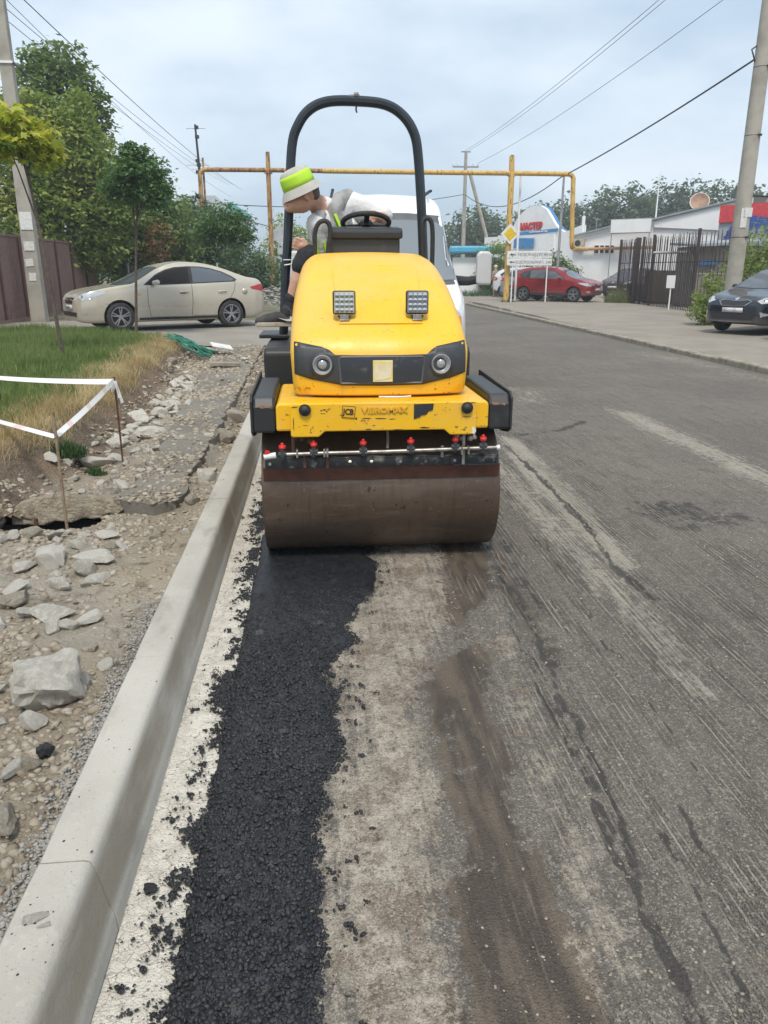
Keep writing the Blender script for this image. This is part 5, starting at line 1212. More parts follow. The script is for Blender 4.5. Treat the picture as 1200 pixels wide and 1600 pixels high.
SED = dict(L=4.505, r=.315, wx=(.875, 3.525), track=1.54, st=.22,
  w=[(0, .60), (.06, .72), (.16, .80), (.35, .855), (.8, .878), (1.4, .886), (3.2, .888), (3.8, .868), (4.2, .82), (4.4, .76), (4.47, .70), (4.505, .62)],
  zb=[(0, .24), (.1, .20), (.3, .185), (4.1, .20), (4.35, .26), (4.505, .33)],
  zB=[(0, .61), (.04, .69), (.12, .76), (.3, .81), (.6, .86), (1.0, .905), (1.4, .95), (2.0, .975), (3.0, 1.01), (3.6, 1.05), (4.0, 1.055), (4.3, 1.035), (4.42, .96), (4.48, .85), (4.505, .75)],
  zT=[(0, .65), (.04, .735), (.12, .80), (.3, .86), (.6, .92), (.95, .97), (1.22, 1.005), (1.5, 1.145), (1.8, 1.305), (2.05, 1.405), (2.3, 1.455), (2.6, 1.475), (2.9, 1.455), (3.2, 1.405), (3.5, 1.315), (3.8, 1.20), (4.0, 1.135), (4.25, 1.105), (4.38, 1.06), (4.46, .95), (4.505, .80)],
  details=sedan_details)
for _k in ('zB', 'zT'): SED[_k] = [(x, z if z < .6 else .6 + (z - .6) * 1.055) for x, z in SED[_k]]
_e = bpy.data.objects.new
pm = paint('champagne_gold_paint', (.60, .54, .44), .25, .26)
def place(front, rear, off, r_side, spec):
    """put a car by the ground points of its two near wheels"""
    fx, fy = front; bx, by = rear; a = math.atan2(by - fy, bx - fx); ux, uy = math.cos(a), math.sin(a)
    mx, my = (fx + bx) / 2, (fy + by) / 2; cx, cy = mx - uy * off * 1.0, my + ux * off
    wm = sum(spec['wx']) / 2
    return (cx - ux * wm, cy - uy * wm), a
def make(name, label, cat, spec, xy, a, z, pm, group=None):
    orig = spec['details']
    def det(root, k): root['pm_'] = pm.name; orig(root, k); del root['pm_']
    s2 = dict(spec); s2['details'] = det
    return car(name, label, cat, s2, (xy[0], xy[1], z), a, pm, group)
xy, a = place((-4.35, 18.12), (-2.02, 19.46), .77, -1, SED)
make('saloon_car', 'champagne gold saloon parked across the side road with its front window open', 'car', SED, xy, a, .245, pm, 'parked cars')

# ---- hatchbacks: red one with dark cladding, dark blue one, small ones behind
def hatch_details(root, k):
    pm = bpy.data.materials[root['pm_']]; put, strip, dense = k['put'], k['strip'], k['dense']; clad = root.get('clad_', 0)
    L_ = k['L']; q = L_ / 4.08
    for s in (-1, 1):
        S = k['side'](s)
        sc = lambda P: [(x * q, z) for x, z in P]
        put('window_surround', [sc([(1.22, 1.02), (1.55, 1.22), (1.85, 1.40), (2.2, 1.455), (3.0, 1.45), (3.42, 1.38), (3.66, 1.22), (3.55, 1.10), (2.4, 1.04)])], S, M_TRIM, .002, .06)
        put('window', [sc([(1.34, 1.04), (1.60, 1.22), (1.88, 1.37), (2.24, 1.43), (2.26, 1.05)])], S, M_CARGLASSB, .005, .06)
        put('window', [sc([(2.33, 1.055), (2.32, 1.43), (2.98, 1.425), (3.10, 1.40), (3.08, 1.09)])], S, M_CARGLASSB, .005, .06)
        put('window', [sc([(3.18, 1.105), (3.18, 1.39), (3.38, 1.35), (3.55, 1.22), (3.48, 1.12)])], S, M_CARGLASS, .005, .06)
        strip('door_seam', dense(sc([(1.42, 1.0), (1.40, .6), (1.45, .36), (2.26, .34), (2.29, .65), (2.29, 1.03)]), 10), S, .010, M_TRIM, .0)
        strip('door_seam', dense(sc([(2.29, .36), (2.85, .36), (3.05, .60), (3.16, .85), (3.13, 1.07)]), 10), S, .010, M_TRIM, .0)
        for hx in (2.10, 2.98): put('door_handle', [[(hx * q - .10, .87), (hx * q - .10, .90), (hx * q + .10, .905), (hx * q + .10, .875)]], S, pm, .012, .05, thick=.012)
        if clad: put('sill_cladding', [sc([(1.02, .24), (1.04, .40), (1.35, .42), (2.8, .42), (2.98, .40), (3.0, .24)])], S, M_BLKP, .008, .08)
        if clad: put('bumper_cladding', [sc([(3.60, .30), (3.62, .50), (3.95, .52), (4.06, .52), (4.06, .30)])], S, M_BLKP, .008, .08)
        mirror_(root, 1.5 * q, s, .90, 1.06, pm)
        D = k['diag'](s)
        put('headlight', [[(-.04, .70), (-.12, .76), (.05, .83), (.30, .87), (.46, .87), (.36, .79), (.16, .72)]], D, M_LAMPC, .006, .05)
        put('daylight_strip', [[(-.02, .715), (.0, .73), (.30, .80), (.30, .79)]], D, M_WHITEP, .010, .2)
        put('fog_lamp_bezel', [[(-.02, .40), (-.06, .52), (.18, .50), (.20, .44)]], D, M_CHROME if not clad else M_BLKP, .005)
        put('fog_lamp', [[(.0, .42), (-.03, .50), (.14, .485), (.15, .445)]], D, M_LAMPC, .010)
        D2 = k['diag'](s, -1)
        put('tail_light', [[(-.04, .86), (-.06, 1.06), (.12, 1.10), (.26, 1.0), (.22, .90)]], D2, M_LAMPR, .006, .06)
        put('tail_reflector', [[(.05, .95), (.05, 1.03), (.14, 1.03), (.14, .95)]], D2, M_LAMPC, .010, .06)
    E_, B_ = k['ends'](1), k['ends'](-1)
    put('windscreen', [[(-.68, 1.06), (-.58, 1.36), (-.5, 1.42), (.5, 1.42), (.58, 1.36), (.68, 1.06), (.3, 1.03), (-.3, 1.03)]], E_, M_CARGLASSB, .006, .07)
    put('grille', [[(-.30, .66), (-.40, .74), (-.30, .77), (0, .75), (.30, .77), (.40, .74), (.30, .66), (0, .645)]], E_, M_TRIM, .008, .06)
    strip('grille_chrome', dense([(-.30, .655), (-.41, .745), (-.30, .775), (0, .755), (.30, .775), (.41, .745), (.30, .655), (0, .64), (-.30, .655)], 4), E_, .016, M_CHROME, .012)
    put('maker_badge', [[(.05 * math.cos(a), .80 + .026 * math.sin(a)) for a in np.linspace(0, 6.1, 12)]], E_, M_CHROME, .008, .2)
    put('lower_intake', [[(-.50, .34), (-.58, .46), (.58, .46), (.50, .34)]], E_, M_TRIM, .006, .08)
    put('number_plate', [[(-.26, .50), (-.26, .605), (.26, .605), (.26, .50)]], E_, M_PLATE, .016, .2, thick=.006)
    strip('lip_chrome', dense([(-.55, .30), (0, .285), (.55, .30)], 6), E_, .012, M_CHROME, .006)
    put('rear_window', [[(-.58, 1.12), (-.50, 1.38), (.50, 1.38), (.58, 1.12)]], B_, M_CARGLASS, .006, .08)
    put('number_plate', [[(-.26, .78), (-.26, .88), (.26, .88), (.26, .78)]], B_, M_PLATE, .010, .2, thick=.006)
    put('rear_bumper_cladding', [[(-.7, .33), (-.7, .56), (.7, .56), (.7, .33)]], B_, M_BLKP if clad else pm, .008, .1)
def hatch(L_, H, dz=0.0, r=.32):
    q = L_ / 4.08; k = H / 1.52; X = lambda P: [(x * q, z) for x, z in P]; Z = lambda P: [(x * q, z * 1.0 + dz) for x, z in P]
    return dict(L=L_, r=r, wx=(.82 * q, .82 * q + 2.59 * q), track=1.52, st=.2,
      w=X([(0, .58), (.06, .70), (.16, .79), (.35, .84), (.8, .868), (3.2, .872), (3.7, .855), (3.95, .80), (4.05, .73), (4.08, .66)]),
      zb=Z([(0, .27), (.1, .22), (.3, .20), (3.8, .22), (3.95, .28), (4.08, .33)]),
      zB=Z([(0, .60), (.04, .69), (.12, .77), (.35, .84), (.8, .92), (1.2, .975), (2.0, 1.01), (3.0, 1.04), (3.6, 1.07), (3.9, 1.07), (4.02, 1.0), (4.08, .85)]),
      zT=Z([(0, .63), (.04, .72), (.12, .80), (.35, .88), (.75, .965), (1.02, 1.02), (1.3, 1.19), (1.6, 1.36), (1.85, 1.465), (2.15, 1.51), (2.6, 1.52), (3.1, 1.50), (3.5, 1.455), (3.72, 1.38), (3.88, 1.22), (3.98, 1.10), (4.05, 1.0), (4.08, .87)]), details=hatch_details)
HR = hatch(4.08, 1.52, .08, .33)
pr_m = paint('red_car_paint', (.30, .018, .025), .2, .25)
def make_h(name, label, spec, xy, a, z, pm, clad=0, group='parked cars'):
    orig = spec['details']
    def det(root, k): root['pm_'] = pm.name; root['clad_'] = clad; orig(root, k); del root['pm_']; del root['clad_']
    s2 = dict(spec); s2['details'] = det
    return car(name, label, 'car', s2, (xy[0], xy[1], z), a, pm, group)
# red hatchback: rear wheel at left, front wheel at right, near side is its right-hand side
fx, fy, bx, by = 12.02, 36.2, 10.12, 37.95
a = math.atan2(by - fy, bx - fx); ux, uy = math.cos(a), math.sin(a); wm = sum(HR['wx']) / 2; mx, my = (fx + bx) / 2 + uy * .76, (fy + by) / 2 - ux * .76
make_h('hatchback_car', 'red hatchback with dark lower cladding parked behind the yellow gas pipe post', HR, (mx - ux * wm, my - uy * wm), a, .19, pr_m, 1)
HK = hatch(4.31, 1.46, 0, .33)
xy, a = place((11.02, 17.75), (13.32, 19.05), .77, -1, HK)
make_h('hatchback_car', 'dark blue hatchback with pale number plate, its front cut by the right edge', HK, xy, a, .11, paint('dark_blue_paint', (.012, .016, .028), .3, .22), 0)
make_h('hatchback_car', 'white car front just entering at the right picture edge', hatch(4.2, 1.6, .1, .34), (10.18, 15.50), R(32), .10, paint('white_car_paint', (.72, .72, .71), 0, .3), 1)
make_h('hatchback_car', 'silver blue hatchback half hidden behind the red hatchback', hatch(4.2, 1.5, .03), (13.6, 39.7), math.atan2(1.9, -2.6), .20, paint('silver_blue_paint', (.36, .42, .47), .5, .3), 0)
make_h('hatchback_car', 'white hatchback at the back behind the silver blue one', hatch(4.3, 1.6, .08), (14.0, 42.6), math.atan2(1.9, -2.8), .20, paint('white_paint_b', (.70, .71, .72), 0, .3), 0)
make_h('hatchback_car', 'dark brown car half hidden by weeds beside the bar fence', hatch(4.2, 1.55, .05), (16.2, 42.4), R(40), .2, paint('brown_paint', (.06, .035, .035), .3, .3), 0)

# ---- white van behind the roller
def van_details(root, k):
    pm = bpy.data.materials[root['pm_']]; put, strip, dense = k['put'], k['strip'], k['dense']
    E_ = k['ends'](1)
    put('windscreen_surround', [[(-.95, 1.36), (-.93, 1.55), (-.84, 2.14), (-.76, 2.24), (-.3, 2.275), (.3, 2.275), (.76, 2.24), (.84, 2.14), (.93, 1.55), (.95, 1.36), (.3, 1.33), (-.3, 1.33)]], E_, M_VTRIM, .004, .06)
    put('windscreen', [[(-.86, 1.41), (-.76, 2.08), (-.68, 2.15), (-.3, 2.18), (.3, 2.18), (.68, 2.15), (.76, 2.08), (.86, 1.41), (.3, 1.385), (-.3, 1.385)]], E_, M_VGLASS, .010, .06)
    put('grille', [[(-.5, .78), (-.55, .98), (.55, .98), (.5, .78)]], E_, M_TRIM, .006, .08)
    put('bumper', [[(-.86, .32), (-.88, .66), (.88, .66), (.86, .32)]], E_, M_VBUMP, .03, .08, thick=.03)
    put('number_plate', [[(-.26, .44), (-.26, .55), (.26, .55), (.26, .44)]], E_, M_PLATE, .07, .2)
    for i, s in enumerate((-1, 1)):
        D = k['diag'](s)
        put('headlight', [[(-.10, .76), (-.14, 1.06), (.04, 1.12), (.12, 1.0), (.10, .80)]], D, M_LAMPC, .008, .05)
        put('indicator', [[(.07, .82), (.07, .98), (.12, .98), (.12, .84)]], D, M_LAMPO, .012, .05)
        S = k['side'](s)
        put('window', [[(.95, 1.42), (1.15, 1.75), (1.40, 2.05), (1.9, 2.05), (1.9, 1.42)]], S, M_CARGLASS, .005, .08)
        put('side_trim', [[(.4, .34), (.4, .58), (5.0, .58), (5.0, .34)]], S, M_VBUMP, .010, .1)
        MB().prism([(-.10, -.21), (.08, -.21), (.10, -.17), (.10, .17), (.06, .215), (-.07, .215), (-.10, .17)], 'X', -.05, .05).build('mirror', vp, root, bevel=.03, loc=(.72, s * 1.235, 1.555))
        MB().tube([(.95, s * .90, 1.40), (.80, s * 1.05, 1.395), (.74, s * 1.18, 1.42)], [.07, .06, .055], 10).build('mirror_arm', M_TRIM, root, True)
        MB().beam((2.0, s * .70, 2.62), (4.8, s * .70, 2.63), .035, .03).build('roof_rail', M_TRIM, root)
    for y0, y1 in ((-.75, -.15), (-.05, .55)): MB().tube([(.70, y0, 1.395), (.74, (y0 + y1) / 2, 1.425), (.75, y1, 1.44)], .012, 6).build('wiper', M_TRIM, root)
    put('dash_paper', [[(-.12, 1.43), (-.12, 1.50), (-.03, 1.50), (-.03, 1.43)], [(.25, 1.43), (.25, 1.49), (.31, 1.49), (.31, 1.43)]], E_, M_WHITEP, .014, .2)
M_VTRIM = simple('van_grey_trim', (.10, .105, .11), .45); M_VBUMP = simple('van_grey_bumper', (.16, .165, .17), .6); M_VGLASS = NT('van_windscreen').done((.19, .215, .235), .08, 0, None, .8)
VAN = dict(L=5.5, r=.34, wx=(1.0, 4.3), track=1.72, tum=.14, st=.22, sb=.2, ww=.22, spokes=6, wm=M_VBUMP,
  w=[(0, .72), (.06, .84), (.2, .92), (.5, .965), (1.0, .985), (4.8, .985), (5.3, .96), (5.5, .90)],
  zb=[(0, .32), (.1, .28), (.4, .26), (5.0, .28), (5.5, .35)],
  zB=[(0, .82), (.05, .95), (.15, 1.08), (.4, 1.20), (.8, 1.32), (1.2, 1.38), (5.3, 1.40), (5.5, 1.35)],
  zT=[(0, .86), (.05, 1.0), (.15, 1.14), (.4, 1.28), (.66, 1.38), (.9, 1.68), (1.15, 2.0), (1.35, 2.26), (1.6, 2.45), (2.0, 2.57), (2.5, 2.61), (5.2, 2.61), (5.4, 2.5), (5.5, 2.1)], details=van_details)
vp = paint('white_van_paint', (.78, .785, .79), 0, .3)
orig = VAN['details']
def det(root, k): root['pm_'] = vp.name; orig(root, k); del root['pm_']
V2 = dict(VAN); V2['details'] = det
car('white_van', 'white high-roof van standing close behind the road roller', 'van', V2, (1.0, 9.75, 0), R(90), vp)
# ================================================================== BACKGROUND: BUILDINGS
M_WALLW = simple('white_wall', (.83, .83, .83), .8, 0, (.77, .77, .765), 1.2, bump=.1)
M_ROOFG = simple('grey_sheet_roof', (.33, .36, .37), .5, .2, (.27, .29, .30), 2)
M_BLUE = simple('blue_panel', (.06, .24, .50), .5, 0, (.05, .20, .43), 3)
M_REDS = simple('red_sign', (.62, .05, .06), .5)
M_GREYW = simple('grey_cladding', (.34, .37, .41), .6, 0, (.30, .32, .36), 2)
M_PIPEY = NT('yellow_gas_pipe')
def _py(n):
    c = n.mix(n.ramp(n.noise(2, detail=5), .35, .65), (.66, .44, .12), (.60, .37, .10)); r = n.ramp(n.noise(4, n.map((3, 3, .7)), detail=6, rough=.7), .52, .64)
    return n.done(n.mix(r, c, (.20, .085, .04)), .65, 0, n.bump(n.noise(30, detail=4), .2, .01))
M_PIPEY = _py(M_PIPEY)
def _pr(n):
    c = n.mix(n.ramp(n.noise(2, detail=5), .35, .65), (.52, .33, .12), (.42, .22, .08)); r = n.ramp(n.noise(3, n.map((3, 3, .8)), detail=6, rough=.7), .44, .6)
    return n.done(n.mix(r, c, (.17, .07, .035)), .7, 0, n.bump(n.noise(30, detail=4), .2, .01))
M_PIPER = _pr(NT('rusty_yellow_pipe'))

def wall_poly(mb, A, B, pts, th):
    """polygon given as (t along AB, z) extruded back by th"""
    A, B = Vector((*A, 0)), Vector((*B, 0)); d = (B - A).normalized(); nb = Vector((-d.y, d.x, 0)); n = len(pts); b0 = len(mb.v)
    for k in (0, th):
        for t, z in pts: p = A.lerp(B, t) + nb * k; mb.v.append((p.x, p.y, z))
    mb.f.append(tuple(b0 + i for i in range(n))); mb.f.append(tuple(b0 + n + i for i in range(n))[::-1])
    for i in range(n): j = (i + 1) % n; mb.f.append((b0 + i, b0 + n + i, b0 + n + j, b0 + j))
    return mb
def rel(o, root): o.location = -root.location; return o
# -- shop with the curved white gable
A0, A1 = (13.73, 58.0), (17.3, 51.6)
def ya(t): return 58 - 6.4 * t
def za(px, py): t = (px - 785) / 112; return t, 1.5 + (427 - py) * ya(t) * .00075
sh = empty('curved_front_shop', (15.2, 55, 0), 0, 'white shop with a curved gable, red lettering and blue stripe', 'building')
G_ = [(785, 452), (785, 396), (792, 374), (798, 358), (806, 342), (814, 331), (823, 324), (832, 320.5), (840, 321), (848, 326), (855, 337), (861, 348), (868, 357), (876, 362), (897, 351), (897, 452)]
PG = [za(a_, b_) for a_, b_ in G_]; PG[0] = (0, -.2); PG[-1] = (1, -.2)
rel(wall_poly(MB(), A0, A1, PG, .25).build('front_wall', M_WALLW, sh), sh)
PB = [(t + (.012 if t > .45 else .0), z + .03) for t, z in PG[1:-2]] + [(PG[-3][0] + .02, 2.0), (0, 2.0)]
rel(wall_poly(MB(), (A0[0] + .12, A0[1] + .26), (A1[0] + .12, A1[1] + .26), PB, .4).build('blue_edging', M_BLUE, sh), sh)
d_ = Vector((A1[0] - A0[0], A1[1] - A0[1], 0)).normalized(); nb_ = Vector((d_.y, -d_.x, 0)); ang = math.atan2(d_.y, d_.x)
def onA(t, z, off=.06): p = Vector((A0[0], A0[1], 0)).lerp(Vector((A1[0], A1[1], 0)), t) + nb_ * off; return (p.x - 15.2, p.y - 55, z)
t1, z1 = za(832, 353)
text_mesh('shop_lettering', 'МАСТЕР', .60, M_REDS, sh, onA(t1 - .03, z1 - .02), (R(90), 0, ang), .03, bold=.03, sx=.85)
def stripA(nm, px0, px1, py0a, py0b, h, mat, off):
    P = [za(px0, py0a), za(px1, py0b), za(px1, py0b - h), za(px0, py0a - h)]
    o = wall_poly(MB(), (A0[0] + nb_.x * off, A0[1] + nb_.y * off), (A1[0] + nb_.x * off, A1[1] + nb_.y * off), P, .04).build(nm, mat, sh); return rel(o, sh)
stripA('blue_stripe', 812, 867, 368, 361, 5, M_BLUE, .08)
text_mesh('stripe_lettering', 'строительный магазин', .16, M_WALLW, sh, onA(za(840, 362)[0], za(840, 362)[1] + .02, .11), (R(90), 0, ang), .01)
stripA('blue_awning', 808, 838, 388, 388, 16, M_BLUE, .35)
stripA('side_block', 785, 796, 452, 452, 84, M_WALLW, .5)
MB().box((2.0 - .4, 2.8, 2.0), (5.5, 7, 4.0), (0, 0, ang + math.pi / 2)).build('building_body', M_WALLW, sh)
# -- long white building with a mono-pitch gable
B0, B1 = (16.35, 50.0), (24.2, 43.6)
def yb(t): return 50 - 6.4 * t
def zb_(px, py): t = (px - 897) / 268; return t, 1.5 + (427 - py) * yb(t) * .00075
lb = empty('long_white_building', (20, 47, 0), 0, 'long low white building with sloping grey roof behind the bar fence', 'building')
top = [(897, 371), (968, 353), (1028, 343), (1165, 306)]
PW = [(0, -.2)] + [zb_(*q) for q in top] + [(1, -.2)]
rel(wall_poly(MB(), B0, B1, PW, .3).build('gable_wall', M_WALLW, lb), lb)
db = Vector((B1[0] - B0[0], B1[1] - B0[1], 0)).normalized(); nbk = Vector((-db.y, db.x, 0)); nf = -nbk; angb = math.atan2(db.y, db.x)
def onB(t, z, off=.08): p = Vector((*B0, 0)).lerp(Vector((*B1, 0)), t) + nf * off; return (p.x - 20, p.y - 47, z)
mb = MB(); PT = [zb_(*q) for q in top]; PT = [(-.02, PT[0][1] - .02)] + PT[1:]
for k, (off, dz) in enumerate(((.25, .0), (-14, .9))):
    for t, z in PT:
        p = Vector((*B0, 0)).lerp(Vector((*B1, 0)), t) + nf * off; mb.v.append((p.x - 20, p.y - 47, z + .03 + dz)); mb.v.append((p.x - 20, p.y - 47, z + .13 + dz))
n = len(PT)
for i in range(n - 1):
    a_, b_ = 2 * i, 2 * (i + 1); c_, e_ = 2 * n + 2 * i, 2 * n + 2 * (i + 1)
    mb.f += [(a_, b_, b_ + 1, a_ + 1), (a_ + 1, b_ + 1, e_ + 1, c_ + 1), (a_, c_, e_, b_), (c_, c_ + 1, e_ + 1, e_)]
mb.f += [(0, 1, 2 * n + 1, 2 * n)]
mb.build('roof', M_ROOFG, lb)
rel(wall_poly(MB(), (B0[0] + nf.x * .1, B0[1] + nf.y * .1), (B1[0] + nf.x * .1, B1[1] + nf.y * .1), [zb_(1028, 354), zb_(1126, 358), zb_(1165, 358), zb_(1165, 309), zb_(1028, 346)], .09).build('upper_cladding', M_WALLW, lb), lb)
rel(wall_poly(MB(), (B0[0] + nf.x * .12, B0[1] + nf.y * .12), (B1[0] + nf.x * .12, B1[1] + nf.y * .12), [zb_(1028, 355.2), zb_(1126, 359.2), zb_(1126, 357.8), zb_(1028, 353.8)], .05).build('cladding_drip', simple('grey_drip', (.25, .25, .26), .6), lb), lb)
rel(wall_poly(MB(), (B0[0] + nf.x * .10, B0[1] + nf.y * .10), (B1[0] + nf.x * .10, B1[1] + nf.y * .10), [zb_(897, 373), zb_(968, 356), zb_(968, 352), zb_(897, 369.5)], .1).build('verge_board', M_WALLW, lb), lb)
M_WDARK = simple('dark_window', (.05, .055, .055), .2)
for p0, p1 in ((934, 942), (943.5, 950.5), (952, 959), (960.5, 967)):
    w = rel(wall_poly(MB(), (B0[0] + nf.x * .05, B0[1] + nf.y * .05), (B1[0] + nf.x * .05, B1[1] + nf.y * .05), [zb_(p0, 396), zb_(p1, 396), zb_(p1, 382), zb_(p0, 382)], .04).build('window', M_WALLW, lb), lb)
    o = wall_poly(MB(), (B0[0] + nf.x * .07, B0[1] + nf.y * .07), (B1[0] + nf.x * .07, B1[1] + nf.y * .07), [zb_(p0 + .6, 395), zb_(p1 - .6, 395), zb_(p1 - .6, 383), zb_(p0 + .6, 383)], .03).build('pane', M_WDARK, w); o.location = (0, 0, 0)
t, z = zb_(908, 380); q = onB(t, z, .2)
MB().box(q, (.75, .3, .55), (0, 0, angb)).build('air_conditioner', simple('beige_unit', (.52, .45, .36), .6), lb, bevel=.02)
MB().lathe([(.19, 0), (.19, .03), (0, .03)], 20, (0, 0, 0), 'Y').build('fan_grille', M_BLKP, lb, loc=(q[0] + nf.x * .16, q[1] + nf.y * .16, q[2]), rot=(0, 0, angb))
for px, py in ((902, 352), (906, 354)): t, z = zb_(px, py + 9); q = onB(t, z, -1.0); MB().cyl((q[0], q[1], z - .2), (q[0], q[1], z + (.95 if px == 902 else .5)), .11 if px == 902 else .05, n=12).build('vent_pipe', M_WALLW, lb, True)
t, z = zb_(920, 350); q = onB(t, z, -1.5); MB().cyl((q[0], q[1], z - .3), (q[0], q[1], z + .35), .03, n=8).box((q[0], q[1], z + .38), (.2, .1, .08)).build('roof_lamp', M_STEEL, lb)
# white framed billboard on two legs in front of it
t, z = zb_(998, 353); q = onB(t, z, .9); bbd = empty('blank_signboard', (q[0] + 20, q[1] + 47, .2), angb, 'blank white signboard with grey frame in front of the long building', 'signboard')
MB().box((0, 0, z - .2), (2.35, .08, .72)).build('panel', M_WALLW, bbd); MB().box((0, .02, z - .2), (2.45, .06, .82)).build('frame', simple('sign_frame', (.40, .38, .36), .6), bbd)
for s in (-1, 1): MB().cyl((s * 1.12, .02, 0), (s * 1.12, .02, z - .5), .03, n=8).build('leg', M_STEEL, bbd)
# satellite dish and thin masts on the roof
t, z = zb_(1079, 333); q = Vector(onB(t, z, -2.0)) + Vector((20, 47, 0)); ds = empty('satellite_dish', q, 0, 'round rusty satellite dish standing above the white building roof', 'satellite dish')
MB().lathe([(0, .0), (.25, .03), (.45, .12), (.52, .18), (.53, .165), (.45, .10), (.25, .01), (0, -.02)], 28).build('reflector', simple('rusty_dish', (.40, .25, .165), .7, 0, (.30, .17, .11), 3), ds, True, loc=(0, 0, .75), rot=(R(65), 0, R(-25)))
MB().lathe([(.52, .175), (.55, .18), (.55, .15), (.52, .15)], 28, caps=False).build('rim', M_WALLW, ds, True, loc=(0, 0, .75), rot=(R(65), 0, R(-25)))
MB().cyl((0, .1, -.6), (0, .1, .75), .04, n=8).build('mast', M_STEEL, ds)
tag(MB().cyl((25.0, 58, 4), (25.0, 58, 8.4), .07, .03, 8).build('white_mast', M_WALLW, smooth=True), 'thin white mast rising behind the long white building', 'mast')
# -- shop with the red fascia at the right edge
rs = empty('red_fascia_shop', (21, 36, 0), 0, 'grey shop with red fascia at the right edge behind the pole', 'building')
C0, C1 = (19.15, 37.2), (24.0, 33.5); dc = Vector((C1[0] - C0[0], C1[1] - C0[1], 0)).normalized(); nc = Vector((dc.y, -dc.x, 0))
def wc(nm, P, off, th, mat): return rel(wall_poly(MB(), (C0[0] + nc.x * off, C0[1] + nc.y * off), (C1[0] + nc.x * off, C1[1] + nc.y * off), P, th).build(nm, mat, rs), rs)
wc('front_wall', [(0, -.2), (1, -.2), (1, 4.3), (0, 4.3)], 0, 5, M_GREYW)
wc('red_fascia', [(0, 3.75), (1, 3.95), (1, 4.72), (0, 4.50)], .12, .1, M_REDS)
wc('upper_wall', [(.30, 4.6), (1, 4.7), (1, 6.6), (.46, 6.1), (.42, 5.4), (.36, 5.25)], -.3, 4, M_GREYW)
wc('white_coping', [(.30, 5.2), (.37, 5.22), (.43, 5.36), (.45, 6.3), (1, 6.8), (1, 6.6), (.46, 6.12), (.42, 5.5), (.36, 5.30)], -.28, .1, M_WALLW)
wc('window', [(.55, 1.0), (.9, 1.0), (.9, 2.6), (.55, 2.6)], .03, .04, M_WDARK)
bn = empty('blue_garland', (20, 36, 3), 0, 'shiny blue tinsel garland hanging from the red fascia', 'garland'); M_TIN = simple('blue_tinsel', (.03, .07, .26), .35, .4, (.08, .16, .42), 14)
pth = smooth_path([(17.6, 34.6, 2.0), (18.3, 34.9, 2.75), (19.0, 35.2, 3.6), (20.0, 35.6, 3.72), (21.2, 35.0, 3.5), (22.5, 33.9, 3.7)], 12)
for i, p in enumerate(pth[:-1]):
    q = pth[i + 1]; hgt = .55 + .2 * math.sin(i * 1.7)
    MB().box((p.x - 20, p.y - 36, p.z - 3 - hgt / 2 + .25), ((q - p).length * 1.02, .05, hgt), (0, rnd.uniform(-.2, .2), math.atan2(q.y - p.y, q.x - p.x))).build('tinsel_tuft', M_TIN, bn)
# shed behind the bar fence
sd_ = empty('corrugated_shed', (15.9, 31.2, .15), R(-6), 'grey corrugated shed with light overhanging roof behind the bar fence', 'shed')
M_CORR = simple('grey_corrugated_sheet', (.27, .24, .215), .7, .1, (.20, .175, .155), 4)
def corr(W, H, step=.16, dep=.03):
    mb = MB(); xs_ = []; x = 0
    while x < W: xs_ += [(x, 0), (x + step * .4, 0), (x + step * .5, dep), (x + step * .9, dep)]; x += step
    for x, d in xs_: mb.v.append((x, -d, 0)); mb.v.append((x, -d, H))
    for i in range(len(xs_) - 1): mb.f.append((2 * i, 2 * i + 2, 2 * i + 3, 2 * i + 1))
    return mb
corr(2.6, 2.35).build('front_sheet', M_CORR, sd_, loc=(-.9, -.9, 0)); corr(2.2, 2.35).build('side_sheet', M_CORR, sd_, loc=(-.9, 1.3, 0), rot=(0, 0, R(-90)))
MB().box((.3, -.1, 2.50), (3.1, 2.9, .09), (R(3), R(-3), 0)).build('roof', M_ROOFG, sd_); MB().box((-.5, -.95, 1.72), (.75, .2, .16)).build('blue_box', M_BLUE, sd_)
MB().box((-.6, 3.2, .75), (1.6, 1.2, 1.4)).build('dark_crates', simple('brown_crates', (.075, .052, .042), .8), sd_)
MB().tube([(-2.6, -.9, 2.1), (-1.2, -.9, 2.12), (-1.05, -.9, 1.9), (-1.05, -.9, 1.45), (-.9, -.9, 1.3), (.2, -.9, 1.3)], .05, 8).build('flue_pipe', M_STEEL, sd_, True)
# kiosk with blue roof behind the van
kk = empty('kiosk', (10.2, 50, .2), R(-10), 'white kiosk with light blue roof behind the van mirror', 'kiosk')
MB().box((0, 0, 1.1), (3.0, 2.2, 2.2)).build('wall', M_WALLW, kk); MB().box((0, -.1, 2.65), (3.4, 2.8, .42)).build('roof', simple('cyan_roof', (.09, .42, .62), .5), kk, bevel=.1)
MB().lathe([(.0, 0), (.42, 0), (.45, .1), (.45, 1.0), (.40, 1.1), (0, 1.1)], 20, (.55, -1.6, .6)).build('barrel', simple('blue_barrel', (.03, .14, .45), .4), kk, True)
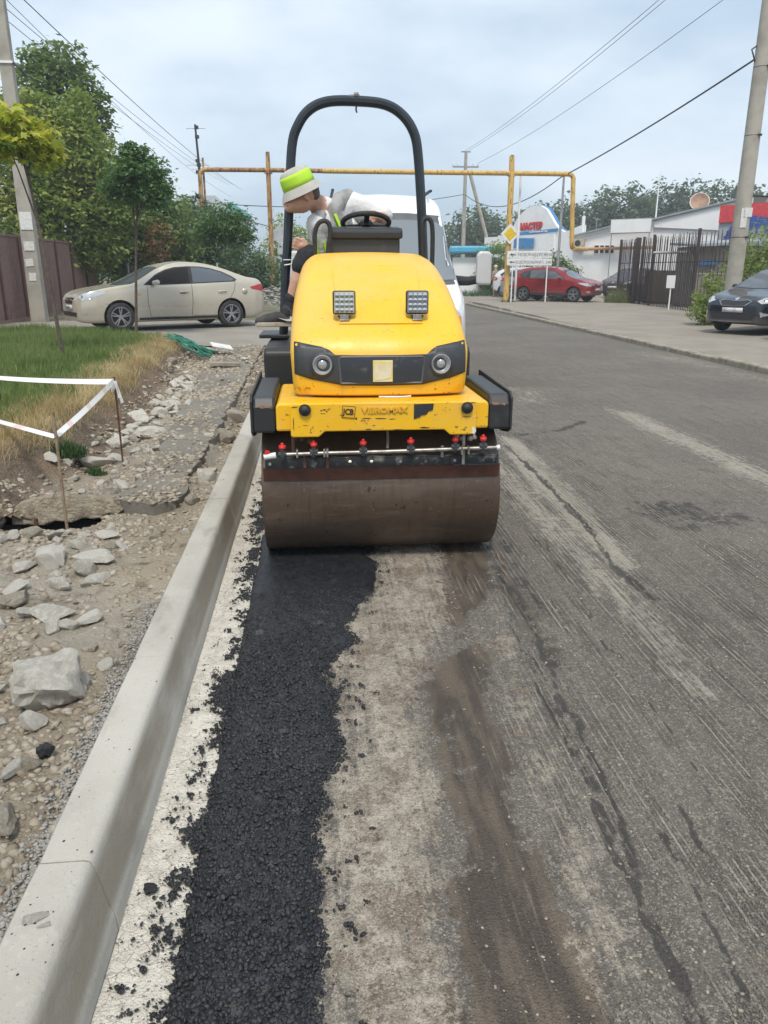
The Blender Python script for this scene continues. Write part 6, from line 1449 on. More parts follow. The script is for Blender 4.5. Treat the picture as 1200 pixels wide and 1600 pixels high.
# far house with a turquoise roof, left
fh = empty('turquoise_roof_house', (-9.2, 92, 0), R(12), 'small far house with turquoise roof above the shrubs', 'house')
MB().box((0, 0, 3.6), (4, 4, 7.4)).build('wall', M_GREYW, fh); MB().prism([(-2.4, 7.3), (2.4, 7.3), (0, 8.8)], 'Y', -2.3, 2.3).build('roof', simple('turquoise_roof', (.10, .40, .40), .5), fh)
wh = empty('white_gable_house', (-9.8, 74, 0), R(0), 'far pale house with grey pitched roof behind the shoots', 'house')
MB().box((0, 0, 3.2), (5, 4, 6.6)).build('wall', simple('pale_house_wall', (.62, .66, .68), .8), wh); MB().prism([(-2.8, 6.3), (2.8, 6.3), (1.6, 7.8), (-1.6, 7.8)], 'Y', -2.3, 2.3).build('roof', simple('light_roof', (.50, .55, .58), .5), wh)
# wooded hill
hx = np.linspace(-110, 60, 60); hy = np.linspace(150, 230, 30)
V, F = grid_mesh('h', hx, hy, lambda X, Y: -1 + 13.4 * np.exp(-((X + 42) / 34) ** 2) * sstep(150, 200, Y) + (fbm(X * .15, Y * .15, 4) - .5) * 2.0 * sstep(150, 170, Y))
tag(link('hill', np_mesh('hill', V, F, [simple('wooded_hill', (.055, .085, .045), .95, 0, (.085, .12, .06), .09, bump=1, bs=.6, bd=2)]), None, smooth=True), kind='structure')

# ================================================================== FENCES, POLES, PIPES, SIGNS
lf = empty('sheet_fence', (-7.7, 16, .3), 0, 'brown corrugated sheet fence along the left edge', 'fence'); M_BRN = simple('brown_sheet', (.27, .165, .145), .6, 0, (.22, .132, .116), 2)
for i in range(9):
    y0 = 16 + i * 1.5
    mb = MB(); xs_ = []; x = 0
    while x < 1.46: xs_ += [(x, 0), (x + .07, 0), (x + .085, .022), (x + .13, .022)]; x += .146
    for x, d in xs_: mb.v.append((d, x, .06)); mb.v.append((d, x, 2.08))
    for k in range(len(xs_) - 1): mb.f.append((2 * k, 2 * k + 2, 2 * k + 3, 2 * k + 1))
    o = mb.build('sheet_panel', M_BRN, lf, loc=(0, y0 - 16, 0)); o.modifiers.new('t', 'SOLIDIFY').thickness = .003
    MB().box((.035, y0 - 16 - .02, 1.05), (.06, .08, 2.14)).build('post', simple('dark_brown_post', (.12, .05, .045), .6) if i == 0 else bpy.data.materials['dark_brown_post'], lf)
MB().box((.01, 6.75, 2.11), (.07, 13.5, .06)).build('top_rail', M_BRN, lf); MB().box((.03, 6.75, .02), (.09, 13.5, .10)).build('base_plank', M_STAKE, lf)
cl = empty('mesh_fence', (-6.6, 29.5, .4), 0, 'low wire mesh fence with pale posts behind the saloon', 'fence')
for i in range(5): MB().cyl((i * .75, i * .3, 0), (i * .75, i * .3, 1.45), .035, n=8).build('post', simple('pale_post', (.45, .45, .42), .7) if i == 0 else bpy.data.materials['pale_post'], cl)
mb = MB()
for k in range(8): mb.tube([(0, 0, .2 + k * .16), (3.0, 1.2, .2 + k * .16)], .006, 4)
for k in range(24): mb.tube([(k * .125, k * .05, .2), (k * .125, k * .05, 1.35)], .006, 4)
mb.build('wire_mesh', M_STEEL, cl)
bf = empty('bar_fence', (14.6, 37.5, .18), 0, 'tall rusty vertical bar fence with gate along the forecourt', 'fence'); M_BAR2 = simple('rusty_brown_bar', (.052, .040, .038), .7, .2, (.085, .05, .04), 12)
FP = [Vector((0, 0, 0)), Vector((-.55, -5, -.02)), Vector((-.95, -9.7, -.05)), Vector((-.2, -12.0, -.06))]; bars = MB(); cnt = 0
bar_me = MB().box((0, 0, 1.32), (.024, .024, 2.64)).box((0, 0, 2.70), (.016, .016, .12)).mesh('bar'); bar_me.materials.append(M_BAR2)
for a_, b_ in zip(FP[:-1], FP[1:]):
    k = int((b_ - a_).length / .165)
    for i in range(k):
        o = bpy.data.objects.new('bar', bar_me); COL.objects.link(o); o.parent = bf; o.location = a_.lerp(b_, i / k) + Vector((0, 0, rnd.uniform(-.06, .05))); o.rotation_euler = (rnd.uniform(-.01, .01), rnd.uniform(-.01, .01), 0)
    for z in (.25, 1.75): MB().beam(a_ + Vector((0, 0, z)), b_ + Vector((0, 0, z)), .04, .03).build('rail', M_BAR2, bf)
    MB().box((a_.x, a_.y, 1.4), (.09, .09, 2.85)).build('post', M_BAR2, bf)
for f_ in (.28, .36): p = FP[0].lerp(FP[1], f_ * 2); MB().box((p.x, p.y, 1.4), (.22 if f_ < .3 else .08, .09, 2.8)).build('gate_post', M_BAR2, bf)
mb = MB(); p, q = FP[0].lerp(FP[1], .3), FP[1]; MB().beam(p + Vector((.05, 0, .50)), q + Vector((.05, 0, .50)), .03, .75).build('gate_sheet', simple('dark_gate_sheet', (.04, .036, .036), .7), bf)
np_ = empty('notice_board', (13.35, 29.0, .13), R(-60), 'small white notice on a low post before the bar fence', 'notice'); MB().cyl((0, 0, 0), (0, 0, 1.0), .025, n=8).build('post', M_WALLW, np_); MB().box((0, -.03, 1.05), (.36, .02, .46)).build('board', M_WALLW, np_)

M_POLE = simple('concrete_pole', (.40, .37, .315), .85, 0, (.30, .275, .23), 2.5, bump=.3, bs=30)
M_PAPER = simple('paper_notice', (.72, .71, .68), .8, 0, (.55, .54, .50), 20)
lp = empty('concrete_utility_pole', (-7.2, 21.5, .2), 0, 'square concrete utility pole with paper notices beside the brown fence', 'pole')
MB().prism([(-.19, -.15), (.19, -.15), (.19, .15), (-.19, .15)], 'Z', 0, .1).build('base', M_POLE, lp)
mb = MB(); 
for z, s in ((.0, 1), (9.5, .62)): mb.v += [(x * s, y * s, z) for x, y in ((-.19, -.15), (.19, -.15), (.19, .15), (-.19, .15))]
mb.f = [(0, 1, 2, 3), (4, 7, 6, 5)] + [(i, 4 + i, 4 + (i + 1) % 4, (i + 1) % 4) for i in range(4)]
mb.build('shaft', M_POLE, lp, bevel=.02)
for z, w, h in ((2.55, .30, .42), (1.55, .2, .18), (1.2, .18, .2), (1.95, .25, .22)): MB().box((rnd.uniform(-.04, .04), -.152, z), (w, .006, h), (0, rnd.uniform(-.1, .1), 0)).build('paper_notice', M_PAPER, lp)
MB().box((0, 0, 6.1), (.36, .30, .05)).build('clamp_band', M_WALLW, lp); MB().tube([(.17, -.1, 6.1), (.35, -.2, 5.95), (.45, -.1, 5.8)], .03, 6).build('clamp_hook', M_BLK, lp, True)
rp_ = empty('round_concrete_pole', (11.97, 22, .1), 0, 'round concrete pole with metal bands beside the dark blue hatchback', 'pole')
MB().lathe([(.225, 0), (.215, 3), (.20, 6), (.185, 9.2)], 28).build('shaft', M_POLE, rp_, True, auto=50)
for z in (2.35, 4.95, 6.6): MB().lathe([(.225 - .005 * z, -.02), (.235 - .005 * z, 0), (.225 - .005 * z, .02)], 24, (0, 0, z)).build('metal_band', M_BLK, rp_, True); MB().box((.10, -.2, z), (.1, .06, .05)).build('band_lug', M_BLK, rp_)
for a_, z, w, h in ((-105, 2.85, .16, .5), (-75, 3.0, .26, .24)):
    x, y = .226 * math.cos(R(a_)), .226 * math.sin(R(a_)); MB().box((x, y, z), (w, .01, h), (0, 0, R(a_ + 90))).build('paper_notice', M_PAPER, rp_)
MB().tube([(-.19, 0, 6.72), (-.3, -.05, 6.9), (-.35, -.05, 7.0), (-.2, 0, 7.1), (-.05, 0, 7.15)], .02, 6).build('insulator_hook', M_BLK, rp_, True)
# gas pipe gantry over the road
gp = empty('gas_pipe_gantry', (9, 37, 0), 0, 'rust-stained yellow gas pipe gantry spanning the road on tall posts', 'gas pipe')
def G(*p): return (p[0] - 9, p[1] - 37, p[2])
MB().tube([G(*p) for p in smooth_path([(-4.85, 37, .8), (-4.85, 37, 3), (-4.84, 37, 5.4), (-4.80, 37, 5.66), (-4.68, 37, 5.78), (-4.4, 37, 5.80), (-2, 37, 5.81), (.5, 37, 5.80)], 4)], .095, 14).build('rusty_pipe_run', M_PIPER, gp, True)
MB().tube([G(*p) for p in smooth_path([(.5, 37, 5.80), (5, 37, 5.79), (9, 37, 5.79), (11.5, 37, 5.78), (11.75, 37, 5.76), (11.88, 37, 5.62), (11.9, 37, 5.3), (12.0, 37, 3.2), (12.02, 37, 2.85), (12.06, 37.05, 2.68), (12.2, 37.3, 2.6), (12.5, 37.9, 2.6), (16.4, 47.5, 2.85)], 4)], .105, 14).build('yellow_pipe_run', M_PIPEY, gp, True)
pe = Vector(onB(.03, 2.95, .25)) + Vector((20, 47, 0)); pe2 = Vector(onB(.5, 2.95, .25)) + Vector((20, 47, 0))
MB().tube([G(16.4, 47.5, 2.85), G(pe.x, pe.y, 2.9), G(pe2.x, pe2.y, 2.95)], .09, 10).build('wall_pipe_run', simple('orange_pipe', (.50, .25, .13), .6), gp, True)
MB().tube([G(-1.87, 37, .3), G(-1.87, 37, 5.7), G(-1.87, 37, 6.5)], [.105, .105, .085], 14).build('post', M_PIPER, gp, True)
MB().tube([G(9.02, 37, 0), G(9.02, 37, 5.7), G(9.0, 37, 6.5)], [.135, .13, .11], 14).build('post', M_PIPEY, gp, True)
MB().tube([G(-4.72, 37.2, .6), G(-4.7, 37.2, 6.3)], .045, 8).build('support_tube', M_PIPER, gp, True)
for x in (-1.87, 9.02): MB().box(G(x, 37, 5.69), (.34, .22, .05)).build('saddle', M_PIPER, gp); MB().lathe([(.09, 0), (.07, .04), (0, .05)], 12, G(x, 37, 6.5)).build('post_cap', M_RUST, gp, True)
tag(MB().tube([(9.58, 37.5, .15), (9.58, 37.5, 5.75)], .05, 10).build('white_tube_post', M_WALLW, smooth=True), 'white tube post standing right behind the yellow gantry post', 'post')
tag(MB().tube([(11.62, 37.7, .1), (11.70, 37.8, 5.9)], [.075, .05], 10).box((11.62, 37.7, .2), (.4, .4, .25)).build('grey_lamp_post', simple('galvanised', (.42, .43, .43), .5, .5), smooth=True, auto=40), 'slim grey post on a concrete foot in front of the red hatchback', 'post')
# priority sign and direction boards
sg = empty('priority_sign', (9.03, 36.8, 3.2), 0, 'yellow diamond priority road sign on the gantry post', 'road sign')
M_SIGNY = simple('sign_yellow', (.78, .52, .01), .4); M_SIGNW = simple('sign_white', (.78, .78, .77), .4)
MB().box((0, 0, 0), (.64, .025, .64), (0, R(45), 0)).build('white_border', M_SIGNW, sg, bevel=.01); MB().box((0, -.016, 0), (.43, .008, .43), (0, R(45), 0)).build('yellow_centre', M_SIGNY, sg); MB().box((0, .03, 0), (.06, .04, .5)).build('bracket', M_STEEL, sg)
db_ = empty('direction_board', (9.95, 36.6, .1), 0, 'pair of white street direction boards with black arrows on two posts', 'road sign')
M_INK = simple('sign_ink', (.05, .05, .06), .5)
for z, tx, sz in ((2.20, 'ул. НОВОНАБЕРЕЖНАЯ', .20), (1.87, 'НОВОКОМБИНАТ, 24А', .18)):
    b = MB().box((0, 0, z), (2.12, .03, .30)).build('board', M_SIGNW, db_, bevel=.01)
    text_mesh('board_lettering', tx, sz, simple('board_ink', (.10, .10, .11), .6), b, (.16, -.018, z - .01), (R(90), 0, 0), .002, sx=.88)
    MB().prism([(-.95, z), (-.84, z + .06), (-.84, z + .02), (-.72, z + .02), (-.72, z - .02), (-.84, z - .02), (-.84, z - .06)], 'Y', -.022, -.016).build('arrow', M_INK, b)
for x in (-.78, .86): MB().cyl((x, .03, 0), (x, .03, 1.75), .03, n=8).build('leg', M_WALLW, db_, True)
bs_ = empty('sign_back', (-1.55, 37.1, .6), 0, 'grey backs of road signs on a thin post beside the left gantry post', 'road sign')
M_SBACK = simple('sign_back_grey', (.55, .57, .58), .5, .3); MB().cyl((0, 0, 0), (0, 0, 2.9), .035, n=8).build('post', M_SBACK, bs_, True); MB().box((.08, -.05, 2.55), (.62, .02, .62), (0, R(45), 0)).build('diamond_plate', M_SBACK, bs_); MB().box((.12, -.05, 1.85), (.34, .02, .30)).build('square_plate', M_SBACK, bs_); MB().box((.05, -.05, 1.50), (.75, .02, .24)).build('wide_plate', M_SBACK, bs_)
# utility poles in the distance
fp_ = empty('cross_arm_pole', (11.2, 60, 0), 0, 'far grey concrete pole with cross arm and a leaning strut', 'pole')
MB().tube([(0, 0, 0), (0, 0, 9.8)], [.18, .11], 8).build('shaft', M_POLE, fp_); MB().box((0, 0, 8.85), (1.9, .1, .1)).build('cross_arm', M_STEEL, fp_); MB().box((0, 0, 9.85), (.7, .08, .08)).build('top_arm', M_STEEL, fp_)
for x in (-.9, -.55, .55, .9): MB().lathe([(.03, 0), (.07, .08), (.04, .25), (0, .28)], 8, (x, 0, 8.9)).build('insulator', M_WALLW, fp_, True)
MB().tube([(.35, 0, 8.4), (2.3, -.1, 2.2)], .13, 8).build('strut', M_POLE, fp_)
dp = empty('antenna_pole', (-5.85, 45, 0), 0, 'dark slanting pole with antennas rising above the left gantry corner', 'pole')
MB().tube([(.15, 0, 0), (0, 0, 5.3), (-.12, 0, 8.9)], [.09, .08, .05], 8).build('shaft', M_BLK, dp, True)
for z, w in ((8.7, 1.0), (6.95, 1.2), (6.75, .7)): MB().tube([(-.1 - w / 2, 0, z), (-.1 + w / 2, 0, z + .02)], .02, 5).build('antenna_rod', M_STEEL, dp)
for z in (8.75, 8.3, 7.15, 6.95, 6.6): MB().box((-.1 + rnd.uniform(-.06, .06), -.05, z), (.2, .14, .16)).build('antenna_box', M_BLK, dp)
MB().box((.1, 0, 4.0), (1.6, .08, .08)).build('cross_arm', M_BLK, dp)
# wires
def wire(nm, a_, b_, sag, r, lab, n=18, mat=None):
    a_, b_ = Vector(a_), Vector(b_); pts = [a_.lerp(b_, i / n) - Vector((0, 0, sag * 4 * (i / n) * (1 - i / n))) for i in range(n + 1)]
    return tag(MB().tube(pts, r, 5).build(nm, mat or M_WIRE, smooth=True), lab, 'wire', 'overhead wires')
M_WIRE = simple('overhead_wire', (.10, .11, .12), .6); M_CABLE = simple('black_cable', (.018, .018, .02), .6)
wire('overhead_cable', (12.02, 22, 7.05), (11.6, 38, 5.75), .12, .026, 'thick black cable from the round pole down to the gantry corner', mat=M_CABLE)
wire('overhead_cable', (11.6, 38, 5.75), (11.2, 60, 7.0), 1.05, .024, 'black cable sagging from the gantry corner to the far pole', mat=M_CABLE)
wire('overhead_cable', (11.2, 60, 7.0), (-5.8, 45, 5.1), .5, .022, 'cable running behind the roller between the far poles', mat=M_CABLE)
wire('overhead_cable', (-5.8, 45, 4.9), (.4, 50, 3.6), .15, .022, 'cable descending right from the antenna pole', mat=M_CABLE)
wire('overhead_cable', (-9.5, 40, 4.75), (-5.9, 45, 5.2), .1, .022, 'short cable entering the antenna pole from the left', mat=M_CABLE)
wire('overhead_wire', (10.30, 25, 9.15), (11.0, 60, 9.85), .25, .009, 'left one of the close pair of wires at the upper right')
wire('overhead_wire', (10.55, 25, 9.2), (11.25, 60, 9.85), .28, .009, 'right one of the close pair of wires at the upper right')
wire('overhead_wire', (12.25, 25, 9.2), (12.1, 60, 9.1), .3, .010, 'single wire right of the close pair at the upper right')
wire('overhead_wire', (-8.25, 14, 9.2), (-7.15, 75, 8.0), .8, .009, 'leftmost thin wire crossing the upper left sky')
wire('overhead_wire', (-7.55, 14, 7.6), (-7.3, 75, 9.0), .5, .009, 'left wire of the middle pair crossing the upper left sky')
wire('overhead_wire', (-7.35, 14, 7.7), (-6.9, 75, 9.0), .5, .009, 'right wire of the middle pair crossing the upper left sky')
wire('overhead_wire', (-6.85, 14, 7.9), (-6.2, 75, 8.6), .5, .013, 'rightmost thicker wire crossing the upper left sky')

# ================================================================== TREES AND SHRUBS
LEAF = np.array([(0, 0, 0), (.38, .28, .06), (1.0, .0, -.05), (.38, -.28, .06)], np.float32)
mp_ = []
for i in range(5):
    a_ = R(-100 + 50 * i); l_ = (.72, .92, 1.0, .92, .72)[i]; mp_.append((l_ * math.cos(a_) , l_ * math.sin(a_)))
    if i < 4: b_ = a_ + R(25); mp_.append((.48 * math.cos(b_), .48 * math.sin(b_)))
MAPLE = np.array([(0, 0, 0)] + [(x * .62 + .12, y * .62, -.10 * (x * x + y * y)) for x, y in mp_], np.float32)
def leaf_mesh(name, mat, C, size, shape=LEAF, droop=.35, mi=None, mats=None):
    n = len(C); k = len(shape); a = rng.uniform(0, 2 * np.pi, n); ux = np.stack([np.cos(a), np.sin(a), rng.normal(-droop, .45, n)], -1); ux /= np.linalg.norm(ux, axis=1)[:, None]
    nz = rng.normal(0, .5, (n, 3)) + np.array([0, 0, 1.0]); uy = np.cross(nz, ux); uy /= np.linalg.norm(uy, axis=1)[:, None]; uz = np.cross(ux, uy)
    s = (size * rng.uniform(.6, 1.25, n))[:, None, None]
    W = (shape[None, :, 0, None] * ux[:, None] + shape[None, :, 1, None] * uy[:, None] + shape[None, :, 2, None] * uz[:, None]) * s + C[:, None]
    F = np.arange(n * k).reshape(n, k)
    return np_mesh(name, W.reshape(-1, 3), F, mats or [mat], mi)
def crown_points(blobs, n, clump, seed, shell=.55):
    """blobs: (cx,cy,cz, rx,ry,rz); leaves gather in clumps near the surface of each blob"""
    r = np.random.default_rng(seed); vol = np.array([b[3] * b[4] * b[5] for b in blobs]) ** .75; out = []
    for b, w in zip(blobs, vol / vol.sum()):
        m = max(8, int(n * w)); nc = max(6, m // clump); d = r.normal(0, 1, (nc, 3)); d /= np.linalg.norm(d, axis=1)[:, None]; q = shell + (1.08 - shell) * r.random(nc)[:, None] ** .7
        cc = np.array(b[:3]) + d * q * np.array(b[3:]); sc = np.mean(b[3:]) * .17
        p = cc[r.integers(0, nc, m)] + r.normal(0, 1, (m, 3)) * sc * np.array([1, 1, .75]); out.append(p)
    return np.concatenate(out)
M_BARK = simple('bark', (.12, .095, .07), .9, 0, (.07, .055, .042), 12, bump=.8, bs=40, bd=.02)
def tree(name, label, base, trunk_r, blobs, n, mat, size, seed, clump=28, group=None, cat='tree', lean=(0, 0), shape=LEAF, limbs=6, shell=.55, bark=None):
    t = empty(name, base, 0, label, cat, group); B = Vector(base); c0 = Vector(blobs[0][:3]) - B; r = random.Random(seed)
    mb = MB(); top = Vector((c0.x, c0.y, c0.z)); mid = Vector((top.x * .45 + lean[0], top.y * .45 + lean[1], top.z * .5))
    mb.tube([tuple(p) for p in smooth_path([(0, 0, -.1), mid, top], 5)], [trunk_r * (1 - .06 * i) for i in range(11)], 9)
    for k in range(limbs):
        b = blobs[k % len(blobs)]; e = Vector(b[:3]) - B + Vector((r.uniform(-.6, .6) * b[3], r.uniform(-.6, .6) * b[4], r.uniform(-.2, .6) * b[5])); s0 = mid.lerp(top, r.uniform(.1, .8))
        mb.tube([s0, s0.lerp(e, .5) + Vector((0, 0, .08)), e], [trunk_r * .45, trunk_r * .28, trunk_r * .1], 6)
    mb.build('trunk', bark or M_BARK, t, True)
    C = crown_points([(b[0] - B.x, b[1] - B.y, b[2] - B.z, *b[3:]) for b in blobs], n, clump, seed, shell)
    link('crown', leaf_mesh('crown', mat, C, size, shape), None, t)
    return t
L_MID = mat_leaf('leaf_mid_green', (.18, .25, .055), (.275, .335, .085), (.33, .355, .09), iscale=.6)
L_DRK = mat_leaf('leaf_dark_green', (.13, .19, .062), (.20, .26, .09), (.15, .225, .06), iscale=.7)
L_BALL = mat_leaf('leaf_ball_tree', (.080, .155, .055), (.14, .225, .08), None)
L_SHRUB = mat_leaf('leaf_shrub', (.075, .13, .065), (.14, .20, .10), (.11, .18, .065), iscale=.5)
L_YEL = mat_leaf('leaf_maple_turning', (.40, .43, .06), (.60, .52, .08), (.26, .35, .06), iscale=2.2)
L_ORG = mat_leaf('leaf_reddish', (.20, .115, .05), (.26, .17, .07), None)
L_FAR = mat_leaf('leaf_far_wood', (.10, .14, .075), (.135, .175, .095), None)
tree('tall_tree', 'tall dark feathery tree rising behind the brown fence', (-8.9, 31, .3), .2, [(-8.8, 31, 7.2, 1.5, 1.5, 1.5), (-9.6, 31, 6.2, 1.3, 1.4, 1.5), (-8.0, 31, 6.6, .9, 1.0, 1.1), (-8.7, 31, 8.4, .9, .9, .9), (-9.3, 31, 8.2, .7, .8, .7), (-7.7, 31, 7.5, .6, .7, .7), (-8.4, 31, 5.0, 1.4, 1.5, 1.4)], 12000, L_DRK, .22, 3, 34)
tree('leafy_tree', 'broad light green tree leaning over the brown fence', (-8.6, 28, .3), .18, [(-8.1, 28, 5.0, 1.5, 1.5, 1.5), (-9.2, 27.5, 4.4, 1.5, 1.5, 1.6), (-7.2, 28, 4.2, 1.2, 1.3, 1.3), (-8.2, 27.5, 3.4, 1.5, 1.4, 1.2), (-6.8, 28.4, 3.3, 1.1, 1.2, 1.1), (-9.3, 27, 3.0, 1.3, 1.3, 1.1), (-7.6, 28, 6.2, .8, .9, .8), (-8.9, 28, 6.1, .8, .9, .9), (-8.6, 26.8, 2.3, 1.0, 1.0, .7), (-7.2, 28, 2.4, .9, .9, .9)], 30000, L_MID, .19, 4, 26)
tree('dark_bushy_tree', 'dark bushy tree between the leafy tree and the round saplings', (-6.2, 31, .4), .15, [(-6.2, 31, 3.4, 1.4, 1.3, 1.3), (-5.2, 31, 2.8, 1.2, 1.2, 1.3), (-6.9, 31, 2.3, 1.2, 1.2, 1.2), (-5.8, 31, 1.6, 1.5, 1.2, 1.0), (-6.6, 31.3, 4.4, .8, .8, .8)], 15000, L_DRK, .19, 5, 26)  # dark green foliage, same leaf material as the tall tree
tree('grey_green_shrub', 'tall grey-green shrub with upright shoots under the gantry corner', (-4.7, 34, .6), .08, [(-4.9, 34, 2.8, 1.3, 1.1, 1.2), (-4.0, 34, 2.3, 1.2, 1.1, 1.1), (-5.4, 34, 2.0, 1.1, 1.1, 1.2), (-4.6, 34, 3.9, .30, .3, .6), (-5.1, 34, 3.8, .25, .3, .6), (-4.2, 34, 3.5, .25, .3, .55), (-5.6, 34, 3.4, .25, .3, .6), (-4.5, 34, 1.4, 1.8, 1.2, .8)], 18000, L_SHRUB, .16, 6, 16, cat='shrub')
tree('low_shrub', 'low feathery green shrub right of the small ball tree', (-2.5, 32, .6), .06, [(-2.7, 32, 1.7, 1.0, .9, .9), (-1.9, 32.5, 1.4, .9, .8, .8), (-2.9, 32.5, 1.2, 1.2, 1.0, .6)], 6000, L_SHRUB, .13, 8, 18, cat='shrub')
tree('roadside_shrub', 'green shrub mass behind the leaning operator', (-1.0, 42, .6), .1, [(-1.2, 42, 2.9, 1.2, 1.1, 1.3), (-.3, 42.5, 2.4, 1.2, 1.1, 1.2), (-1.8, 42, 1.8, 1.1, 1.0, 1.0), (.6, 43, 2.0, 1.1, 1.1, 1.0), (-.9, 42, 1.4, 1.4, 1.0, .8)], 8000, L_MID, .17, 9, 20, cat='shrub')
tree('round_sapling', 'grafted ball tree on a slim trunk before the gold saloon', (-3.79, 17.09, .3), .035, [(-3.43, 16.9, 3.30, .58, .6, .42), (-3.2, 16.8, 3.05, .42, .5, .30), (-3.75, 17, 3.12, .40, .5, .30), (-3.42, 16.9, 3.72, .28, .3, .22)], 9000, L_BALL, .10, 11, 22, 'ball saplings along the verge', limbs=5, shell=.35)
tree('round_sapling', 'smaller dark ball tree standing behind the gold saloon', (-2.75, 26, .4), .03, [(-2.76, 26, 2.95, .80, .7, .55), (-2.3, 26, 2.65, .45, .5, .32), (-3.2, 26, 2.72, .45, .5, .35)], 5500, L_BALL, .12, 12, 20, 'ball saplings along the verge', limbs=5, shell=.35)
tree('maple_sapling', 'leaning maple sapling with yellowing leaves at the left edge', (-3.53, 11.31, .3), .030, [(-3.80, 11.5, 3.22, .40, .42, .34), (-3.62, 11.45, 3.05, .34, .36, .24), (-4.1, 11.5, 3.25, .36, .36, .32)], 1500, L_YEL, .16, 13, 9, 'ball saplings along the verge', shape=MAPLE, limbs=7, shell=.2)
tree('reddish_bush', 'small reddish bush between the ball tree and the dark bushy tree', (-5.0, 28, .35), .04, [(-5.25, 28.6, 2.6, .5, .4, .6), (-5.5, 28.6, 2.0, .5, .4, .6)], 900, L_ORG, .13, 14, 9, cat='shrub')
tree('climber_column', 'ivy-covered column behind the van mirror', (10.9, 48, .2), .1, [(10.9, 48, 2.2, .8, .8, 1.2), (11.2, 48, 1.3, .9, .9, 1.0), (10.6, 48, 1.2, .8, .8, .9)], 3500, L_MID, .18, 15, 20, cat='shrub')
tree('clipped_bush', 'clipped green bush between the direction boards and the white wall', (14.2, 47, .2), .08, [(14.1, 47, 1.9, 1.0, .9, .8), (14.8, 47, 1.3, 1.0, .9, 1.0), (13.2, 47.5, 1.2, 1.0, .9, .9)], 3500, L_DRK, .18, 16, 20, cat='shrub')
tree('flowering_bush', 'green bush growing against the bar fence by the round pole', (10.85, 21.2, .1), .03, [(10.85, 21.2, .9, .36, .4, .42), (10.7, 21.1, .5, .34, .4, .36), (11.1, 21.4, .5, .4, .4, .4), (10.95, 21.3, 1.3, .2, .25, .25)], 3200, L_MID, .085, 17, 16, cat='shrub')
tree('ivy_bush', 'tall leafy bush right of the round pole behind the dark blue car', (13.5, 23.5, .1), .06, [(13.5, 23.5, 2.2, .75, .7, .75), (12.95, 23.5, 1.4, .55, .6, .7), (13.6, 23.3, 1.0, .9, .7, .8), (14.3, 23.6, 2.0, .8, .7, .9)], 6500, L_MID, .11, 18, 18, cat='shrub')
ORD = ('leftmost', 'second', 'third', 'fourth', 'fifth', 'sixth', 'seventh', 'eighth', 'ninth', 'tenth', 'eleventh', 'twelfth', 'thirteenth', 'fourteenth', 'rightmost')
for i, (px_, z_) in enumerate(sorted(((19.9, 7.6), (22.7, 8.0), (25.9, 7.3), (30.3, 8.4), (34.0, 8.9), (36.2, 9.6), (38.9, 10.0), (41.6, 9.7), (45, 10.4), (48.2, 10.7), (51.4, 10.4), (54.6, 10.2), (17.0, 6.4), (28.0, 7.6), (58, 10.2)))):
    r_ = random.Random(i); y_ = 100 + r_.uniform(-4, 8)
    tree('far_tree', ORD[i] + ' dark green tree' + (', counted from the left,' if 0 < i < 14 else '') + ' of the far tree line', (px_, y_, -.2), .3, [(px_, y_, z_ - 1.0, 2.0 + r_.random(), 2.2, 2.4 + r_.random()), (px_ - 1.2, y_, z_ - 3.0, 2.2, 2.2, 2.4), (px_ + 1.3, y_, z_ - 2.6, 2.0, 2.2, 2.2), (px_, y_, z_ - 5, 2.8, 2.5, 2.5)], 3400, L_FAR, .62, 50 + i, 16, 'far tree line', limbs=3, shell=.35)
tuft(14.0, 35.6, .18, .7, 500, .95, 'tall pale weeds at the corner of the bar fence', mat_leaf('pale_weeds', (.16, .19, .08), (.24, .24, .11), None))
tuft(9.1, 36.9, .15, .35, 120, .3, 'weeds round the foot of the yellow gantry post')
tuft(11.9, 37.3, .17, .6, 200, .28, 'weeds before the red hatchback front wheel')
tuft(9.6, 47, .17, 2.0, 600, .55, 'weeds along the far kerb below the kiosk')
# heap of debris by the left gantry post
n = 900; dx = rng.normal(-1.5, .7, n); dy = rng.normal(31, 1.6, n); dsz = rng.uniform(.02, .12, n)
hp = np.stack([dx, dy, side_z(dx, dy) + .32 * np.exp(-((dx + 1.5) / .8) ** 2 - ((dy - 31) / 1.8) ** 2) * rng.random(n)], -1)
tag(link('debris_heap', scatter('debris_heap', M_GRAVELG, ICO, hp, dsz), None), 'heap of broken rubble by the left gantry post', 'rubble', kind='stuff')
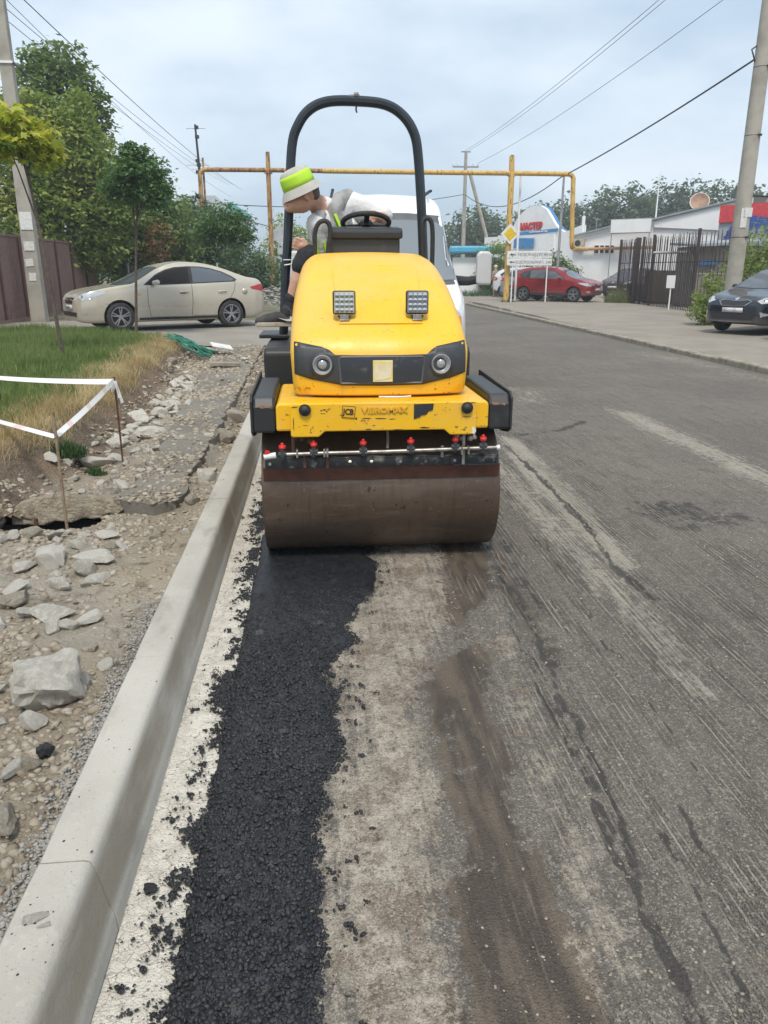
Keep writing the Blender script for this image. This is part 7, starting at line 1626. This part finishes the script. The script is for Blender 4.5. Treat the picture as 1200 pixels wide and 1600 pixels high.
# pedestrian by the parked cars
pd = empty('person', (10.35, 45, .19), R(200), 'pedestrian in grey top and pale shorts walking beside the parked cars', 'person', )
blob('body', [([(0, 0, .9), (0, -.03, 1.2), (0, -.06, 1.42)], [.13, .15, .08]), ([(0, -.07, 1.42), (0, -.09, 1.52)], [.05, .05]), ([(0, -.10, 1.57), (0, -.11, 1.63)], [.085, .09]), ([(.09, 0, .9), (.10, -.08, .5), (.10, .02, .06)], [.085, .06, .04]), ([(-.09, 0, .9), (-.09, .10, .5), (-.09, .22, .1)], [.085, .06, .04]), ([(.10, .02, .05), (.10, -.12, .04)], .04), ([(-.09, .22, .08), (-.09, .10, .05)], .04), ([(.17, -.05, 1.36), (.22, -.02, 1.1), (.20, -.14, .9)], [.05, .042, .035]), ([(-.17, -.05, 1.36), (-.22, -.02, 1.1), (-.18, -.16, .92)], [.05, .042, .035])], .018, M_SKIN, pd, 3)
blob('shirt', [([(0, 0, .92), (0, -.03, 1.2), (0, -.06, 1.38)], [.155, .17, .12]), ([(.10, -.05, 1.36), (.19, -.04, 1.25)], [.09, .075]), ([(-.10, -.05, 1.36), (-.19, -.04, 1.25)], [.09, .075])], .02, simple('grey_top', (.27, .25, .23), .8), pd, 3)
blob('shorts', [([(.08, 0, .9), (.10, -.06, .58)], [.11, .09]), ([(-.08, 0, .9), (-.09, .07, .58)], [.11, .09])], .02, simple('pale_shorts', (.50, .43, .36), .8), pd, 3)
blob('hair', [([(0, -.09, 1.66), (0, -.07, 1.64)], [.095, .09])], .02, simple('white_hair', (.6, .58, .55), .8), pd, 3)

# ================================================================== AIR
hz = MB().box((0, 270, 6.9), (700, 660, 16.2)).build('haze', None)
hm = bpy.data.materials.new('thin_haze'); hm.use_nodes = True; hn = hm.node_tree; hn.nodes.clear()
ho = hn.nodes.new('ShaderNodeOutputMaterial'); pv = hn.nodes.new('ShaderNodeVolumePrincipled'); pv.inputs['Color'].default_value = (.88, .93, .97, 1); pv.inputs['Density'].default_value = .0018; pv.inputs['Anisotropy'].default_value = .2
hn.links.new(pv.outputs[0], ho.inputs['Volume']); hz.data.materials.append(hm)
tag(hz, 'thin pale summer haze over the street', 'haze', kind='stuff')
